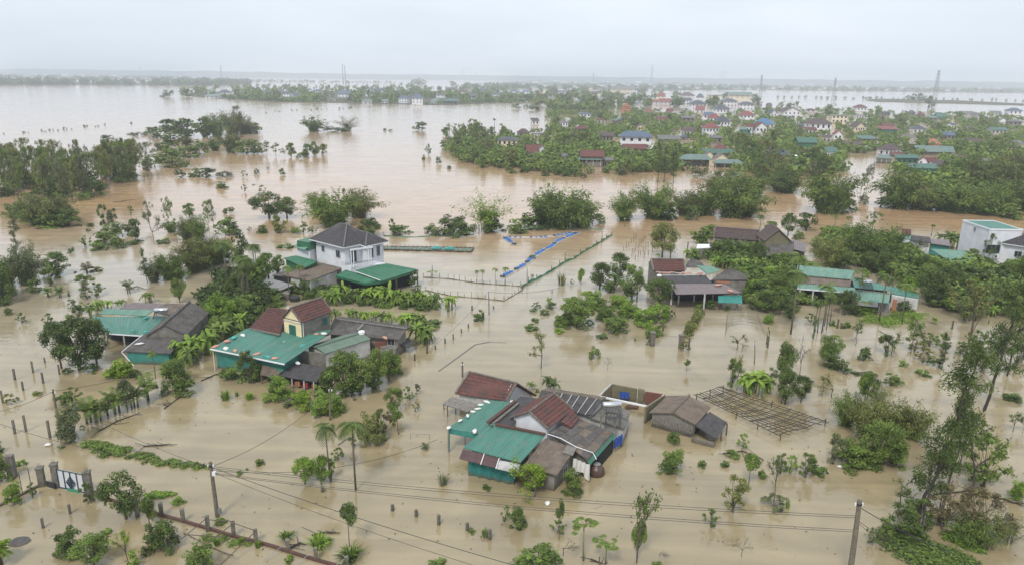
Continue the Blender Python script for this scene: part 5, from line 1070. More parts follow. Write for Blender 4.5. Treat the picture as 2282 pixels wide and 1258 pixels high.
    # leaning pole frame in the corner garden
    fr = thing('pole_frame', 'collapsed frame of thin poles in the corner garden', 'frame', pt('d1', 1300, 1100))
    for a, b in (((1125, 1085, .9), (1275, 960, 1.2)), ((1020, 1140, .4), (1125, 1085, .9)), ((1125, 1060, .8), (1400, 1200, .6)), ((1250, 1140, .8), (1430, 1000, 1.3)), ((1350, 1255, .5), (1570, 1045, 1.2)), ((1125, 1070, .9), (1370, 1085, 1.0)), ((1280, 980, 1.2), (1430, 990, 1.3)), ((1430, 1000, 1.2), (1570, 1050, 1.2)), ((1290, 1150, .7), (1430, 1200, .6))):
        mb = MB(); mb.tube([pt('d1', *a), pt('d1', *b)], .035, 5); part(fr, 'frame_pole', mb, 'wood')
    for a, b in (((80, 1230), (230, 1105)), ((270, 1258), (390, 1160)), ((520, 1258), (580, 1210))): mb = MB(); mb.tube([pt('d2', *a, .2), pt('d2', *b, .7)], .025, 4); part(fr, 'frame_pole', mb, 'metal')
gate()
def upole(cr_, x, yb, xt, yt, label, r=.17, kind='round'):
    B = pt(cr_, x, yb); X, Y = px(cr_, xt, yt); z = ztop(B, Y); T = W(X, Y, z); t = thing('utility_pole', label, 'utility pole', B, 'concrete utility poles'); mb = MB()
    mb.tube([B-Vector((0, 0, 1)), B.lerp(T, .5), T], [r*1.15, r, r*.8], 10); part(t, 'shaft', mb, 'pole'); T_ = T
    mb = MB(); mb.tube([T-Vector((0, 0, .35)), T-Vector((0, 0, .25))], r*1.1, 10); part(t, 'band', mb, 'wire')
    for s in (-1, 1): mb = MB(); mb.tube([T+Vector((s*r*1.3, 0, -.4)), T+Vector((s*r*1.3, 0, -.22))], .06, 8); part(t, 'insulator', mb, 'whitepaint')
    return t, T
p2, T2 = upole('d1', 1332, 960, 1287, 628, 'concrete pole with meter box carrying wires over the fence', .15)
mb = MB(); B2 = pt('d1', 1340, 925, .5); mb.box(B2, (.3, .25, .45)); part(p2, 'meter_box', mb, 'metal')
mb = MB(); B2 = T2+Vector((.25, -.1, -.9)); mb.box(B2, (.25, .25, .3)); part(p2, 'lamp', mb, 'whitepaint')
p3, T3 = upole('p', 1893, 1290, 1916, 1113, 'thick concrete pole with four wires nearest the tall casuarinas', .18)
p4, T4 = upole('d1', 372, 480, 323, 182, 'thin leaning pole behind the grey shrub', .11)
p5, T5 = upole('p', 735, 935, 736, 862, 'dark pole standing by shrubs behind an areca palm', .10)
p6, T6 = upole('p', 1090, 700, 1089, 650, 'dark pole standing alone in the open flooded lane', .07)
for (c_, x, yb, yt, lb) in (('c7', 857, 205, 140, 'lamp pole standing before the bamboo row'), ('c7', 698, 300, 220, 'thin pole in orange water by the net fence'), ('c7', 172, 620, 490, 'thin pole at the corner of the net fence'), ('c7', 438, 440, 362, 'dark pole near the blue net line'), ('c7', 1768, 1165, 1005, 'pole by the wire gourd frame'), ('c6', 1268, 545, 475, 'dark pole in front of fish pen'), ('d2', 1293, 110, 15, 'thin pole behind the mossy tiled house')):
    upole(c_, x, yb, x, yt, lb, .06)
def wire(a, b, sag, label, r=.02):
    n = 24; mb = MB(); mb.tube([a.lerp(b, i/n)-Vector((0, 0, sag*4*(i/n)*(1-i/n))) for i in range(n+1)], r, 4); solo('power_cable', mb, 'wire', label, 'cable', 'overhead cables', loc=a)
O = Vector((0, 0, -.1))
wire(T2-Vector((0, 0, .35)), T3-Vector((0, 0, 1.2)), .45, 'upper cable between the meter pole and the thick pole')
wire(T2-Vector((0, 0, .5)), T3-Vector((0, 0, 1.35)), .5, 'second cable between the meter pole and the thick pole')
wire(T2-Vector((0, 0, .9)), T3-Vector((0, 0, 2.3)), .5, 'third cable between the meter pole and the thick pole')
wire(T2-Vector((0, 0, 1.0)), T3-Vector((0, 0, 2.45)), .55, 'lowest cable between the meter pole and the thick pole')
wire(T2-Vector((0, 0, .4)), pt('p', 1260, 1290, 4.2), .35, 'thick cable running from meter pole toward the papaya trees', .028)
wire(T2-Vector((0, 0, .8)), pt('p', 1300, 1330, 3.4), .5, 'thin cable running below the thick one toward the papaya trees')
wire(T2-Vector((0, 0, .3)), pt('p', -40, 930, 4.0), .8, 'cable from meter pole past the gate', .022)
wire(T2-Vector((0, 0, .5)), T4-Vector((0, 0, .8)), .5, 'cable from meter pole to the thin leaning pole')
wire(T2-Vector((0, 0, .4)), T5-Vector((0, 0, .5)), .8, 'cable from meter pole to the dark pole by the shrubs')
wire(T2-Vector((0, 0, .7)), pt('e6', 20, 700, 1.8), 1.3, 'service cable from meter pole toward the teal canopy')
wire(T4-Vector((0, 0, .2)), pt('p', -60, 925, 3.5), .4, 'cable leaving the thin leaning pole to the frame edge')
wire(T4-Vector((0, 0, .2)), pt('e5', 30, 900, 2.5), .6, 'cable from the thin leaning pole to the teal roof gutter')
wire(T3-Vector((0, 0, .5)), pt('p', 2120, 1230, 3.0), .2, 'stay cable from the thick pole into the casuarinas', .03)
wire(T3-Vector((0, 0, 1.5)), pt('p', 2060, 1240, 3.0), .2, 'lower cable from the thick pole into the casuarinas')
wire(T3-Vector((0, 0, 1.6)), pt('p', 2040, 1258, 2.8), .2, 'lowest cable from the thick pole into the casuarinas')
wire(T6, pt('p', 960, 775, 1.2), .4, 'thin cable from the lone lane pole'); wire(T6, pt('p', 1250, 640, 3), .5, 'thin cable from lone lane pole toward the trees')
STAKES = []
def stake(c_, x, yb, yt, r=.09, m='concrete', where=''):
    P = pt(c_, x, yb); X, Y = px(c_, x, yt); z = ztop(P, Y); mb = MB(); mb.box((P.x, P.y, z/2-.3), (2*r, 2*r, z+.6), RND.uniform(0, 1)); o = solo('fence_post', mb, m, None, 'fence post', 'posts standing in the water', loc=P); STAKES.append(o)
    AUTO.append((o, 'concrete fence post' if m == 'concrete' else 'dark wooden stake', *px(c_, x, yb), 'post'))
for (x, yb, yt) in ((18, 265, 190), (92, 125, 58), (203, 80, 12), (265, 145, 80), (143, 190, 135), (365, 92, 32), (92, 455, 370), (160, 440, 342), (307, 480, 373), (430, 942, 885), (265, 1030, 970)): stake('d1', x, yb, yt)
for (x, yb, yt) in ((383, 1115, 1078), (315, 1155, 1120), (232, 1215, 1145)): stake('c5', x, yb, yt, .07)
for (x, yb, yt) in ((437, 810, 780), (865, 925, 888), (1010, 960, 920), (1148, 1010, 950), (1322, 1045, 1000), (1460, 1100, 1038), (630, 250, 226)): stake('d2', x, yb, yt, .1)
for (x, yb, yt) in ((1290, 1060, 1035), (1358, 1020, 985), (1415, 990, 955), (1472, 945, 918), (1521, 912, 885), (1697, 775, 758), (1547, 790, 755), (1627, 850, 805), (1480, 1250, 1150), (1232, 1090, 1030), (1145, 1140, 1095)): stake('c6', x, yb, yt, .08, 'wood')
for (x, yb, yt) in ((940, 730, 660), (1175, 425, 350), (1295, 380, 310), (1123, 935, 880), (1305, 1050, 980)): stake('c7', x, yb, yt, .08, 'wood')
for (x, yb, yt) in ((585, 915, 850), (1388, 920, 860), (1855, 1030, 985), (265, 1120, 1075), (95, 1050, 990)): stake('c8', x, yb, yt, .09, 'wood')
def net_fence(name, label, pts, c_, h, m, step=1.6, r=.06, netm=None, top=.55):
    P = [pt(c_, x, y) for x, y in pts]; t = thing(name, label, 'fence', P[0]); nb = MB(); k = 0; rr = random.Random(len(label))
    for a, b in zip(P[:-1], P[1:]):
        n = max(1, int((b-a).length/step))
        for i in range(n+(b is P[-1])):
            p = a.lerp(b, i/n); z = h*rr.uniform(.6, 1.25); mb = MB(); mb.tube([(p.x, p.y, -.4), (p.x+rr.gauss(0, .05), p.y, z)], r, 5)
            if k < 95: part(t, 'post', mb, m)
            k += 1
        if netm:
            nn = max(2, int((b-a).length/.5)); vs = []
            for i in range(nn+1): p = a.lerp(b, i/nn); s_ = .05*math.sin(i*1.7); vs += [(p.x+s_, p.y+s_, -.1), (p.x, p.y, top*(.75+.25*math.sin(i*.9)))]
            nb.add(vs, [(2*i, 2*i+2, 2*i+3, 2*i+1) for i in range(nn)])
    if netm: part(t, 'net', nb, netm)
    return t
net_fence('net_fence', 'green net fence on dark posts running beside the blue floats', ((135, 635), (180, 600), (240, 575), (340, 520), (400, 480), (440, 455), (503, 430), (585, 375), (655, 335), (727, 290), (767, 265)), 'c7', 1.0, 'wood', 3.0, .07, 'greennet', .5)
net_fence('stick_fence', 'irregular stick fence around the small flooded garden', ((1205, 560), (1380, 570), (1580, 600), (1720, 610), (1887, 622), (1900, 650), (1770, 725), (1640, 710), (1400, 690), (1220, 650)), 'c6', .8, 'wood', 1.1, .04, 'wood', .16)
net_fence('net_fence', 'thin net line with sparse posts behind the fish pen', ((930, 270), (1060, 280), (1228, 275), (1310, 270), (1470, 262), (1560, 262)), 'c6', 1.2, 'wood', 5, .05, 'greennet', .2)
net_fence('net_fence', 'thin net line in front of the dense bamboo', ((60, 225), (350, 222), (545, 215), (700, 228)), 'c7', .6, 'wood', 8, .04, 'greennet', .2)
for i, ln in enumerate((((848, 372), (935, 290)), ((905, 410), (1000, 290)), ((930, 440), (1020, 350)), ((990, 430), (1050, 380)))): net_fence('stake_row', 'row of thin dark stakes, '+('first', 'second', 'third', 'fourth')[i]+' from the blue floats', ln, 'c7', 1.2, 'wood', 2.2, .05)
# fish pen
def pen():
    t = thing('fish_pen', 'long narrow floating fish pen with green netting', 'fish pen', pt('c6', 1240, 360)); A, B, Cc, D = [pt('c6', x, y, .25) for x, y in ((922, 362), (1540, 378), (1560, 352), (925, 342))]
    for a, b in ((A, B), (B, Cc), (Cc, D), (D, A)): mb = MB(); mb.tube([a, b], .09, 6); part(t, 'rail', mb, 'wood')
    for i in range(22):
        for a, b in ((A, B), (D, Cc)): p = a.lerp(b, i/21); mb = MB(); mb.tube([(p.x, p.y, -.3), (p.x, p.y, .6)], .04, 4); part(t, 'stake', mb, 'wood')
    mb = MB(); vs = []
    for i in range(41):
        for j, k in enumerate((0, .5, 1)): p = A.lerp(B, i/40).lerp(D.lerp(Cc, i/40), k); vs.append((p.x, p.y, .12+.05*math.sin(i*1.3+j)))
    mb.add(vs, [(i*3+j, (i+1)*3+j, (i+1)*3+j+1, i*3+j+1) for i in range(40) for j in range(2)]); part(t, 'netting', mb, 'oldgreen')
    for x, y, l_ in ((1295, 355, 'left'), (1385, 358, 'right')): P = pt('c6', x, y, .4); mb = MB(); mb.box(P, (1.8, .9, .25)); mb.box(P+Vector((.3, .1, .2)), (.9, .5, .2), .4); solo('folded_tarp', mb, 'tealsack', 'teal folded tarp lying on fish pen, '+l_+' of two', 'tarp')
pen()
# blue floats
def floats():
    specs = (('string of blue floats forming a wide bend up to the far corner', [(0, 555), (60, 525), (150, 475), (200, 430), (240, 400), (300, 365), (345, 345), (380, 310), (440, 285), (500, 260), (535, 245)], 1.5),
             ('straight string of blue floats along the far side', [(15, 285), (130, 283), (250, 284), (350, 275), (430, 262), (520, 245)], 1.3), ('short stray string of blue floats', [(18, 285), (92, 338)], 1.8))
    for lb, pts, wd in specs:
        P = [pt('c7', x, y) for x, y in pts]; t = thing('float_line', lb, 'floats', P[0]); d = [0]
        for a, b in zip(P[:-1], P[1:]): d.append(d[-1]+(b-a).length)
        n = min(90, int(d[-1]/1.1))
        def at(s):
            for i in range(len(d)-1):
                if s <= d[i+1]+1e-6: u = (s-d[i])/(d[i+1]-d[i]); return P[i].lerp(P[i+1], u), (P[i+1]-P[i]).normalized()
            return P[-1], (P[-1]-P[-2]).normalized()
        for i in range(n):
            if i % 11 in (4, 9): continue
            p, x = at(d[-1]*i/n); nn = Vector((-x.y, x.x, 0)); mb = MB()
            mb.tube([p-nn*wd*.28+Vector((0, 0, .1)), p+nn*wd*.28+Vector((0, 0, .1))], .26 if i % 3 else .18, 8); part(t, 'float', mb, 'blue' if i % 5 else 'navy')
        for s in (-1, 1):
            mb = MB(); mb.tube([at(d[-1]*i/40)[0]+Vector((-at(d[-1]*i/40)[1].y, at(d[-1]*i/40)[1].x, 0))*s*wd*.33+Vector((0, 0, .12)) for i in range(41)], .04, 5); part(t, 'rope_rail', mb, 'whitepaint')
floats()
# gourd frame (wire tunnel)
def gourd():
    t = thing('wire_arbour', 'bent wire arbour frame standing in the flooded yard', 'arbour', pt('c7', 1700, 920))
    L0, L1, R0, R1 = pt('c7', 1560, 960), pt('c7', 1570, 850), pt('c7', 1850, 1010), pt('c7', 1790, 850)
    for i in range(7):
        a, b = L0.lerp(L1, i/6), R0.lerp(R1, i/6); mb = MB(); pts = [a.lerp(b, .5-.5*math.cos(math.pi*k/12))+Vector((0, 0, 2.3*math.sin(math.pi*k/12)**.7*(1 if i == 6 else .85))) for k in range(13)]; mb.tube(pts, .022, 4); part(t, 'hoop', mb, 'woodgrey')
    for k in range(1, 12, 2):
        f = lambda i: L0.lerp(L1, i/6).lerp(R0.lerp(R1, i/6), .5-.5*math.cos(math.pi*k/12))+Vector((0, 0, 1.96*math.sin(math.pi*k/12)**.7)); mb = MB(); mb.tube([f(0), f(3), f(6)], .018, 4); part(t, 'cross_wire', mb, 'woodgrey')
gourd()
gp = thing('gate_pillars', 'pair of grey gate pillars with wire in front of porch house', 'gate pillars', pt('c7', 1150, 1000)); 
for x, yb, yt in ((1048, 1035, 945), (1250, 1055, 965)): P = pt('c7', x, yb); z = ztop(P, px('c7', 0, yt)[1]); mb = MB(); mb.box((P.x, P.y, z/2-.3), (.55, .55, z+.6), .2); mb.box((P.x, P.y, z+.05), (.68, .68, .12), .2); part(gp, 'pillar', mb, 'concrete')
mb = MB(); mb.tube([pt('c7', 1060, 955, .9), pt('c7', 1240, 975, .9)], .015, 4); part(gp, 'wire', mb, 'wire')
# pipes and debris
for c_, pts, lb, m, r in (('c6', [(1312, 1212), (1400, 1150), (1510, 1070), (1568, 1027), (1670, 1008), (1790, 1012)], 'bent grey hose with black clips floating in the open lane', 'metal', .05), ('d2', [(530, 522), (605, 470)], 'short blue grey pipe floating beside the areca palm', 'metal', .06)):
    mb = MB(); mb.tube([pt(c_, x, y, .05) for x, y in pts], r, 6); solo('floating_hose', mb, m, lb, 'hose')
bm_ = thing('metal_goal_frame', 'thin grey rail frame standing near the cycad', 'frame', pt('d2', 1030, 480)); a, b = pt('d2', 975, 485), pt('d2', 1090, 490)
for p in (a, b): mb = MB(); mb.tube([(p.x, p.y, -.3), (p.x, p.y, .55)], .025, 5); part(bm_, 'post', mb, 'metal')
mb = MB(); mb.tube([(a.x, a.y, .55), (b.x, b.y, .55)], .025, 5); part(bm_, 'crossbar', mb, 'metal')
def debris(c_, pts, lb, r=.06, nm='driftwood'):
    rr = random.Random(len(lb)*7); mb = MB(); P = [pt(c_, x, y, .06) for x, y in pts]; mb.tube(P, [r]*(len(P)-1)+[r*.4], 5)
    for i in range(7):
        a = P[0].lerp(P[-1], rr.random()); mb.tube([a, a+Vector((rr.gauss(0, .8), rr.gauss(0, .6), rr.uniform(0, .35)))], r*.45, 4)
    solo(nm, mb, 'barkdark' if nm == 'driftwood' else 'wood', lb, 'driftwood')
for c_, pts, lb in (('d1', [(600, 440), (720, 375), (860, 325)], 'long dark branch floating before the short palms'), ('d1', [(1005, 300), (1115, 220)], 'broken plank leaning beside the leafy tree'), ('d1', [(1230, 130), (1310, 95), (1350, 80)], 'tangled dead branches at the teal house corner'), ('d1', [(880, 530), (960, 525), (1060, 520)], 'small raft of twigs floating in open brown water'), ('d2', [(370, 1075), (440, 1058), (545, 1060)], 'forked branch floating above the spiky plant'),
                    ('d2', [(240, 1150), (300, 1120), (335, 1130)], 'reddish branch caught on the wall post'), ('d3', [(540, 1220), (620, 1250)], 'thin branch floating under the papaya'), ('d4', [(1450, 840), (1540, 855), (1660, 900)], 'dark fallen trunk reaching in from the edge'), ('d4', [(1100, 825), (1250, 810), (1400, 790)], 'long fallen trunk between the casuarinas'),
                    ('d3', [(1350, 575), (1470, 560), (1600, 615)], 'broken dark frame floating near the bright small tree'), ('c5', [(790, 33), (850, 30), (940, 15)], 'bare branch floating in orange water by the slender wood'), ('c5', [(900, 640), (960, 620), (1020, 640)], 'torn palm stalk floating in pale water'), ('f1', [(770, 745), (900, 740), (1000, 765)], 'dark branch among floating weeds')):
    debris(c_, pts, lb)
for c_, x, y, lb, m in (('d1', 297, 520, 'white bag floating near the fence posts', 'sack'), ('d2', 430, 712, 'white sack caught under the flat-topped tree', 'sack'), ('d3', 275, 878, 'white figure-like bag floating by the almond tree', 'sack'), ('d4', 535, 655, 'white bag floating beside the bamboo thicket', 'sack'), ('d1', 925, 1155, 'pink bag at the foot of the corner shrub', 'pinksack'), ('c5', 526, 522, 'dark basket drifting beside the bent palm', 'wood'), ('c5', 1358, 1136, 'white bag beside the banana plants', 'sack'), ('c5', 960, 1208, 'yellow bag beside the teal wall', 'pinksack')):
    sack(c_, x, y, .0, m, lb, s=.3, group='bags and baskets floating in the flood')
P = pt('d1', 118, 1115); mb = MB(); n = 20; mb.add([(P.x+.75*math.cos(6.283*i/n)*(1+.1*math.sin(i*2)), P.y+.6*math.sin(6.283*i/n), .04) for i in range(n)]+[(P.x, P.y, .12)], [(i, (i+1) % n, n) for i in range(n)]); solo('sunken_tarp', mb, 'cement', 'dark tarp floating flat in the corner water', 'tarp')
def hedge(c_, pts, wd, hh, tone, lb, n=2600, seed=5, ls=.26):
    rng = np.random.default_rng(seed); P = [pt(c_, x, y) for x, y in pts]; cs = []
    seg = [(b-a).length for a, b in zip(P[:-1], P[1:])]; tot = sum(seg); lb_ = []
    for i in range(int(tot/.2)+6):
        s = rng.random()*tot
        for k, l in enumerate(seg):
            if s <= l: p = P[k].lerp(P[k+1], s/l); break
            s -= l
        r = wd*(.2+.38*rng.random()); lb_.append((p.x+rng.normal()*wd*.3, p.y+rng.normal()*wd*.3, hh*.5*rng.random()**2, r))
    V, t = lobes_crown(rng, lb_, int(n*1.3), ls, .5, shell=.45); V[:, :, 2] *= hh/wd; V -= np.array(P[0]); V[:, :, 2] = np.maximum(V[:, :, 2], -.1)
    o = bpy.data.objects.new('creeper_hedge', fol_mesh('creeper_hedge', V, None, t, LEAF[tone])); C.objects.link(o); o.location = P[0]; o['label'] = lb; o['category'] = 'hedge'; return o
hedge('d1', [(545, 515), (620, 545), (720, 565), (830, 590)], 1.1, .8, 'mid', 'thick green creeper hedge nearest the grey shrub', 3000, 1)
hedge('d1', [(825, 592), (960, 618), (1080, 638), (1195, 650)], .9, .6, 'mid', 'thin low creeper hedge in the middle of the flooded wall line', 1700, 2)
hedge('d1', [(1190, 650), (1280, 665)], .6, .5, 'mid', 'last clump of creeper hedge next to the meter pole', 600, 3)
hedge('d1', [(885, 825), (960, 830), (1035, 835)], .8, .45, 'bright', 'bright green floating vines beside the big round tree', 900, 4)
hedge('c7', [(1390, 800), (1350, 880), (1310, 940), (1285, 990)], .8, 1.3, 'olive', 'reddish green border hedge along the flooded drive', 2600, 6)
hedge('d4', [(900, 1100), (1000, 1170), (1130, 1190), (1230, 1230)], 3.2, 1.2, 'mid', 'wide mat of green vines under the casuarinas', 9000, 7, .3)
hedge('d4', [(1210, 1110), (1300, 1080), (1400, 1140)], 1.4, .7, 'bright', 'small bright vine mat beside the fallen brush', 1500, 8)
hedge('f1', [(880, 280), (1000, 290), (1150, 300), (1250, 250), (1380, 240)], 2.4, 1.0, 'bright', 'bright green vine patch before the stained wall', 4500, 9, .32)
hedge('d1', [(1180, 1110), (1300, 1090), (1420, 1110), (1560, 1130)], .9, .3, 'mid', 'weeds floating inside the corner garden', 900, 10, .2)

# scattered bits drifting on the water
def flotsam():
    rng = np.random.default_rng(77); cs = [(x, y) for x, y in ((330, 960), (200, 900), (620, 1180), (520, 1150), (880, 900), (1000, 1000), (1400, 1060), (1250, 690), (1330, 760), (1750, 860), (1900, 800), (2000, 760), (1700, 1040), (250, 600), (200, 650), (420, 860), (960, 860), (1600, 980), (1500, 700), (2150, 850), (2200, 950), (1250, 1160), (1820, 1000), (100, 760), (480, 900), (1050, 600), (760, 640), (2050, 1240))]; P = []
    for x, y in cs:
        p = W(x, y); k = 60; P.append(np.array([p.x, p.y, .03])+rng.normal(size=(k, 3))*np.array([4.5, 2.6, 0]))
    for i in range(900):
        p = W(rng.uniform(0, 2282), rng.uniform(560, 1258)); P.append(np.array([[p.x, p.y, .03]]))
    P = np.concatenate(P); n = len(P); V = leafpoly(P, np.tile([0, 0, 1.0], (n, 1))+rng.normal(size=(n, 3))*.12, .06+.22*rng.random(n)**3, .45, rng); o = bpy.data.objects.new('flotsam', fol_mesh('flotsam', V, None, rng.random(n), LEAF['dry'])); C.objects.link(o); o['kind'] = 'stuff'
flotsam()
def inside(p, poly):
    x, y = p; c_ = False; j = len(poly)-1
    for i in range(len(poly)):
        xi, yi = poly[i]; xj, yj = poly[j]
        if (yi > y) != (yj > y) and x < (xj-xi)*(y-yi)/(yj-yi)+xi: c_ = not c_
        j = i
    return c_
def sample(rng, poly, n):
    xs = [p[0] for p in poly]; ys = [p[1] for p in poly]; out = []
    while len(out) < n:
        x, y = rng.uniform(min(xs), max(xs)), rng.uniform(min(ys), max(ys))
        if inside((x, y), poly): out.append((x, y))
    return out
# ================================================================ village houses
BOX = []    # image boxes of houses, kept clear of scattered trees
def far_house(c_, x0, x1, ye, yb, yr, rt, rc, wc, label, nm='house', yaw=None, win=True, storeys=None, dk=.75, group='village houses', cat='house'):
    X0, Y0 = px(c_, x0, ye); X1, Yb = px(c_, x1, yb); _, Yr = px(c_, 0, yr); Ye = Y0; xc = (X0+X1)/2
    P = W(xc, Yb); m = mpp(P); rr = random.Random(int(xc*7+Yb)); yaw = rr.uniform(-.45, .45) if yaw is None else yaw
    BOX.append((X0, min(Ye, Yr), X1, Yb))
    Wd = (X1-X0)*m; e = max(.8, ztop(P, Ye)); fw = abs(math.cos(yaw))+dk*abs(math.sin(yaw)); w_ = Wd/fw; d = w_*dk
    P = P+Vector((0, d/2, 0)); apx = Vector((P.x, P.y, 0)); rz = ztop(apx, Yr); rz = min(max(rz, e+.12*w_), e+.42*w_)
    t = thing(nm, label, cat, P, group); x = Vector((math.cos(yaw), math.sin(yaw), 0)); y = Vector((-x.y, x.x, 0)); z = Vector((0, 0, 1))
    f = lambda a, b, h: Vector((P.x, P.y, 0))+x*a+y*b+z*h
    o = .05*w_+.15; hw, hd = w_/2-o, d/2-o
    if rt == 'open':
        bm = MB(); bm.prism([f(-hw, 0, e-.1), f(hw, 0, e-.1), f(hw, hd, e-.1), f(-hw, hd, e-.1)], -.8); part(t, 'wall', bm, wc)
        for s in (-1, -.33, .33, 1): pm = MB(); q_ = f(s*hw, -hd, e/2); pm.box(q_, (.2, .2, e)); part(t, 'post', pm, 'whiteold')
    else: bm = MB(); bm.prism([f(-hw, -hd, e), f(hw, -hd, e), f(hw, hd, e), f(-hw, hd, e)], -.8); part(t, 'wall', bm, wc)
    W2, D2 = w_/2, d/2; rb = MB(); h = rz-e; th = .16
    def poly(ps, uv=None):
        n_ = (ps[1]-ps[0]).cross(ps[2]-ps[0]).normalized(); n_ = n_ if n_.z > 0 else -n_; k = len(ps); lw = [p-n_*th for p in ps]
        u = (ps[1]-ps[0]).normalized(); v = n_.cross(u); U = [((p-ps[0]).dot(u), (p-ps[0]).dot(v)) for p in ps]
        rb.add(ps+lw, [tuple(range(k)), tuple(range(2*k-1, k-1, -1))]+[(i, (i+1) % k, k+(i+1) % k, k+i) for i in range(k)], U+U)
    if rt in ('hip', 'open'):
        s = min(W2, D2); a, b = f(-(W2-s*.95), 0, rz), f(W2-s*.95, 0, rz)
        if W2 <= D2: a = b = f(0, 0, rz)
        A, B, Cc, D = f(-W2, -D2, e), f(W2, -D2, e), f(W2, D2, e), f(-W2, D2, e)
        if W2 > D2: poly([A, B, b, a]); poly([Cc, D, a, b]); poly([B, Cc, b]); poly([D, A, a])
        else: poly([A, B, a]); poly([B, Cc, a]); poly([Cc, D, a]); poly([D, A, a])
    elif rt == 'side':
        poly([f(-W2, -D2, e), f(W2, -D2, e), f(W2, 0, rz), f(-W2, 0, rz)]); poly([f(W2, D2, e), f(-W2, D2, e), f(-W2, 0, rz), f(W2, 0, rz)])
        g = MB()
        for s in (-1, 1): g.add([f(s*hw, -hd, e), f(s*hw, hd, e), f(s*hw, 0, rz-.1), f(s*(hw-.1), -hd, e), f(s*(hw-.1), hd, e), f(s*(hw-.1), 0, rz-.1)], [(0, 1, 2), (3, 5, 4), (0, 2, 5, 3), (1, 4, 5, 2)])
        part(t, 'gable_wall', g, wc)
    elif rt == 'gable':
        poly([f(-W2, D2, e), f(-W2, -D2, e), f(0, -D2, rz), f(0, D2, rz)]); poly([f(W2, -D2, e), f(W2, D2, e), f(0, D2, rz), f(0, -D2, rz)])
        g = MB()
        for s in (-1, 1): g.add([f(-hw, s*hd, e), f(hw, s*hd, e), f(0, s*hd, rz-.1), f(-hw, s*(hd-.1), e), f(hw, s*(hd-.1), e), f(0, s*(hd-.1), rz-.1)], [(0, 1, 2), (3, 5, 4), (0, 2, 5, 3), (1, 4, 5, 2)])
        part(t, 'gable_wall', g, wc)
    elif rt == 'lean': poly([f(-W2, -D2, e), f(W2, -D2, e), f(W2, D2, e+h), f(-W2, D2, e+h)])
    elif rt == 'flat': poly([f(-W2, -D2, e+.2), f(W2, -D2, e+.2), f(W2, D2, e+.3), f(-W2, D2, e+.3)])
    elif rt == 'pagoda':
        for k in range(3):
            s = 1-.27*k; z0 = e+h*.33*k; A, B, Cc, D = f(-W2*s, -D2*s, z0), f(W2*s, -D2*s, z0), f(W2*s, D2*s, z0), f(-W2*s, D2*s, z0); tp = f(0, 0, z0+h*.42)
            for a, b in ((A, B), (B, Cc), (Cc, D), (D, A)): poly([a, b, tp])
            tb = MB(); tb.prism([f(-W2*s*.55, -D2*s*.55, z0+h*.34), f(W2*s*.55, -D2*s*.55, z0+h*.34), f(W2*s*.55, D2*s*.55, z0+h*.34), f(-W2*s*.55, D2*s*.55, z0+h*.34)], z0); part(t, 'tier_wall', tb, wc)
    ro = part(t, 'roof', rb, rc)
    if win and (X1-X0) > 14:
        st = storeys or (2 if e > 4.6 else 1); n = max(2, min(4, int((X1-X0)/9)))
        for s in range(st):
            zc = e-1.35-s*3.1
            if zc < .6: zc = max(.7, e*.55)
            for i in range(n):
                wd = MB(); c0 = f(-hw+(i+.5)*2*hw/n, -hd-.04, zc); wd.box(c0, (min(1.3, hw*.8/n*1.1), .14, min(1.4, e*.45)), yaw); part(t, 'window', wd, 'glass')
                if s == st-1 and e < 2: break
        sg = 1 if math.sin(yaw) > 0 else -1
        wd = MB(); wd.box(f(-sg*hw-sg*.04, -hd*.2, e-1.35), (.14, 1.1, min(1.2, e*.45)), yaw); part(t, 'window', wd, 'glass')
    return t
H = far_house
# nearer part of the village
H('c3', 897, 1190, 648, 745, 600, 'hip', 'Rslate', 'white', 'long white two storey house with slate blue hip roof beside the narrow lane', yaw=-.15, dk=.5)
H('c3', 935, 1130, 740, 768, 702, 'side', 'Rclay', 'raw', 'low clay tiled annex directly in front of the slate blue hip roofed house', yaw=0, dk=.5)
H('c3', 600, 790, 802, 884, 750, 'side', 'Rclay', 'raw', 'red tiled house with dark doors standing at the open water edge', yaw=0, dk=.6)
H('c3', 583, 775, 826, 884, 803, 'open', 'Rpale', 'tealwall', 'pale front porch of the red tiled house at the water edge', nm='porch', yaw=0, dk=.35, win=False, cat='porch')
H('c3', 165, 330, 768, 800, 708, 'side', 'Rclay', 'whiteold', 'clay tiled house with white peaked side wall behind bushes', yaw=.2)
H('c3', 278, 330, 735, 800, 700, 'gable', 'Rdull', 'white', 'narrow white gabled tower room beside a clay tiled roof', win=False)
H('c3', 415, 530, 800, 850, 776, 'lean', 'Rdull', 'whiteold', 'low house with plain grey sheet roof between bushes'); H('c3', 775, 875, 830, 880, 808, 'lean', 'Rdull', 'raw', 'grey lean-to right of the red tiled waterside house')
H('c3', 1562, 1690, 578, 660, 533, 'hip', 'Rred', 'white', 'white two storey cube house with bright red pyramid roof', yaw=.12, dk=.9)
H('c3', 1595, 1715, 655, 700, 640, 'lean', 'Rdull', 'raw', 'grey ground floor shed below the red pyramid roofed house', yaw=0, dk=.5)
H('c3', 1955, 2065, 575, 628, 530, 'gable', 'Rclay', 'white', 'white gable house with two windows beside a blue roof', yaw=.1, dk=1); H('c3', 1890, 1960, 570, 625, 545, 'side', 'Rclay', 'white', 'small clay roofed wing left of the white gable house')
H('c4', 20, 170, 548, 575, 502, 'hip', 'Rblue', 'white', 'house with vivid blue metal roof', yaw=0); H('c3', 1845, 1945, 590, 625, 570, 'lean', 'Rpale', 'tealwall', 'teal shed left of the blue roofed house')
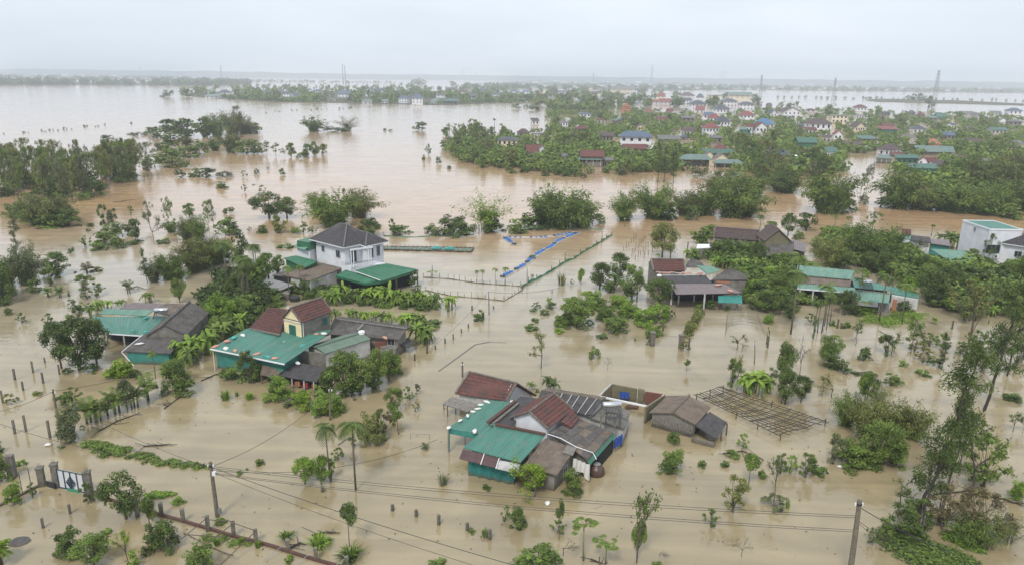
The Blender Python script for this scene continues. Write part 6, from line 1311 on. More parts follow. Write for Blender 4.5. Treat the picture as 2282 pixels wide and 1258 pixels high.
H('c3', 1600, 1705, 500, 530, 468, 'hip', 'Rred', 'white', 'white house with low red hip roof left of a grey roof', yaw=.1); H('c3', 1840, 1975, 478, 520, 445, 'hip', 'Rred', 'white', 'white house with wide red hip roof in front of grey roofed villas', yaw=-.1)
H('c3', 1640, 1780, 430, 468, 400, 'hip', 'Rgrey', 'white', 'large white villa with dark grey hip roof above the red hip roofs', yaw=.2); H('c3', 1712, 1838, 372, 402, 348, 'hip', 'Rgrey', 'white', 'white villa with grey hip roof near the town edge', yaw=0)
H('c3', 1840, 1970, 395, 438, 373, 'hip', 'Rgrey', 'white', 'long white villa with grey hip roof left of leafy trees', yaw=-.1); H('c3', 1450, 1600, 392, 440, 362, 'hip', 'Rgrey', 'white', 'wide white villa with slate roof behind red porch roofs', yaw=.15)
H('c3', 1380, 1482, 362, 392, 343, 'side', 'Rgrey', 'white', 'white house with many windows and thin grey roof'); H('c3', 1650, 1785, 530, 570, 488, 'hip', 'Rgrey', 'white', 'white walled house with dark roof behind the red pyramid roof', yaw=.2)
H('c3', 1560, 1650, 480, 518, 455, 'lean', 'Rslate', 'white', 'pale blue sheet roofed house left of the low red hip roof'); H('c3', 1195, 1282, 332, 352, 297, 'hip', 'Rred', 'creampale', 'steep red roofed hall near the far town'); H('c3', 1145, 1225, 376, 392, 355, 'side', 'Rred', 'white', 'white shed with orange red roof, left of two')
H('c3', 1222, 1322, 376, 392, 348, 'side', 'Rred', 'white', 'white shed with orange red roof, right of two'); H('c3', 1500, 1588, 440, 458, 405, 'lean', 'Rred', 'white', 'red sheet porch in front of the wide slate villa'); H('c3', 1110, 1178, 455, 466, 425, 'lean', 'Rred', 'raw', 'faded red sloping roof left of the town trees')
H('c3', 1275, 1335, 450, 462, 425, 'side', 'Rclay', 'whiteold', 'small faded red roof half hidden by trees'); H('c3', 922, 1008, 420, 452, 385, 'pagoda', 'Rorange', 'orange', 'orange tiered temple among green trees', nm='temple', win=False, cat='temple')
H('c3', 1190, 1288, 520, 545, 488, 'side', 'Rclay', 'whiteold', 'brown red roofed house with white water tank behind trees'); H('c3', 742, 872, 640, 695, 608, 'side', 'Rbrown', 'raw', 'grey walled house with brown tile roof among trees'); H('c3', 105, 218, 615, 645, 582, 'hip', 'Rbrown', 'raw', 'lone brown roofed house near the fan palms')
H('c3', 220, 305, 622, 645, 612, 'flat', 'tin', 'whiteold', 'white flat shed right of the lone brown roof', win=False); H('c3', 1310, 1382, 615, 640, 585, 'gable', 'Rclay', 'whiteold', 'small clay roofed cottage left of the red pyramid roof'); H('c3', 1400, 1495, 600, 635, 570, 'side', 'Rbrown', 'whiteold', 'brown roofed cottage next to the red pyramid roof')
H('c3', 1215, 1400, 665, 692, 645, 'lean', 'Rdull', 'raw', 'long low grey sheet roofed building right of the slate blue house'); H('c3', 1380, 1450, 648, 672, 628, 'hip', 'Rslate', 'raw', 'small slate hip roof right of the long low grey building')
# twin gabled house
H('c3', 1380, 1640, 825, 880, 782, 'open', 'Rpale', 'raw', 'long grey porch roof house left of the twin cream gables', yaw=.05, dk=.4); H('c3', 1648, 1885, 855, 888, 822, 'open', 'Rpale', 'raw', 'low grey green porch right of the twin cream gables', yaw=-.05, dk=.35)
H('c3', 1570, 1645, 790, 850, 755, 'gable', 'Rdull', 'creampale', 'cream gable peak, left of two twins', yaw=0, win=False); H('c3', 1650, 1762, 815, 860, 770, 'gable', 'Rdull', 'creampale', 'cream gable peak, right of two twins', yaw=0, win=False); H('c3', 1630, 1780, 750, 775, 705, 'hip', 'Rclay', 'creampale', 'clay hip roofed house behind the twin cream gables'); H('c3', 1545, 1800, 775, 800, 742, 'side', 'Rgreen', 'raw', 'long teal roof directly behind the twin cream gables', dk=.25, yaw=0)
# far edge of the village
H('c3', 840, 1030, 275, 296, 262, 'side', 'Rdull', 'creampale', 'long yellow school building near the far town', dk=.3, yaw=0); H('c3', 1755, 1945, 322, 362, 308, 'side', 'Rpale', 'creampale', 'yellow building with pale green roof near the lake', dk=.3, yaw=0); H('c3', 1590, 1710, 322, 345, 310, 'flat', 'Rdull', 'creampale', 'long cream wall building near the lake', dk=.3, yaw=0)
H('c3', 1380, 1505, 325, 342, 298, 'hip', 'Rbrown', 'white', 'white house with brown hip roof left of a dark blue one'); H('c3', 1505, 1582, 340, 360, 310, 'hip', 'Rgrey', 'white', 'house with very dark blue hip roof at the town edge'); H('c3', 940, 1010, 330, 352, 306, 'gable', 'Rclay', 'white', 'white gable house with red brown roof in the trees')
H('c3', 650, 765, 305, 322, 290, 'side', 'Rbrown', 'creampale', 'long house with pale brown roof in the far trees'); H('c3', 430, 500, 300, 320, 285, 'side', 'Rslate', 'white', 'bluish roofed house left of pale brown roof'); H('c3', 150, 215, 295, 315, 280, 'hip', 'Rblue', 'white', 'house with bright blue hip roof at the far tree line'); H('c3', 50, 110, 290, 315, 278, 'hip', 'Rslate', 'white', 'white house with slate roof in the far tree line'); H('c3', 282, 330, 318, 332, 305, 'side', 'Rorange', 'creampale', 'tiny orange roofed house in the far trees')
# right part
H('c4', 210, 375, 452, 502, 412, 'gable', 'Rbrown', 'white', 'big white gable house with small round windows', yaw=.1); H('c4', 105, 190, 465, 488, 430, 'gable', 'Rgrey', 'white', 'small white house with arched front left of the big white gable'); H('c4', 410, 622, 545, 602, 504, 'hip', 'Rbrown', 'white', 'wide white two storey house with brown roof', yaw=.12, dk=.6)
H('c4', 395, 500, 590, 625, 572, 'lean', 'Rclay', 'whiteold', 'low clay roofed front wing of the wide white house'); H('c4', 600, 742, 480, 545, 466, 'flat', 'Rpale', 'creampale', 'cream two storey house with flat teal roof', yaw=-.1, dk=.7); H('c4', 566, 610, 490, 535, 478, 'flat', 'creampale', 'creampale', 'cream side block left of the flat teal roof', win=False)
H('c4', 755, 882, 570, 606, 530, 'gable', 'Rbrown', 'creampale', 'cream gable house with brown roof', yaw=.35); H('c4', 785, 890, 418, 452, 395, 'hip', 'Rclay', 'white', 'white house with dull red hip roof standing highest at the lake edge'); H('c4', 618, 692, 630, 672, 592, 'gable', 'Rred', 'white', 'narrow white gable house with red trim', yaw=0)
H('c4', 340, 496, 692, 735, 650, 'side', 'Rgreen', 'green', 'green barn with pale green roof', yaw=0, win=False); H('c4', 535, 620, 650, 680, 632, 'lean', 'Rbrown', 'whiteold', 'low brown lean roof left of the narrow white gable'); H('c4', 700, 880, 715, 735, 680, 'side', 'Rbrown', 'whiteold', 'brown roofed house with small white gable end')
H('c4', 985, 1132, 588, 618, 565, 'lean', 'Rred', 'green', 'green walled barn with pinkish red roof edge', win=False); H('c4', 1000, 1100, 560, 580, 538, 'side', 'Rclay', 'raw', 'clay roof behind the green walled barn', win=False); H('c4', 815, 982, 662, 682, 640, 'lean', 'Rgreen', 'raw', 'low teal roof among trees behind the hip roofed porch house'); H('c4', 800, 930, 738, 765, 725, 'lean', 'Rpale', 'green', 'pale canopy in front of the brown roofed white gable end')
H('c4', 985, 1162, 748, 792, 700, 'hip', 'Rbrown', 'white', 'brown hip roofed house with white porch columns by brown lane', yaw=.2); H('c4', 955, 1108, 815, 856, 785, 'open', 'Rpale', 'whiteold', 'pale green open canopy at the head of flooded lane', win=False); H('c4', 1105, 1292, 812, 850, 795, 'lean', 'Rgreen', 'green', 'long low teal strip roof right of the open canopy', yaw=0, dk=.3)
H('c4', 1070, 1200, 790, 805, 765, 'side', 'Rclay', 'raw', 'clay roof right of the brown hip roofed house'); H('c4', 1345, 1465, 700, 720, 660, 'hip', 'Rorange', 'orange', 'orange walled house with stepped terrace'); H('c4', 1270, 1570, 765, 795, 716, 'side', 'Rpale', 'raw', 'very wide pale green sheet roof on the right side of the village', yaw=-.15, dk=.4)
H('c4', 1285, 1362, 832, 862, 800, 'gable', 'Rclay', 'white', 'small white gable front before the wide pale green roof', yaw=-.3); H('c4', 1330, 1445, 840, 862, 805, 'side', 'Rclay', 'white', 'clay tile roof directly right of the small white gable front'); H('c4', 1395, 1522, 868, 912, 828, 'gable', 'Rbrown', 'raw', 'dark brown steep gable house by the bamboo', yaw=.5); H('c4', 1215, 1450, 892, 935, 866, 'lean', 'Rgreen', 'tealwall', 'teal roofed shed row below the small white gable front', yaw=-.1, dk=.4)
H('c4', 1560, 1690, 825, 845, 785, 'side', 'Rbrown', 'whiteold', 'dark brown roof right of the wide pale green one'); H('c4', 1980, 2110, 838, 862, 796, 'side', 'Rclay', 'white', 'clay tile roof at the frame edge'); H('c4', 1985, 2100, 445, 482, 420, 'hip', 'Rslate', 'white', 'pale house with slate blue roof at the far lake side'); H('c4', 1400, 1475, 460, 480, 445, 'flat', 'Rgrey', 'white', 'small white cube house below the tall pylon')
H('c4', 1425, 1512, 492, 505, 460, 'side', 'Rgreen', 'tealwall', 'little teal gable shed below the tall pylon'); H('c4', 1640, 1785, 465, 480, 450, 'lean', 'Rdull', 'white', 'long low white building right of the pylon trees'); H('c4', 1850, 1945, 458, 475, 445, 'lean', 'Rdull', 'white', 'low white shed near the slate blue roof'); H('c4', 1355, 1440, 498, 520, 488, 'lean', 'Rpale', 'raw', 'pale roofed shed between village trees')
H('c4', 1195, 1275, 460, 480, 440, 'hip', 'Rgrey', 'raw', 'grey hip roof left of the tall pylon'); H('c4', 1270, 1345, 478, 492, 458, 'hip', 'Rclay', 'raw', 'small clay hip roof left of the tall pylon'); H('c4', 1210, 1270, 715, 735, 700, 'side', 'Rclay', 'raw', 'small clay roof left of the orange house'); H('c4', 1660, 1760, 685, 705, 655, 'side', 'Rbrown', 'raw', 'brown roof hidden in the right hand trees'); H('c4', 800, 870, 480, 500, 468, 'flat', 'Rgrey', 'white', 'dark shed left of lake edge trees')
H('c4', 1920, 1965, 515, 535, 500, 'gable', 'Rdull', 'white', 'tiny white gable in the trees near the frame edge'); H('c4', 1160, 1262, 652, 668, 628, 'side', 'Rdull', 'white', 'pale shed among trees right of the green walled barn'); H('c4', 320, 420, 560, 580, 545, 'side', 'Rgrey', 'raw', 'grey low roof left of the wide white house'); H('c3', 765, 835, 735, 752, 725, 'lean', 'Rpale', 'raw', 'low green lean roof left of the slate blue house')
# distant waterside village in the centre
for a in ((75, 152, 300, 322, 285, 'hip', 'Rbrown', 'pale brown roofed white house at the far shore, first from the west'), (180, 246, 300, 312, 283, 'side', 'Rslate', 'slate roofed house, second along the far shore'), (235, 322, 310, 338, 298, 'side', 'Rgrey', 'white long house, third along the far shore'), (322, 388, 325, 336, 308, 'side', 'Rgrey', 'low white house beside the white long house'),
          (470, 555, 290, 306, 276, 'hip', 'Rslate', 'white house with slate roof behind far shore trees'), (665, 766, 312, 342, 282, 'hip', 'Rslate', 'white house with slate blue hip roof below the twin masts'), (600, 662, 355, 366, 345, 'lean', 'Rdull', 'low shed near the twin masts'), (885, 966, 310, 334, 288, 'hip', 'Rslate', 'white boxy house with blue roof right of the twin masts'),
          (945, 1042, 285, 300, 265, 'side', 'Rgrey', 'white house behind the boxy blue roofed one'), (850, 942, 375, 391, 355, 'side', 'Rpale', 'white house standing right at the far water edge'), (1140, 1236, 345, 388, 325, 'hip', 'Rslate', 'white house with pale roof left of the biggest far house'), (1240, 1340, 345, 402, 308, 'hip', 'Rslate', 'biggest far shore house with balcony and slate roof'),
          (1435, 1522, 320, 347, 310, 'hip', 'Rgrey', 'white house with thin grey roof right of the biggest far house'), (1480, 1616, 368, 390, 350, 'open', 'Rgreen', 'long dark green canopy at the far shore'), (1390, 1470, 375, 388, 348, 'lean', 'Rpale', 'pale green roofed house beside the long canopy'), (1010, 1066, 370, 386, 356, 'lean', 'Rpale', 'small pale roofed shed at the far shore'),
          (1680, 1766, 335, 356, 314, 'hip', 'Rgrey', 'white house right of the long dark green canopy'), (1865, 1946, 315, 332, 297, 'hip', 'Rgrey', 'white house with grey hip roof near the far bushes'), (1510, 1590, 280, 292, 262, 'side', 'Rbrown', 'cream house behind far shore trees'), (1610, 1690, 298, 310, 282, 'side', 'Rclay', 'long red brown roof behind far shore trees'),
          (1770, 1850, 288, 302, 270, 'side', 'Rgrey', 'grey roofed house far behind the shore'), (2000, 2097, 298, 314, 280, 'hip', 'Rslate', 'slate roofed white house at the end of far shore'), (430, 470, 280, 292, 270, 'hip', 'Rgrey', 'small grey roof behind far shore trees')):
    H('c2', *a[:5], a[5], a[6], 'white', a[7], group='houses on the far shore')
for a in ((1692, 1792, 298, 320, 278, 'hip', 'Rgrey', 'white house with slate roof at the west tip of the far shore'), (1795, 1830, 300, 318, 290, 'gable', 'Rbrown', 'tiny cream gable beside the west tip house'), (1585, 1705, 330, 346, 318, 'lean', 'Rpale', 'low pale shed row at the west tip of far shore'), (2030, 2097, 302, 326, 285, 'hip', 'Rgrey', 'white house left of the far shore group')): H('c1', *a[:5], a[5], a[6], 'white', a[7], group='houses on the far shore')
# hazy distant houses
RR = random.Random(21); cnt = 0
DIST = []
for (x0, x1, ya, yb_, n) in ((5, 400, 167, 188.5, 78), (1150, 1420, 180, 196, 34), (1430, 2270, 186, 200, 44), (1180, 1500, 196, 214, 14)):
    for i in range(n):
        x = x0+(x1-x0)*(i+RR.random()*.8)/n; y = RR.uniform(ya, yb_)+(x-1141)*.004; w_ = RR.uniform(7, 15); h_ = RR.uniform(2.8, 5.6)
        rc = RR.choice(['Rdull', 'Rgrey', 'Rslate', 'Rclay', 'Rpale', 'Rbrown']); t = far_house('p', x, x+w_, y-h_, y, y-h_-RR.uniform(1, 2), RR.choice(['hip', 'side', 'flat']), rc, RR.choice(['white', 'white', 'creampale', 'whiteold']), '', win=False, group='hazy distant houses'); AUTO.append((t, 'distant hazy house with '+{'Rdull': 'pale grey', 'Rgrey': 'dark grey', 'Rslate': 'slate', 'Rclay': 'reddish', 'Rpale': 'pale green', 'Rbrown': 'brown'}[rc]+' roof', x, y, 'fh'))
# low roofs scattered between the village trees
HP = ([(1230, 250), (1420, 245), (1560, 300), (1500, 380), (1180, 372), (1060, 350)], 8), ([(1500, 270), (1700, 235), (2000, 255), (2270, 265), (2270, 400), (2080, 385), (1985, 340), (1700, 370), (1540, 340)], 17), ([(1180, 205), (1430, 210), (1560, 218), (1680, 222), (1680, 232), (1430, 236), (1200, 232)], 22)
for poly, n in HP:
    rg = np.random.default_rng(n); k = 0
    for x, y in sample(rg, poly, n*8):
        if k >= n: break
        m_ = mpp(W(x, y)); w_ = rg.uniform(7, 13)/m_; h_ = rg.uniform(2.0, 3.6)/m_; r_ = rg.uniform(.8, 2)/m_+w_*.04
        if any(b[0]-w_*.6 < x+w_/2 < b[2]+w_*.6 and b[1]-3 < y < b[3]+h_+6 for b in BOX): continue
        rc, nm_ = [('Rbrown', 'brown'), ('Rdull', 'grey'), ('Rclay', 'clay'), ('Rgreen', 'green'), ('Rgrey', 'dark grey'), ('Rslate', 'slate')][int(rg.integers(0, 6))]
        t = far_house('p', x, x+w_, y-h_, y, y-h_-r_, ['hip', 'side', 'lean', 'side', 'gable'][int(rg.integers(0, 5))], rc, ['white', 'whiteold', 'whiteold', 'raw', 'creampale'][int(rg.integers(0, 5))], '', group='village houses'); AUTO.append((t, 'low house with '+nm_+' roof', x, y, 'lh')); k += 1
# pylons and masts
def pylon(c_, xb, yb, xt, yt, label, arms=3, wd=None):
    X, Y = px(c_, xb, yb); P = W(X, Y); Xt, Yt = px(c_, xt, yt); z = ztop(P, Yt); T = Vector((P.x, P.y, z)); t = thing('power_pylon', label, 'pylon', P, 'lattice pylons'); b = z*.06; tw = z*.014; r = max(.13, mpp(P)*.3)
    mb = MB(); L = lambda sx, sy, k: Vector((P.x+sx*(b+(tw-b)*k), P.y+sy*(b+(tw-b)*k), z*k))
    for sx in (-1, 1):
        for sy in (-1, 1): mb.bar(L(sx, sy, 0), L(sx, sy, 1), r)
    N_ = 9
    for i in range(N_):
        k0, k1 = 1-(1-i/N_)**1.3, 1-(1-(i+1)/N_)**1.3; k0, k1 = min(k0, 1), min(k1, 1)
        for (a, c) in (((-1, -1), (1, -1)), ((1, -1), (1, 1)), ((1, 1), (-1, 1)), ((-1, 1), (-1, -1))): mb.bar(L(*a, k0), L(*c, k1), r*.6); mb.bar(L(*c, k0), L(*a, k1), r*.6)
    part(t, 'lattice', mb, 'pylon')
    for i in range(arms):
        am = MB(); zz = z*(.98-.1*i); w_ = z*.085*(1 if i else .8); am.bar((P.x-w_, P.y, zz), (P.x+w_, P.y, zz), r*.9); am.bar((P.x-w_, P.y, zz), (P.x, P.y, zz+z*.025), r*.6); am.bar((P.x+w_, P.y, zz), (P.x, P.y, zz+z*.025), r*.6); part(t, 'cross_arm', am, 'pylon')
for a in (('c4', 1392, 435, 1430, 130, 'tallest lattice pylon, standing right of the village'), ('c3', 2003, 345, 2003, 165, 'pylon near the lake shore behind grey villas'), ('c4', 615, 370, 628, 188, 'pylon in the lake behind the cream flat roofed house'), ('c3', 1158, 240, 1165, 88, 'hazy pylon above the yellow school'), ('c3', 705, 240, 705, 150, 'short hazy pylon left of the yellow school'), ('c2', 1655, 205, 1655, 130, 'short hazy pylon right of centre'), ('c1', 1728, 200, 1728, 88, 'hazy pylon near the far left shore'), ('c1', 1098, 170, 1098, 95, 'faint pylon above the hazy left shore'), ('c3', 1435, 215, 1435, 172, 'faint small pylon left of the tower block'), ('c3', 263, 190, 263, 150, 'faint far pylon above hazy trees')): pylon(*a)
def mast(c_, x, yb, yt, label):
    P = pt(c_, x, yb); z = ztop(P, px(c_, x, yt)[1]); r = mpp(P)*1.0; mb = MB(); mb.tube([(P.x, P.y, -.5), (P.x, P.y, z)], [r, r*.7], 6); t = thing('radio_mast', label, 'mast', P); part(t, 'shaft', mb, 'pylon'); mb = MB(); mb.tube([(P.x, P.y, z), (P.x, P.y, z*1.05)], r*.35, 4); part(t, 'antenna', mb, 'whitepaint')
for a in (('c2', 717, 240, 80, 'thin mast, left of the twin masts'), ('c2', 735, 255, 92, 'thicker mast, right of the twin masts'), ('c1', 653, 152, 45, 'leaning chimney-like mast, taller of the hazy pair'), ('c1', 682, 152, 62, 'shorter of the hazy mast pair'), ('c2', 1755, 205, 145, 'faint mast right of the short hazy pylon'), ('c1', 48, 150, 88, 'faint mast at the far left horizon'), ('c3', 1522, 222, 142, 'faint mast left of the tower block'), ('c2', 990, 225, 195, 'small faint mast over the thin tree strip')): mast(*a)
t = thing('tower_block', 'hazy twin slab tower block on the horizon', 'tower block', pt('c3', 1713, 222)); P = pt('c3', 1713, 222); z = ztop(P, 120+138*.2861); m = mpp(P)
for s in (-1, 1):
    mb = MB(); mb.prism([Vector((P.x+s*4.2*m+i*3.6*m, P.y+j*3*m, z)) for i, j in ((-1, -1), (1, -1), (1, 1), (-1, 1))], 0); o = part(t, 'tower', mb, 'whiteold'); mb = MB()
    for k in range(1, 12): mb.box((P.x+s*4.2*m, P.y-3*m, z*k/12), (5.5*m, .5, z*.03))
    part(o, 'window_bands', mb, 'glass')
for x, l_ in ((425, 'left'), (437, 'right')):
    P = pt('c1', x, 152); m = mpp(P); t = thing('church_tower', 'pointed church tower on the hazy horizon, '+l_+' of twins', 'church tower', P); z = ztop(P, 120+95*.2861); mb = MB(); mb.prism([Vector((P.x+i*1.3*m, P.y+j*1.3*m, z)) for i, j in ((-1, -1), (1, -1), (1, 1), (-1, 1))], 0); part(t, 'tower', mb, 'concrete'); mb = MB(); mb.tube([(P.x, P.y, z), (P.x, P.y, z+2.6*m)], [1.4*m, .1], 6); part(t, 'spire', mb, 'pylon')

# ---------------------------------------------------------------- land strips and woods
def land(name, poly, z=.25, m='moss', label=None):
    mb = MB(); top = [W(x, y, z) for x, y in poly]; mb.prism(top, -.5); o = solo(name, mb, m, None, None, None, 'structure'); return o
def wood(name, poly, n, hm, seed, tone='dark', nl=34, wide=.8, avoid=True, ls=.75):
    rng = np.random.default_rng(seed); PS = []; NS = []; SZ = []; TT = []
    for x, y in sample(rng, poly, n):
        P = W(x, y); hp = hm*.75/mpp(P)
        if avoid and any(b[0]-1 < x < b[2]+1 and b[3]-(b[3]-b[1])*.6 < y < b[3]+hp*.85 for b in BOX): continue
        h = hm*(.55+.75*rng.random()); r = h*wide*.5*(.7+.6*rng.random()); d = unit(rng.normal(size=(nl, 3))); rr = (.55+.45*rng.random(nl))[:, None]; k = rng.integers(0, 3, nl); off = rng.normal(size=(3, 3))*np.array([r*.5, r*.5, h*.14])
        p = np.array([P.x, P.y, h*.55])+d*rr*np.array([r*.8, r*.8, h*.42])+off[k]; p[:, 2] = np.maximum(p[:, 2], .1)
        PS.append(p); NS.append(d+rng.normal(size=(nl, 3))*.4+np.array([0, 0, .4])); SZ.append(np.full(nl, r*ls)*(.6+.7*rng.random(nl))); TT.append(np.clip(.1+rng.random()*.45+rng.random(nl)*.35, 0, 1))
    V = leafpoly(np.concatenate(PS), np.concatenate(NS), np.concatenate(SZ), .75, rng); o = bpy.data.objects.new(name, fol_mesh(name, V, None, np.concatenate(TT), LEAF[tone])); C.objects.link(o); o['kind'] = 'stuff'; return o
hz = lambda x: 172+.0135*(x-1141)
def ridge():
    mb = MB(); rr = random.Random(8); n = 220; vs = []
    for i in range(n+1):
        x = -8200+16400*i/n; y = 6800+500*math.sin(i*.07)-x*.03; h = 44+8*noise.noise(Vector((i*.06, 3, 0)))+7*noise.noise(Vector((i*.33, 7, 0)))+3*rr.random()
        vs += [(x, y-500, -.5), (x, y-140, h*.8), (x, y, h), (x, y+600, -.5)]
    mb.add(vs, [(4*i+j, 4*i+4+j, 4*i+5+j, 4*i+1+j) for i in range(n) for j in range(3)]); solo('hills', mb, mat('far_hills', (.045, .065, .04), (.02, .03, .02), .01, .95), kind='structure')
ridge()
land('land_strip', [(-5, 189.5), (420, 191), (560, 189), (560, 182), (430, 177), (400, 167.5), (-5, 160)])
wood('far_wood', [(-5, 190), (200, 190), (420, 191.5), (560, 189), (560, 183), (430, 178), (400, 167.5), (-5, 160)], 3300, 12, 1, 'dark', 22, 1.1)
wood('horizon_wood', [(-20, hz(-20)+7)]+[(x, hz(x)+6.5) for x in (300, 560)]+[(600, hz(600)+8)]+[(1100, hz(1100)+8), (1500, hz(1500)+9), (2300, hz(2300)+9), (2300, hz(2300)+2), (-20, hz(-20)+2)], 3200, 20, 2, 'dark', 14, 2.6)
wood('tree_strip', [(560, 184), (880, 187), (880, 184), (560, 180)], 170, 8, 3, 'dark', 16, 1.2)
land('land_strip', [(1120, 196), (1430, 200), (1440, 182), (1120, 183)]); wood('town_wood', [(1020, 197), (1120, 200), (1440, 202), (1440, 184), (1300, 181), (1000, 190)], 900, 10, 4, 'dark', 20, 1.1)
land('land_strip', [(1430, 202), (1680, 201), (2290, 208), (2290, 197), (1680, 191), (1440, 186)]); wood('far_wood', [(1430, 202), (1680, 201.5), (2290, 208), (2290, 197), (1680, 191), (1440, 185)], 1500, 11, 5, 'dark', 18, 1.1)
land('land_strip', [(405, 212), (480, 219), (600, 226.5), (780, 229.5), (960, 233.5), (1170, 227.5), (1170, 206), (900, 202), (560, 204), (480, 206)], .35)
wood('shore_brush', [(405, 212), (480, 219), (600, 227), (780, 230), (960, 234), (1170, 228), (1170, 222), (960, 229), (780, 225), (600, 221), (480, 213)], 330, 4, 16, 'mid', 30, 1.3)
wood('shore_wood', [(405, 210), (480, 218), (600, 226), (780, 229), (960, 233), (1170, 227), (1170, 200), (900, 195), (560, 196), (480, 200), (412, 205)], 700, 9.5, 6, 'mid', 36, .95)
wood('town_wood', [(1170, 228), (1225, 246), (1320, 252), (1430, 240), (1560, 240), (1690, 235), (1690, 218), (1560, 214), (1430, 202), (1170, 198)], 560, 10, 7, 'dark', 46, .95)
land('embankment', [(1930, 223), (1960, 220), (2140, 224), (2282, 231), (2282, 234), (2130, 230), (1960, 226)], .9, 'moss')
for x, y, h, w_ in ((2035, 225, 17, 18), (2050, 225, 20, 18), (2060, 225, 14, 14), (2022, 224, 12, 12), (2068, 243, 32, 18), (2078, 240, 18, 14), (1937, 221, 6, 14), (935, 190, 17, 36), (920, 193, 14, 20), (1010, 192, 12, 14)): plant('broadfar', x, y, h, w_, 'grey')
for x in list(range(1730, 2290, 17)):
    plant('broadfar', x+RND.uniform(-6, 6), 218+(x-1730)*.016+RND.uniform(-.8, .8), RND.uniform(4, 7.5), RND.uniform(5, 9), 'grey', None)
for i in range(46): x = RND.uniform(0, 330); P_ = plant('bushsm', x, 302-x*.095+RND.uniform(-2, 2), RND.uniform(2, 6), RND.uniform(2, 6), 'grey') if i % 2 else None
for i in range(26): x = RND.uniform(590, 940); plant('bushsm', x, 252-(x-560)*.05+RND.uniform(-1.5, 1.5), RND.uniform(2, 5), RND.uniform(2, 5), 'grey')
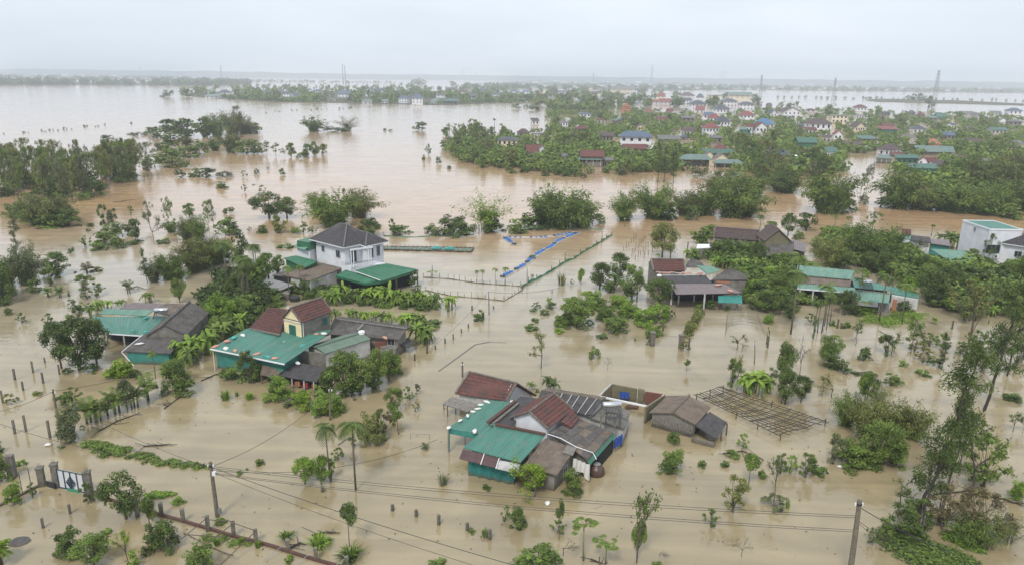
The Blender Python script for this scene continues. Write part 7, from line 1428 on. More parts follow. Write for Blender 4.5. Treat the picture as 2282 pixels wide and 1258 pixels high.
# ================================================================ vegetation by table  (crop, kind, x, y base, height, width, tone)
T_ = lambda c_, rows: [pc(c_, *r) for r in rows]
T_('p', [('bamboo', 520, 300, 62, 55, 'olive'), ('bamboo', 545, 298, 45, 50, 'olive'), ('broad', 380, 305, 40, 55, 'dark'), ('broad', 415, 305, 42, 60, 'dark'), ('broad', 455, 305, 46, 55, 'dark'), ('bamboo', 485, 305, 55, 55, 'mid'), ('broad', 350, 308, 26, 40, 'dark'), ('slim', 530, 290, 55, 40, 'grey'), ('bush', 560, 297, 22, 40, 'dark'),
 ('bamboo', 515, 340, 52, 48, 'olive'), ('bamboo', 480, 336, 35, 40, 'mid'), ('bush', 550, 342, 30, 60, 'mid'), ('bush', 445, 342, 30, 34, 'mid'), ('bush', 400, 332, 34, 60, 'olive'), ('bush', 360, 335, 32, 40, 'dark'), ('bush', 420, 350, 24, 60, 'mid'), ('bush', 375, 360, 36, 55, 'mid'), ('bush', 345, 372, 28, 50, 'mid'), ('bush', 395, 372, 22, 50, 'olive'), ('slim', 330, 378, 62, 50, 'grey'), ('slim', 318, 370, 55, 36, 'grey'),
 ('slim', 595, 346, 34, 26, 'grey'), ('bush', 572, 344, 26, 36, 'mid'), ('slim', 615, 347, 30, 24, 'olive'), ('broadsm', 650, 350, 32, 26, 'mid'), ('slim', 632, 349, 20, 20, 'olive'), ('broadsm', 685, 350, 30, 22, 'dark'), ('broadsm', 702, 347, 32, 24, 'mid'), ('broadsm', 718, 344, 26, 26, 'olive'), ('bush', 676, 352, 14, 30, 'mid'),
 ('bush', 400, 395, 18, 24, 'dark'), ('bush', 430, 394, 18, 34, 'mid'), ('bush', 465, 394, 20, 44, 'dark'), ('bush', 500, 394, 12, 34, 'dark'), ('bush', 415, 372, 14, 24, 'mid'), ('bush', 495, 418, 14, 34, 'mid'), ('airy', 500, 430, 12, 20, 'olive'), ('bush', 628, 390, 14, 16, 'mid'), ('bush', 572, 388, 12, 12, 'dark'), ('loose', 545, 395, 14, 14, 'grey'), ('loose', 597, 380, 8, 8, 'grey'),
 ('areca', 567, 428, 20, 20, 'dark'), ('loose', 545, 428, 16, 12, 'dark'), ('loose', 585, 430, 16, 16, 'mid'), ('bush', 238, 310, 9, 28, 'dark'), ('bush', 290, 300, 5, 22, 'dark'), ('bush', 340, 298, 14, 36, 'dark'), ('bush', 310, 302, 8, 30, 'dark'),
 ('bamboo', 700, 293, 38, 55, 'dark'), ('bush', 740, 293, 10, 50, 'dark'), ('bamboothin', 775, 292, 42, 60, 'dry'), ('bush', 768, 293, 16, 26, 'dark'), ('bush', 938, 290, 18, 32, 'mid'), ('bush', 857, 291, 6, 10, 'dark'), ('bush', 870, 292, 4, 12, 'dark'), ('broadsm', 375, 216, 16, 30, 'dark'), ('broadsm', 418, 216, 20, 30, 'dark'), ('bush', 362, 216, 5, 20, 'dark'), ('bush', 1150, 242, 12, 20, 'mid'), ('bush', 1172, 240, 8, 12, 'dark'), ('bush', 1190, 246, 10, 26, 'dark'),
 ('slim', 945, 362, 18, 14, 'mid'), ('bush', 943, 356, 10, 10, 'mid'), ('bush', 977, 366, 16, 14, 'mid'), ('loose', 985, 330, 16, 12, 'dark'), ('loose', 955, 345, 22, 14, 'mid'), ('bush', 1000, 376, 8, 16, 'mid'), ('areca', 1060, 372, 10, 10, 'mid'),
 ('broad', 600, 486, 58, 88, 'dark', 'dense dark broad tree standing alone right of the slender wood shore'), ('broad', 640, 486, 48, 60, 'dark'), ('bamboo', 745, 505, 88, 112, 'mid'), ('bamboo', 712, 470, 52, 60, 'olive'), ('bamboo', 800, 484, 70, 90, 'olive'), ('slim', 768, 480, 62, 30, 'mid'), ('bush', 825, 528, 40, 66, 'dark'), ('bush', 890, 522, 20, 56, 'mid'), ('loose', 878, 518, 28, 22, 'mid'), ('broadsm', 620, 520, 42, 42, 'olive'), ('bush', 585, 520, 16, 24, 'mid'), ('bush', 660, 520, 12, 26, 'bright'), ('loose', 676, 520, 24, 18, 'mid'), ('loose', 695, 520, 14, 24, 'grey'),
 ('bamboothin', 1085, 515, 112, 130, 'yellow'), ('bush', 1090, 515, 42, 68, 'mid'), ('bush', 1010, 523, 44, 74, 'dark'), ('bush', 965, 522, 22, 36, 'mid'), ('bush', 1045, 522, 20, 40, 'mid'), ('bush', 1150, 518, 30, 50, 'mid'), ('bush', 1185, 510, 28, 50, 'mid'),
 ('bamboo', 1250, 508, 100, 130, 'mid', 'biggest dense bamboo clump in the middle of the flooded row'), ('bamboo', 1215, 506, 92, 84, 'dark'), ('bamboo', 1290, 506, 82, 84, 'mid'), ('bush', 1320, 498, 26, 50, 'dark'), ('bush', 1190, 508, 30, 60, 'dark'), ('bamboo', 1390, 492, 68, 74, 'mid'), ('bamboo', 1455, 486, 86, 100, 'mid'), ('bush', 1480, 488, 34, 70, 'dark'), ('bush', 1540, 492, 34, 30, 'mid'), ('bamboo', 1525, 480, 62, 70, 'olive'), ('bamboo', 1570, 478, 74, 90, 'mid'), ('bamboo', 1630, 482, 98, 130, 'mid'), ('bamboo', 1600, 440, 58, 80, 'olive'), ('bamboo', 1675, 440, 60, 70, 'mid'), ('bamboo', 1660, 480, 60, 80, 'mid'),
 ('bamboo', 1755, 430, 58, 80, 'dark'), ('bamboo', 1740, 425, 40, 70, 'mid'), ('bamboo', 1850, 476, 112, 118, 'mid'), ('bamboo', 1835, 470, 70, 80, 'dark'), ('bush', 1880, 470, 34, 60, 'dark'), ('bamboo', 2005, 465, 106, 110, 'mid'), ('bush', 1980, 463, 24, 60, 'dark'), ('bamboo', 2045, 466, 60, 90, 'olive'), ('bush', 2090, 468, 44, 70, 'dark'), ('bamboo', 2130, 472, 74, 110, 'mid'), ('bush', 2110, 466, 40, 80, 'mid'), ('bamboo', 2180, 474, 72, 110, 'mid'), ('bamboo', 2235, 470, 74, 110, 'mid'), ('bush', 2260, 486, 30, 60, 'mid'), ('bamboo', 2282, 468, 84, 100, 'dark'), ('bush', 2200, 480, 18, 60, 'bright'), ('bush', 2150, 464, 44, 90, 'dark'),
 ('bamboo', 2200, 420, 80, 110, 'olive'), ('bamboo', 2245, 430, 88, 110, 'olive'), ('bamboo', 2150, 400, 60, 80, 'mid'), ('bamboo', 2270, 395, 70, 80, 'olive'), ('slim', 1930, 430, 70, 32, 'grey'), ('slim', 1918, 432, 46, 26, 'grey'), ('bush', 1925, 455, 24, 22, 'grey'),
 ('casuarina', 1465, 408, 92, 50, 'dark'), ('casuarina', 1500, 410, 72, 40, 'dark'), ('casuarina', 1480, 405, 80, 40, 'grey'), ('casuarina', 1712, 395, 105, 40, 'grey'), ('slim', 1700, 400, 90, 60, 'mid'), ('slim', 1740, 395, 70, 50, 'grey'), ('slim', 1725, 420, 80, 60, 'olive')])
# slender wood on the left
rr = random.Random(12)
for i in range(98):
    x = rr.uniform(-8, 305); lo = 452-max(0, (x-200))*.55; y = rr.uniform(392, lo); pc('p', 'slim', x, y, rr.uniform(84, 104)*(.72+.28*(y-300)/150), rr.uniform(34, 50), rr.choice(['mid', 'olive', 'olive', 'grey', 'mid']))
for i in range(16):
    x = rr.uniform(-5, 300); y = rr.uniform(400, 449-max(0, x-200)*.5); pc('p', 'bush', x, y, rr.uniform(20, 40), rr.uniform(30, 50), rr.choice(['mid', 'dark', 'olive']))
T_('p', [('bamboo', 110, 500, 80, 100, 'olive'), ('bamboo', 75, 490, 58, 80, 'mid'), ('bush', 150, 504, 44, 60, 'mid'), ('bush', 30, 475, 22, 50, 'dark'), ('bamboo', 90, 500, 44, 90, 'mid'), ('bush', 120, 507, 28, 60, 'mid'), ('slim', 330, 395, 40, 30, 'grey'), ('loose', 325, 380, 24, 30, 'mid')])
T_('c5', [('casuarina', 150, 560, 440, 220, 'grey', 'wispy grey leafless-looking tree at the upper left edge'), ('bamboo', 190, 610, 320, 220, 'grey'), ('bamboo', 60, 620, 240, 200, 'mid'), ('bush', 30, 740, 240, 180, 'dark'), ('bush', 0, 700, 260, 160, 'mid'), ('bush', 250, 660, 90, 100, 'dark'), ('bush', 400, 545, 150, 180, 'dark'), ('loose', 355, 620, 140, 110, 'mid'), ('palmclump', 420, 700, 80, 80, 'mid'), ('palmclump', 340, 695, 70, 80, 'mid'), ('bush', 55, 820, 50, 60, 'dark'),
 ('loose', 155, 880, 70, 60, 'dark'), ('loose', 335, 885, 70, 70, 'mid'), ('bush', 500, 390, 35, 50, 'dark'), ('palmclump', 605, 530, 70, 110, 'dry'), ('low', 680, 515, 40, 80, 'olive'), ('loose', 590, 650, 100, 150, 'mid'), ('loose', 680, 690, 90, 110, 'mid'), ('loose', 610, 710, 70, 80, 'grey'), ('loose', 500, 780, 60, 80, 'grey'), ('bush', 482, 690, 40, 20, 'mid'), ('palmclump', 900, 670, 90, 90, 'grey'),
 ('banana', 1050, 735, 90, None, 'mid'), ('mango', 1260, 735, 180, 110, 'mid', 'tall conical bright tree behind the open front house'), ('loose', 1400, 720, 80, 90, 'dark'), ('palmclump', 1490, 720, 70, 70, 'mid'), ('low', 700, 365, 60, 130, 'mid'), ('bush', 740, 330, 90, 150, 'mid'), ('bush', 820, 355, 80, 110, 'mid'), ('bush', 860, 270, 90, 140, 'dark'), ('broadsm', 950, 300, 150, 100, 'dark'), ('loose', 740, 210, 150, 90, 'dark'), ('loose', 800, 220, 130, 90, 'grey'), ('bush', 780, 260, 70, 110, 'mid'), ('low', 930, 325, 30, 120, 'dark'), ('low', 640, 200, 30, 60, 'dark'), ('loose', 600, 345, 70, 70, 'mid'), ('low', 620, 235, 25, 40, 'dark'),
 ('airy', 1080, 325, 230, 130, 'grey'), ('slim', 1050, 200, 180, 100, 'grey'), ('slim', 1190, 245, 260, 110, 'mid'), ('bamboo', 1200, 245, 100, 120, 'mid'), ('low', 1150, 320, 40, 100, 'mid'), ('slim', 920, 150, 100, 50, 'mid'), ('broadsm', 1330, 140, 100, 90, 'mid'), ('slim', 1460, 220, 200, 120, 'mid'), ('slim', 1500, 240, 230, 90, 'grey'), ('bamboo', 1320, 290, 180, 150, 'grey'), ('bamboo', 1400, 300, 190, 150, 'mid'), ('bush', 1580, 260, 110, 150, 'mid'), ('bush', 1640, 240, 70, 110, 'dark'), ('bush', 1605, 110, 40, 80, 'dark'), ('bush', 1835, 250, 50, 80, 'mid'), ('loose', 1745, 240, 30, 40, 'dark'),
 ('casuarina', 1030, 595, 240, 170, 'dark'), ('bamboo', 1080, 590, 160, 150, 'grey'), ('bamboo', 1190, 575, 220, 190, 'mid'), ('bamboo', 1250, 570, 150, 140, 'mid'), ('bare', 1285, 530, 250, 50), ('bamboo', 1360, 525, 260, 230, 'olive', 'wide feathery olive bamboo mass behind the leafless post tree'), ('bamboo', 1440, 500, 260, 210, 'olive'), ('bamboo', 1520, 470, 230, 180, 'mid'), ('bush', 1560, 440, 130, 150, 'dark'), ('broadsm', 1685, 470, 240, 110, 'dark'),
 ('areca', 1592, 650, 390, None, 'dark'), ('areca', 1795, 610, 320, None, 'dark', 'areca palm with neat star crown alone right of the palm group'), ('areca', 1640, 620, 310, None, 'mid'), ('areca', 1720, 720, 360, None, 'dark'), ('areca', 1690, 700, 330, None, 'dark'), ('areca', 1742, 740, 330, None, 'mid'), ('areca', 1710, 760, 300, None, 'dark'), ('areca', 1755, 760, 380, None, 'dark'), ('broad', 1600, 640, 140, 130, 'dark'), ('broad', 1650, 700, 160, 160, 'dark'), ('bush', 1650, 700, 110, 130, 'dark'), ('bush', 1540, 710, 80, 110, 'grey'),
 ('broad', 430, 1195, 330, 230, 'dark'), ('broad', 560, 1205, 365, 360, 'dark', 'large round dark tree in front of the open front house'), ('broad', 680, 1160, 320, 230, 'dark'), ('bush', 620, 1220, 60, 120, 'mid'), ('low', 480, 1228, 45, 70, 'dark'), ('loose', 560, 870, 110, 90, 'dark'), ('banana', 500, 875, 70, None, 'mid'), ('banana', 640, 830, 110, None, 'mid'), ('banana', 700, 790, 90, None, 'bright'), ('banana', 760, 780, 75, None, 'bright'), ('banana', 830, 770, 60, None, 'bright'), ('banana', 870, 755, 50, None, 'mid'), ('loose', 575, 800, 60, 100, 'mid'),
 ('bush', 830, 1245, 110, 150, 'yellow'), ('bush', 900, 1250, 90, 110, 'yellow'), ('bush', 960, 1258, 50, 80, 'dark'), ('areca', 1090, 1265, 210, None, 'mid', 'areca palm rising in front of the teal front wall'), ('broad', 1230, 1290, 170, 190, 'mid'), ('banana', 1300, 1130, 200, None, 'bright'), ('banana', 1370, 1120, 190, None, 'bright'), ('banana', 1440, 1090, 180, None, 'bright'), ('banana', 1330, 1180, 160, None, 'mid'), ('banana', 1480, 1060, 150, None, 'bright'), ('banana', 1540, 1010, 170, None, 'mid'), ('banana', 1620, 960, 150, None, 'mid'), ('banana', 1680, 930, 140, None, 'bright'),
 ('citrus', 1520, 850, 170, 160, 'bright'), ('citrus', 1600, 880, 180, 170, 'bright'), ('citrus', 1690, 860, 150, 160, 'mid'), ('citrus', 1560, 960, 150, 170, 'mid'), ('citrus', 1480, 900, 150, 120, 'bright'), ('broad', 1740, 880, 150, 130, 'mid'), ('bush', 1780, 800, 120, 130, 'mid'), ('bush', 1640, 990, 90, 140, 'mid'), ('banana', 1760, 850, 110, None, 'mid'), ('bush', 1820, 720, 110, 140, 'dark'), ('broad', 1780, 620, 150, 160, 'mid'), ('broad', 1840, 590, 160, 150, 'bright')])
T_('c6', [('broad', 120, 560, 170, 190, 'mid'), ('broad', 60, 600, 150, 130, 'dark'), ('broad', 190, 520, 120, 120, 'mid'), ('bush', 60, 700, 110, 150, 'dark'), ('bush', 140, 730, 90, 160, 'dark'), ('bush', 210, 760, 70, 100, 'mid'), ('areca', 262, 700, 250, None, 'mid'), ('areca', 352, 660, 210, None, 'dark'), ('papaya', 470, 670, 110, None, 'mid'), ('bush', 385, 670, 90, 100, 'dark'), ('areca', 360, 690, 110, None, 'dark'), ('areca', 38, 560, 260, None, 'dark'), ('low', 240, 350, 35, 110, 'mid'),
 ('banana', 530, 740, 120, None, 'mid'), ('banana', 580, 760, 130, None, 'bright'), ('banana', 640, 700, 120, None, 'bright'), ('banana', 730, 720, 130, None, 'mid'), ('banana', 830, 735, 130, None, 'bright'), ('banana', 900, 735, 120, None, 'mid'), ('banana', 960, 745, 160, None, 'bright'), ('banana', 1010, 745, 150, None, 'bright'), ('banana', 1080, 750, 120, None, 'bright'), ('banana', 1130, 755, 110, None, 'mid'), ('banana', 1180, 755, 120, None, 'bright'), ('banana', 1300, 770, 130, None, 'mid'), ('banana', 1390, 785, 120, None, 'bright'), ('bush', 810, 690, 90, 110, 'dark'), ('bush', 1160, 720, 90, 110, 'dark'), ('broad', 1125, 620, 110, 120, 'dark'),
 ('banana', 680, 850, 90, None, 'bright'), ('banana', 740, 850, 80, None, 'mid'), ('banana', 800, 855, 90, None, 'bright'), ('banana', 860, 860, 85, None, 'bright'), ('banana', 920, 870, 90, None, 'mid'), ('banana', 980, 880, 85, None, 'bright'), ('banana', 1040, 890, 100, None, 'bright'), ('banana', 1110, 910, 130, None, 'bright'), ('banana', 1180, 920, 130, None, 'mid'), ('banana', 1160, 1020, 170, None, 'bright'), ('banana', 1200, 1030, 160, None, 'mid'), ('banana', 590, 870, 110, None, 'mid'), ('low', 1290, 890, 50, 110, 'mid'), ('banana', 1240, 930, 100, None, 'dark'), ('banana', 610, 900, 70, None, 'bright'),
 ('areca', 1580, 600, 100, None, 'mid'), ('areca', 1618, 605, 110, None, 'mid'), ('areca', 1710, 608, 130, None, 'mid'), ('areca', 1780, 612, 140, None, 'mid'), ('papaya', 1270, 560, 50, None, 'bright'), ('low', 1590, 860, 60, 80, 'mid'), ('loose', 1600, 860, 70, 60, 'mid')])
T_('e5', [('broad', 930, 1190, 290, 290, 'mid', 'big leafy tree covering the corner of the dark shed'), ('broad', 1030, 1190, 240, 220, 'mid'), ('broad', 1150, 1120, 230, 220, 'mid'), ('broad', 1220, 1100, 200, 180, 'mid'), ('broad', 830, 1180, 180, 170, 'dark'), ('broad', 1110, 1180, 150, 170, 'dark'), ('bush', 800, 1180, 100, 120, 'dark'), ('bush', 1250, 1060, 120, 120, 'mid'), ('bush', 970, 1200, 80, 150, 'dark'), ('loose', 290, 1115, 200, 130, 'dark'), ('bush', 210, 1090, 90, 150, 'mid'), ('bush', 330, 1100, 120, 110, 'mid'), ('bush', 140, 1075, 60, 90, 'mid'), ('banana', 760, 1190, 90, None, 'mid')])
T_('d1', [('broad', 770, 975, 280, 275, 'dark', 'big round dark tree right of the white gate'), ('mango', 915, 1012, 165, 105, 'mid', 'small upright tree in front of the first wall posts'), ('citrus', 985, 1165, 180, 185, 'dark'), ('citrus', 425, 1205, 160, 160, 'dark'), ('broad', 575, 1260, 190, 250, 'mid'), ('airytall', 780, 1262, 220, 160, 'yellow'), ('bush', 825, 1262, 85, 80, 'bright'), ('citrus', 1235, 1290, 145, 180, 'mid'), ('palmclump', 20, 1250, 180, None, 'yellow'), ('citrus', 90, 890, 125, 95, 'bright'), ('loose', 200, 842, 80, 55, 'dark'), ('loose', 560, 875, 115, 95, 'dark'),
 ('bush', 445, 498, 210, 185, 'grey', 'dense grey green shrub at the start of creeper hedge'), ('mango', 405, 480, 130, 80, 'grey'), ('palmclump', 540, 392, 150, None, 'mid'), ('palmclump', 600, 375, 130, None, 'mid'), ('palmclump', 655, 345, 100, None, 'dark'), ('palmclump', 712, 330, 150, None, 'mid'), ('mango', 780, 300, 180, 110, 'grey'), ('palmclump', 830, 290, 130, None, 'dark'), ('palmclump', 900, 250, 150, None, 'mid'), ('loose', 400, 280, 70, 120, 'mid'), ('loose', 450, 270, 90, 90, 'mid'), ('broad', 1080, 215, 200, 205, 'mid'), ('bush', 1140, 212, 90, 140, 'mid'), ('bush', 1005, 215, 60, 60, 'mid'),
 ('bush', 740, 108, 80, 150, 'yellow'), ('low', 230, 215, 25, 60, 'olive'), ('loose', 70, 265, 55, 90, 'olive'), ('low', 130, 650, 45, 60, 'bright'), ('low', 1092, 875, 45, 80, 'bright'), ('bush', 10, 740, 160, 130, 'mid'), ('bush', 0, 570, 60, 60, 'dark'), ('grass', 1380, 245, 65, 85, 'bright'), ('grass', 1525, 242, 45, 75, 'bright'), ('grass', 1450, 225, 35, 30, 'bright'), ('low', 1592, 642, 38, 60, 'mid'), ('low', 1466, 702, 28, 40, 'bright'), ('low', 1512, 675, 18, 22, 'bright'), ('low', 1350, 1000, 40, 70, 'mid'), ('low', 655, 1060, 30, 60, 'bright'), ('grass', 1480, 1125, 40, 50, 'bright'), ('grass', 1580, 1150, 50, 50, 'bright'), ('grass', 1330, 1135, 45, 60, 'bright'), ('loose', 620, 570, 1, 1, 'mid')][:-1])
T_('d2', [('broad', 330, 760, 160, 190, 'bright', 'flat-topped bright green tree beside the areca palm'), ('broad', 430, 765, 170, 150, 'bright'), ('loose', 490, 735, 120, 60, 'bright'), ('areca', 485, 745, 385, None, 'dark', 'areca palm, nearest the bright flat-topped tree'), ('areca', 640, 800, 485, None, 'dark', 'tallest areca palm standing alone in open brown water'), ('citrus', 750, 508, 185, 150, 'olive', 'olive shrub between the tall areca palm and umbrella tree'), ('loose', 810, 470, 150, 120, 'dry'), ('broad', 870, 330, 165, 130, 'mid'), ('lolly', 900, 460, 175, 135, 'mid'), ('loose', 970, 250, 80, 70, 'mid'), ('loose', 1015, 215, 60, 50, 'grey'), ('loose', 1010, 320, 55, 50, 'grey'), ('loose', 530, 615, 75, 75, 'mid'), ('loose', 625, 540, 75, 60, 'mid'),
 ('cycad', 1065, 548, 65, None, 'dark'), ('reed', 1172, 765, 85, 100, 'grey'), ('low', 1440, 792, 30, 55, 'dark'), ('lolly', 600, 1145, 270, 175, 'mid', 'lollipop-shaped tree on a thin stem at the bottom'), ('spiky', 610, 1228, 85, 120, 'mid'), ('spiky', 410, 1155, 95, 100, 'bright'), ('spiky', 215, 1095, 55, 70, 'mid'), ('spiky', 470, 1118, 30, 45, 'bright'), ('low', 240, 1232, 45, 60, 'bright'), ('low', 1150, 1262, 40, 120, 'mid'), ('low', 1430, 1080, 45, 60, 'mid'), ('low', 1350, 1055, 20, 60, 'mid'), ('citrus', 165, 245, 135, 160, 'bright'), ('citrus', 310, 300, 110, 130, 'yellow'), ('citrus', 430, 345, 110, 130, 'bright'), ('citrus', 520, 325, 135, 120, 'bright'), ('banana', 420, 270, 90, None, 'mid'), ('low', 240, 270, 50, 120, 'grey')])
T_('d3', [('airy', 195, 835, 215, 250, 'yellow', 'yellow green almond tree against the corrugated shed'), ('broad', 180, 800, 165, 200, 'yellow'), ('bush', 430, 812, 130, 135, 'mid'), ('lolly', 345, 1100, 255, 95, 'mid'), ('loose', 340, 1060, 70, 90, 'mid'), ('bare', 370, 1200, 130, 170), ('bush', 92, 1032, 125, 110, 'mid'), ('loose', 15, 990, 90, 60, 'mid'), ('papaya', 495, 1230, 265, None, 'mid', 'taller papaya tree with flat crown'), ('papaya', 630, 1250, 170, None, 'mid', 'shorter papaya tree with spreading crown'), ('airytall', 822, 1245, 430, 250, 'mid', 'tall thin forked sapling right of the papayas'), ('mango', 825, 1210, 240, 110, 'mid'),
 ('broad', 240, 1275, 120, 260, 'mid'), ('bush', 130, 1275, 60, 150, 'mid'), ('bush', 1040, 690, 120, 180, 'mid', 'wide low bush in open water below boarded shed'), ('low', 1225, 655, 50, 55, 'mid'), ('lolly', 1505, 770, 195, 155, 'bright', 'small bright green tree on a bent stem'), ('loose', 1400, 930, 195, 180, 'olive'), ('loose', 1275, 1020, 100, 90, 'mid'), ('loose', 1470, 545, 80, 70, 'bright'), ('bush', 1588, 722, 45, 50, 'mid'), ('bare', 1465, 1205, 125, 140), ('bare', 960, 1200, 50, 110), ('low', 1360, 650, 35, 60, 'mid'), ('low', 1410, 590, 35, 90, 'mid'), ('bush', 1050, 522, 80, 85, 'mid'), ('low', 930, 1262, 20, 100, 'mid'),
 ('banana', 300, 195, 110, None, 'dark', 'banana clump with yellowed leaf behind the grey corrugated roof'), ('banana', 165, 185, 60, None, 'mid'), ('low', 210, 200, 25, 30, 'mid'), ('banana', 1470, 195, 150, None, 'bright'), ('banana', 1545, 210, 165, None, 'bright'), ('banana', 1600, 200, 110, None, 'bright'), ('loose', 1400, 170, 160, 110, 'mid'), ('airy', 1430, 190, 210, 110, 'mid')])
T_('c7', [('broad', 1120, 420, 245, 240, 'olive', 'round tree with reddish tinge left of grey tin shed'), ('broad', 680, 645, 190, 190, 'dark'), ('broad', 820, 590, 205, 170, 'dark'), ('broad', 760, 660, 130, 170, 'dark'), ('broad', 905, 725, 260, 215, 'mid'), ('broad', 1095, 750, 192, 245, 'dark', 'very round dense tree beside porch house posts'), ('broad', 1400, 330, 130, 190, 'mid'), ('broad', 1460, 300, 110, 90, 'mid'), ('banana', 1290, 420, 70, None, 'bright'), ('banana', 1350, 425, 80, None, 'mid'), ('bush', 1340, 430, 70, 110, 'mid'), ('banana', 1090, 425, 40, None, 'bright'),
 ('citrus', 620, 745, 92, 150, 'bright'), ('citrus', 485, 800, 110, 140, 'bright'), ('citrus', 520, 905, 190, 230, 'mid', 'biggest fruit bush at the open water side'), ('citrus', 430, 895, 80, 150, 'mid'), ('citrus', 690, 785, 75, 130, 'mid'), ('citrus', 735, 855, 100, 150, 'mid'), ('citrus', 820, 775, 90, 150, 'bright'), ('citrus', 885, 832, 110, 145, 'bright'), ('citrus', 985, 892, 122, 165, 'bright'), ('citrus', 1095, 858, 125, 150, 'bright'), ('citrus', 785, 942, 105, 165, 'mid'), ('citrus', 1065, 962, 62, 110, 'bright'), ('low', 700, 982, 42, 80, 'mid'), ('low', 395, 942, 40, 75, 'bright'), ('low', 225, 867, 32, 65, 'mid'), ('low', 195, 922, 42, 105, 'mid'), ('loose', 240, 780, 45, 65, 'dark'), ('bush', 345, 772, 42, 80, 'mid'), ('banana', 320, 745, 55, None, 'bright'), ('low', 290, 818, 42, 75, 'mid'), ('low', 215, 795, 30, 50, 'mid'),
 ('bush', 640, 1122, 80, 82, 'mid'), ('bare', 735, 1205, 95, 75), ('lolly', 1288, 1220, 92, 78, 'mid'), ('airy', 270, 1195, 245, 190, 'olive', 'thin open tree standing alone in the pale water'), ('reed', 415, 612, 112, 95, 'olive'), ('mango', 550, 612, 118, 60, 'bright'), ('loose', 488, 607, 32, 32, 'mid'), ('loose', 1020, 1032, 65, 70, 'olive'), ('loose', 1275, 1068, 60, 80, 'olive'), ('airy', 1640, 1062, 115, 130, 'dark'), ('low', 928, 1002, 24, 18, 'mid'), ('loose', 345, 670, 25, 20, 'dark'), ('loose', 205, 570, 30, 30, 'dark'), ('loose', 1185, 850, 60, 50, 'dark'), ('low', 200, 425, 26, 60, 'olive'), ('loose', 1120, 905, 30, 50, 'dark'), ('bush', 1440, 775, 60, 110, 'mid'), ('bush', 1370, 790, 40, 70, 'mid'), ('bush', 1580, 790, 30, 50, 'mid')])
# thick gardens on the right, behind and between the houses
T_('e7', [('broad', 700, 320, 150, 170, 'mid'), ('broad', 640, 300, 120, 120, 'dark'), ('palmclump', 800, 300, 120, None, 'mid'), ('palmclump', 870, 320, 130, None, 'mid'), ('banana', 690, 390, 120, None, 'bright'), ('banana', 760, 400, 120, None, 'bright'), ('banana', 830, 400, 110, None, 'bright'), ('banana', 640, 380, 90, None, 'bright'), ('broad', 930, 380, 190, 130, 'dark'), ('areca', 985, 390, 180, None, 'dark'), ('broad', 1060, 400, 130, 120, 'mid'), ('broad', 1120, 390, 120, 120, 'mid'), ('areca', 1200, 640, 400, None, 'mid'), ('areca', 1180, 860, 520, None, 'dark'), ('broad', 860, 440, 90, 120, 'bright'), ('broad', 930, 470, 100, 130, 'mid'), ('citrus', 880, 590, 130, 150, 'bright'), ('broad', 840, 640, 110, 100, 'mid'), ('broad', 1020, 500, 130, 150, 'bright'), ('broad', 1120, 520, 160, 150, 'mid'), ('broad', 1080, 600, 180, 170, 'mid'), ('broad', 960, 620, 150, 160, 'mid'), ('broad', 1000, 700, 170, 190, 'mid'), ('broad', 1100, 720, 180, 180, 'dark'), ('broad', 1160, 640, 150, 120, 'mid'), ('citrus', 1020, 780, 60, 80, 'bright'), ('broad', 1170, 740, 90, 120, 'mid'), ('loose', 900, 680, 80, 100, 'mid'),
 ('areca', 950, 130, 150, None, 'dark'), ('broad', 1030, 140, 100, 110, 'mid'), ('broad', 1160, 150, 170, 130, 'mid'), ('broad', 1290, 110, 130, 160, 'dark'), ('bush', 1230, 170, 60, 90, 'mid'), ('areca', 1495, 110, 130, None, 'mid'), ('areca', 1590, 120, 130, None, 'dark'), ('bush', 1410, 165, 40, 60, 'dark'), ('slim', 1770, 120, 160, 160, 'mid'), ('bamboo', 1480, 380, 260, 220, 'olive'), ('bamboo', 1620, 330, 300, 300, 'mid', 'large feathery bamboo directly behind the long teal house'), ('bamboo', 1780, 360, 320, 320, 'mid'), ('bamboo', 1880, 300, 240, 230, 'mid'), ('bamboo', 1400, 300, 160, 170, 'olive'), ('broad', 1740, 420, 160, 170, 'dark'), ('broad', 1850, 440, 180, 170, 'dark'), ('broad', 1560, 400, 160, 150, 'mid'), ('broad', 1960, 400, 200, 170, 'mid'), ('areca', 2200, 150, 95, None, 'dark'),
 ('areca', 1412, 540, 180, None, 'mid'), ('areca', 1620, 560, 190, None, 'dark'), ('areca', 1685, 560, 200, None, 'mid'), ('areca', 1405, 850, 390, None, 'mid'), ('areca', 1375, 850, 280, None, 'mid'), ('areca', 1440, 830, 270, None, 'dark'), ('areca', 1425, 800, 230, None, 'mid'), ('areca', 1355, 840, 250, None, 'dark'), ('areca', 1470, 760, 210, None, 'dark'), ('areca', 1230, 690, 150, None, 'mid'), ('areca', 1820, 780, 400, None, 'dark'), ('areca', 1990, 790, 330, None, 'mid'), ('areca', 1660, 690, 270, None, 'dark'), ('areca', 1890, 520, 200, None, 'mid'),
 ('broad', 1570, 720, 180, 170, 'dark', 'leafy tree hiding the corner between teal and pale roofs'), ('broad', 1620, 700, 150, 120, 'mid'), ('citrus', 1740, 710, 90, 110, 'yellow'), ('bush', 1680, 720, 60, 120, 'dark'), ('broad', 2010, 640, 200, 180, 'bright'), ('bush', 2000, 700, 70, 120, 'dark'), ('banana', 1830, 470, 80, None, 'bright'), ('banana', 1740, 450, 60, None, 'bright'), ('banana', 1900, 500, 70, None, 'mid')])
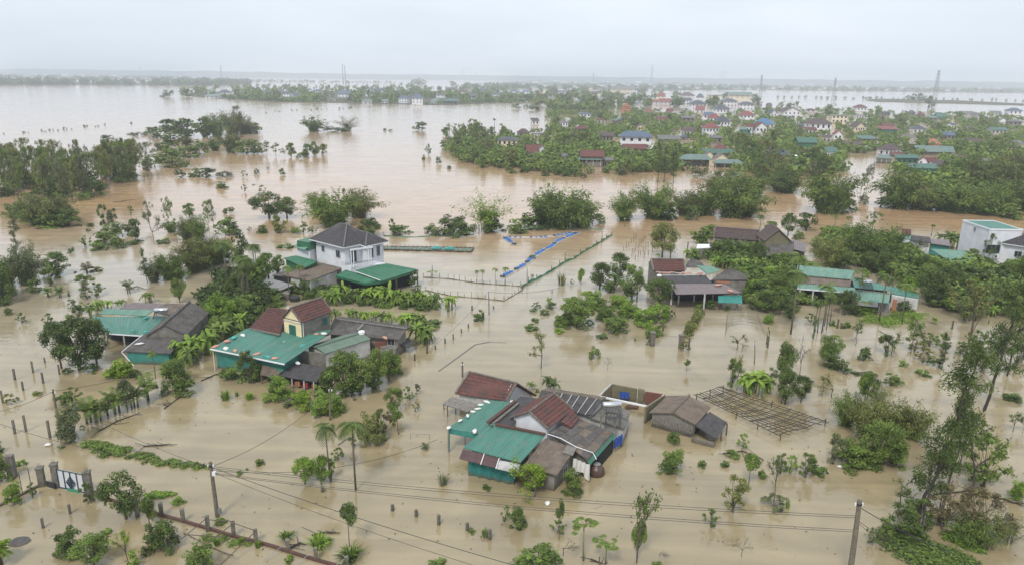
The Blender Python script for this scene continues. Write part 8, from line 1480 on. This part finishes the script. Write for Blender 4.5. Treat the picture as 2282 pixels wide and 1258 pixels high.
T_('c8', [('banana', 1350, 350, 130, None, 'dark'), ('banana', 1420, 360, 120, None, 'mid'), ('banana', 1480, 355, 110, None, 'mid'), ('banana', 1390, 320, 90, None, 'dark'), ('areca', 1245, 270, 90, None, 'dark'), ('airy', 1160, 420, 130, 130, 'grey'), ('broad', 1080, 420, 110, 110, 'mid'), ('broad', 970, 420, 120, 110, 'dark'), ('slim', 1635, 480, 230, 130, 'mid', 'slender tree in front of white block house wall'), ('broad', 1520, 470, 110, 130, 'mid'),
 ('broad', 1180, 560, 160, 190, 'mid'), ('broad', 1290, 600, 170, 190, 'mid'), ('broad', 1060, 540, 150, 170, 'mid'), ('broad', 1400, 600, 150, 180, 'mid'), ('broad', 1500, 610, 140, 170, 'dark'), ('broad', 1240, 760, 270, 240, 'dark', 'very large dark tree right of the stained wall'), ('broad', 1340, 700, 220, 200, 'dark'), ('broad', 1200, 640, 180, 170, 'mid'), ('broad', 1560, 640, 140, 170, 'dark'), ('broad', 1650, 620, 140, 170, 'dark'), ('broad', 1440, 700, 170, 170, 'mid'), ('broad', 1830, 620, 170, 180, 'dark'), ('broad', 1740, 600, 150, 180, 'dark'), ('palmclump', 1560, 860, 160, None, 'mid'), ('palmclump', 1850, 860, 170, None, 'mid'), ('palmclump', 1800, 800, 130, None, 'dark'), ('banana', 1650, 830, 90, None, 'bright'), ('banana', 1590, 840, 80, None, 'bright'), ('bush', 1740, 790, 150, 170, 'dark'), ('bush', 1640, 760, 140, 170, 'dark'), ('bush', 1520, 770, 130, 150, 'mid'), ('bush', 1860, 760, 150, 170, 'dark'), ('bush', 1380, 760, 110, 170, 'dark'),
 ('airytall', 1470, 1210, 620, 260, 'olive', 'tall forked tree with thin yellowish crown left of the leaning trunk'), ('loose', 1480, 860, 260, 230, 'olive'), ('airy', 1450, 700, 150, 200, 'yellow'), ('slim', 1100, 1090, 270, 190, 'mid'), ('loose', 1130, 1070, 120, 130, 'olive'), ('airy', 960, 1090, 160, 170, 'olive'), ('loose', 930, 1110, 140, 130, 'mid'), ('airy', 710, 1030, 170, 140, 'mid'), ('loose', 1230, 1040, 80, 110, 'mid'), ('loose', 1330, 1060, 90, 120, 'mid'), ('loose', 1440, 1100, 80, 100, 'mid'), ('loose', 1560, 1060, 120, 130, 'mid'), ('loose', 1180, 1150, 90, 110, 'olive'), ('bush', 1270, 1180, 60, 90, 'dark'), ('loose', 1830, 1180, 170, 140, 'grey'), ('loose', 1880, 1130, 130, 100, 'dark'), ('airy', 1610, 1230, 300, 170, 'mid'), ('loose', 1600, 1210, 110, 110, 'dark'), ('bare', 1760, 1230, 220, 180), ('slim', 1640, 1130, 180, 40, 'grey'),
 ('bare', 320, 1256, 290, 160), ('broad', 540, 1120, 160, 190, 'mid'), ('broad', 520, 1190, 190, 180, 'mid', 'bushy tree with pale trunk left of the lane of stakes'), ('bush', 550, 1195, 80, 130, 'dark'), ('bush', 620, 1225, 80, 100, 'dark'), ('bush', 780, 1130, 80, 110, 'dark'), ('low', 1045, 1180, 50, 60, 'bright'), ('low', 855, 870, 1, 1)][:-1])
T_('f1', [('mango', 190, 830, 370, 190, 'dark', 'dark broad-leaved tree above the trellis'), ('broad', 190, 1020, 300, 240, 'dark'), ('broad', 330, 1000, 230, 210, 'dark'), ('lolly', 160, 1010, 330, 190, 'dark'), ('loose', 60, 880, 160, 130, 'grey'), ('mango', 890, 990, 250, 150, 'bright'), ('loose', 1120, 850, 90, 150, 'mid'), ('low', 1160, 830, 50, 130, 'mid'), ('airy', 600, 960, 170, 220, 'olive'), ('low', 1400, 760, 60, 120, 'bright'), ('low', 940, 750, 30, 90, 'dark'), ('low', 820, 760, 30, 90, 'dark'), ('low', 2180, 985, 60, 130, 'dark'), ('bamboothin', 1000, 1000, 200, 220, 'grey'), ('low', 730, 355, 70, 90, 'mid'), ('low', 610, 330, 60, 70, 'bright'), ('palmclump', 1500, 320, 70, None, 'bright'), ('casuarina', 1560, 720, 330, 170, 'dark'), ('loose', 400, 300, 70, 70, 'dark'), ('loose', 440, 450, 190, 60, 'mid'), ('loose', 35, 520, 160, 30, 'dark'), ('loose', 50, 300, 80, 90, 'mid')])
T_('d4', [('bamboo', 560, 400, 210, 210, 'mid'), ('bamboo', 690, 480, 260, 260, 'olive', 'feathery bamboo thicket right of the trellis, tallest part'), ('bamboo', 830, 460, 230, 230, 'olive'), ('bamboo', 960, 480, 240, 230, 'olive'), ('broad', 730, 640, 260, 220, 'mid'), ('broad', 820, 650, 270, 220, 'mid'), ('bush', 590, 640, 150, 230, 'mid'), ('bush', 680, 640, 110, 180, 'mid'), ('bush', 850, 640, 130, 170, 'bright'), ('loose', 480, 640, 170, 130, 'grey'), ('broad', 690, 260, 180, 140, 'mid'), ('bamboothin', 770, 330, 220, 180, 'olive'),
 ('loose', 985, 1060, 200, 200, 'dark'), ('casuarina', 1192, 850, 720, 200, 'dark', 'second tall casuarina, right of the pair'), ('airytall', 1030, 1050, 520, 260, 'olive'), ('airy', 1260, 640, 330, 300, 'olive'), ('airy', 1330, 840, 480, 340, 'mid'), ('loose', 1400, 780, 280, 260, 'mid'), ('airy', 880, 930, 260, 210, 'dark'), ('loose', 880, 1090, 180, 220, 'dark'), ('bare', 1180, 1010, 260, 300), ('bare', 1330, 1030, 250, 300), ('loose', 1150, 1020, 220, 300, 'dry'), ('loose', 1400, 1060, 240, 300, 'dry'), ('bamboothin', 1420, 1150, 260, 300, 'mid'), ('bamboothin', 1550, 1120, 220, 260, 'grey'), ('bamboo', 1330, 1120, 160, 240, 'mid'), ('bush', 1620, 860, 110, 130, 'bright'), ('loose', 780, 1140, 150, 120, 'mid'), ('loose', 720, 1130, 90, 80, 'mid'),
 ('loose', 220, 690, 100, 90, 'bright'), ('loose', 310, 720, 130, 130, 'mid'), ('low', 400, 700, 60, 110, 'mid'), ('airytall', 120, 865, 270, 130, 'grey'), ('loose', 160, 700, 120, 80, 'mid'), ('low', 55, 720, 40, 50, 'mid'), ('grass', 205, 910, 70, 40, 'bright'), ('loose', 120, 910, 70, 150, 'grey'), ('airy', 1585, 440, 120, 130, 'dark'), ('airy', 1645, 450, 110, 60, 'dark'), ('low', 1590, 245, 40, 100, 'mid')])
pc('d4', 'casuarina', 975, 1062, 1190, 240, 'dark', 'tallest dark casuarina leaning toward the top, left of the pair', lean=(0, .13))
pc('d4', 'casuarina', 1402, 312, 1030, 560, 'dark', 'tall casuarina with long leaning dark trunk at the frame edge', lean=(0, .13))
pc('d4', 'casuarina', 1560, 100, 600, 300, 'dark', 'dense dark casuarina crown behind the leaning trunk')
# scattered trees of the village, kept off the houses
def scatter(poly, n, kinds, hm, seed, tones=('mid', 'dark', 'olive', 'mid', 'grey')):
    rg = random.Random(seed); rng = np.random.default_rng(seed); k = 0; cand = sample(rng, poly, n*4)
    for x, y in cand:
        if k >= n: break
        P = W(x, y); h = rg.uniform(*hm)/mpp(P)*.98; kd = rg.choice(kinds); w_ = h*{'slim': .5, 'bamboo': 1.05, 'broad': 1.05, 'areca': 1, 'casuarina': .5}.get(kd, 1.3)
        if kd == 'bush': h *= .5; w_ = h*1.7
        bad = False
        for b in BOX:
            if b[3] > y+1 and b[0]-3 < x < b[2]+3 and b[1]+2 < y: bad = True; break
            if y >= b[3]-1 and x+w_*.4 > b[0] and x-w_*.4 < b[2] and y-h*.9 < b[3]-(b[3]-b[1])*.28: bad = True; break
        if bad: continue
        plant(kd, x, y, h, w_, rg.choice(tones)); k += 1
VK = ['broad', 'broad', 'slim', 'bamboo', 'broad', 'bush', 'slim', 'areca']
scatter([(1000, 352), (990, 302), (1010, 285), (1160, 296), (1240, 285), (1225, 250), (1330, 240), (1450, 250), (1570, 300), (1500, 392), (1400, 392), (1290, 396), (1150, 385), (1060, 375)], 160, VK, (4, 8), 31)
scatter([(1010, 350), (1060, 372), (1150, 388), (1300, 398), (1430, 390), (1420, 376), (1150, 370), (1040, 345)], 34, ['bush', 'bush', 'broad'], (3, 5), 32)
scatter([(985, 325), (985, 300), (1100, 290), (1130, 300), (1080, 330)], 22, ['fanpalm', 'areca', 'fanpalm', 'slim'], (6, 9), 33, ('dark',))
scatter([(1450, 250), (1700, 226), (1850, 240), (2000, 250), (2282, 262), (2282, 390), (2080, 385), (1985, 345), (1890, 335), (1700, 360), (1560, 330)], 195, VK, (4, 8), 34)
scatter([(1510, 385), (1560, 335), (1700, 350), (1880, 345), (1870, 392), (1700, 400), (1560, 400)], 48, VK, (4, 8), 35)
scatter([(1985, 350), (2282, 380), (2282, 440), (2080, 425), (2000, 400)], 40, ['bamboo', 'broad', 'bush', 'broad'], (4, 8), 36)
wood('undergrowth', [(1005, 350), (995, 320), (1100, 310), (1230, 290), (1215, 248), (1330, 238), (1500, 250), (1570, 300), (1530, 330), (1500, 380), (1400, 388), (1290, 390), (1150, 378), (1060, 368)], 1300, 3.6, 41, 'mid', 70, 1.7, ls=.42)
wood('undergrowth', [(1500, 380), (1560, 320), (1500, 260), (1700, 240), (1850, 244), (2282, 262), (2282, 430), (2080, 425), (2010, 395), (1990, 348), (1890, 342), (1870, 388), (1700, 396)], 1900, 3.6, 42, 'mid', 70, 1.7, ls=.42)
wood('undergrowth', [(1590, 560), (1640, 545), (1760, 570), (1790, 600), (1780, 690), (1700, 690), (1660, 640), (1600, 590)], 90, 2.0, 43, 'mid', 420, 1.8, ls=.26)
wood('undergrowth', [(1850, 520), (1990, 540), (2070, 600), (2282, 600), (2282, 690), (2190, 700), (2090, 690), (2050, 640), (1900, 590), (1830, 560)], 190, 2.2, 44, 'mid', 380, 1.7, ls=.28)
wood('undergrowth', [(490, 620), (560, 600), (620, 660), (560, 720), (480, 740), (460, 690)], 110, 1.6, 45, 'dark', 420, 1.8, ls=.26)
wood('undergrowth', [(0, 440), (190, 448), (300, 400), (290, 370), (0, 385)], 90, 2.0, 46, 'mid', 160, 1.3, ls=.4)
wood('undergrowth', [(590, 648), (720, 640), (860, 655), (920, 668), (1000, 690), (880, 688), (700, 668), (590, 662)], 90, 1.0, 47, 'mid', 300, 1.8, ls=.28)

# ================================================================ labels that single each thing out
LM = [(755, 520, 'the white villa'), (690, 690, 'the cream dormer house'), (560, 760, 'the wide teal roof'), (330, 740, 'the open front house'), (1180, 960, 'the tiled farmhouse'), (1080, 860, 'the long red tiled roof'), (1410, 880, 'the roofless walls'), (1530, 930, 'the boarded shed'), (1700, 920, 'the trellis'), (1540, 640, 'the porch house'), (1650, 530, 'the brown tile house'), (1760, 540, 'the grey sheet house'), (1860, 620, 'the long teal house'),
      (2060, 550, 'the half-hidden white house'), (2180, 530, 'the white block house'), (160, 1070, 'the white gate'), (480, 1090, 'the meter pole'), (560, 1180, 'the garden wall posts'), (120, 900, 'the thin leaning pole'), (1905, 1180, 'the thick pole'), (1210, 570, 'the blue floats'), (960, 555, 'the fish pen'), (1100, 610, 'the small palm row'), (1000, 650, 'the stick fence'), (1060, 790, 'the floating hose'), (790, 1000, 'the tallest areca'), (780, 1150, 'the lollipop tree'), (1310, 1200, 'the papaya trees'),
      (1350, 690, 'the fruit bushes'), (1680, 720, 'the wire arbour'), (1480, 750, 'the gate pillars'), (2100, 900, 'the tall casuarinas'), (2210, 800, 'the leaning trunk'), (1950, 950, 'the bamboo thicket'), (2000, 700, 'the vine patch'), (330, 1010, 'the creeper hedge'), (240, 880, 'the short palms'), (110, 760, 'the round tree shore'), (150, 390, 'the slender wood'), (60, 560, 'the wispy edge tree'), (250, 540, 'the drowned shrub bank'), (430, 560, 'the olive bamboo mass'), (540, 620, 'the palm grove'),
      (600, 455, 'the lone dark tree'), (770, 455, 'the twin bamboos'), (1085, 470, 'the sparse tall bamboo'), (1250, 460, 'the biggest bamboo clump'), (1450, 450, 'the lane mouth bamboo'), (1640, 440, 'the wide bamboo pair'), (1850, 430, 'the lane bamboo'), (2010, 420, 'the round bamboo'), (2180, 430, 'the bamboo bank'), (450, 280, 'the upper island'), (400, 345, 'the middle island'), (650, 335, 'the thin tree spit'), (450, 388, 'the low shrub strip'), (730, 275, 'the small bamboo islet'), (100, 300, 'the far post line'), (940, 280, 'the lone mid-water bush'), (760, 250, 'the far drowned dyke'),
      (1030, 300, 'the fan palms'), (1190, 330, 'the clay tiled cottage'), (1320, 350, 'the waterside tiled house'), (1425, 310, 'the slate blue house'), (1590, 290, 'the red pyramid roof'), (1580, 360, 'the twin cream gables'), (1390, 240, 'the orange temple'), (1460, 225, 'the steep red hall'), (1540, 235, 'the slate villas'), (1620, 235, 'the grey villas'), (1660, 260, 'the wide red hip roof'), (1710, 275, 'the blue roof'), (1765, 250, 'the big white gable'), (1825, 280, 'the wide white house'), (1870, 265, 'the flat teal roof'), (1915, 240, 'the lake edge house'),
      (1795, 320, 'the green barn'), (1875, 305, 'the narrow white gable'), (1980, 335, 'the white columned house'), (1985, 290, 'the green walled barn'), (2075, 320, 'the orange house'), (2085, 340, 'the wide pale green roof'), (2090, 365, 'the small white gable front'), (1785, 365, 'the blue white hut'), (1480, 380, 'the lane casuarinas'), (2080, 220, 'the tallest pylon'), (2200, 310, 'the far right trees'), (2255, 255, 'the far slate roof'), (2160, 250, 'the long low white building'), (1860, 220, 'the lake pylon'), (1960, 225, 'the embankment'), (1320, 270, 'the temple wood'), (1250, 245, 'the inlet trees'),
      (1050, 195, 'the far shore houses'), (770, 200, 'the twin masts'), (1350, 185, 'the yellow school'), (1610, 180, 'the tower block'), (190, 170, 'the hazy masts'), (120, 160, 'the church towers'), (315, 170, 'the faint left pylon'), (495, 175, 'the far left pylon'), (1450, 175, 'the hazy pylon'), (1690, 190, 'the lake shore pylon'), (1235, 190, 'the hazy town'), (1800, 192, 'the far lake shore'), (2100, 200, 'the far shore below the pylon'), (2230, 205, 'the far shore edge')]
ORD = ['first', 'second', 'third', 'fourth', 'fifth', 'sixth', 'seventh', 'eighth', 'ninth', 'tenth', 'eleventh', 'twelfth', 'thirteenth', 'fourteenth', 'fifteenth', 'sixteenth']
buckets = {}
for (o, ph, x, y, nm) in AUTO:
    l = min(LM, key=lambda a: (a[0]-x)**2+((a[1]-y)*1.6)**2); dx, dy = x-l[0], (y-l[1])*1.6
    rel = ('right of ' if dx > 0 else 'left of ') if abs(dx) > abs(dy) else ('in front of ' if dy > 0 else 'behind ')
    if abs(dx) < 22 and abs(dy) < 14: rel = 'beside '
    buckets.setdefault((ph, rel+l[2]), []).append((x, o))
NUM = {2: 'two', 3: 'three', 4: 'four', 5: 'five', 6: 'six', 7: 'seven', 8: 'eight', 9: 'nine', 10: 'ten', 11: 'eleven', 12: 'twelve', 13: 'thirteen', 14: 'fourteen', 15: 'fifteen', 16: 'sixteen'}
for (ph, rel), L_ in buckets.items():
    L_.sort(key=lambda a: a[0]); n = len(L_)
    for i, (x, o) in enumerate(L_):
        if n == 1: o['label'] = ph+' '+rel
        elif n == 2: o['label'] = ph+' '+rel+', '+('left' if i == 0 else 'right')+' of two'
        elif n <= 16: o['label'] = ph+' '+rel+', '+(ORD[i]+' from left of '+NUM[n])
        else: o['label'] = ph+' '+rel+', one of many'


for o in list(C.objects):
    l = o.get('label')
    if l and len(l.split()) > 16:
        l = l.replace(' from left of ', ' of '); l = l.replace('tall slender', 'slender').replace('rounded fruit', 'fruit').replace('slim-stemmed ', '').replace('tiny ', '').replace('dense shrub', 'shrub').replace('distant hazy', 'hazy'); o['label'] = l
bpy.context.view_layer.update()

import collections
_c = collections.Counter(o.name.split('.')[0] for o in C.objects if o.parent is None)
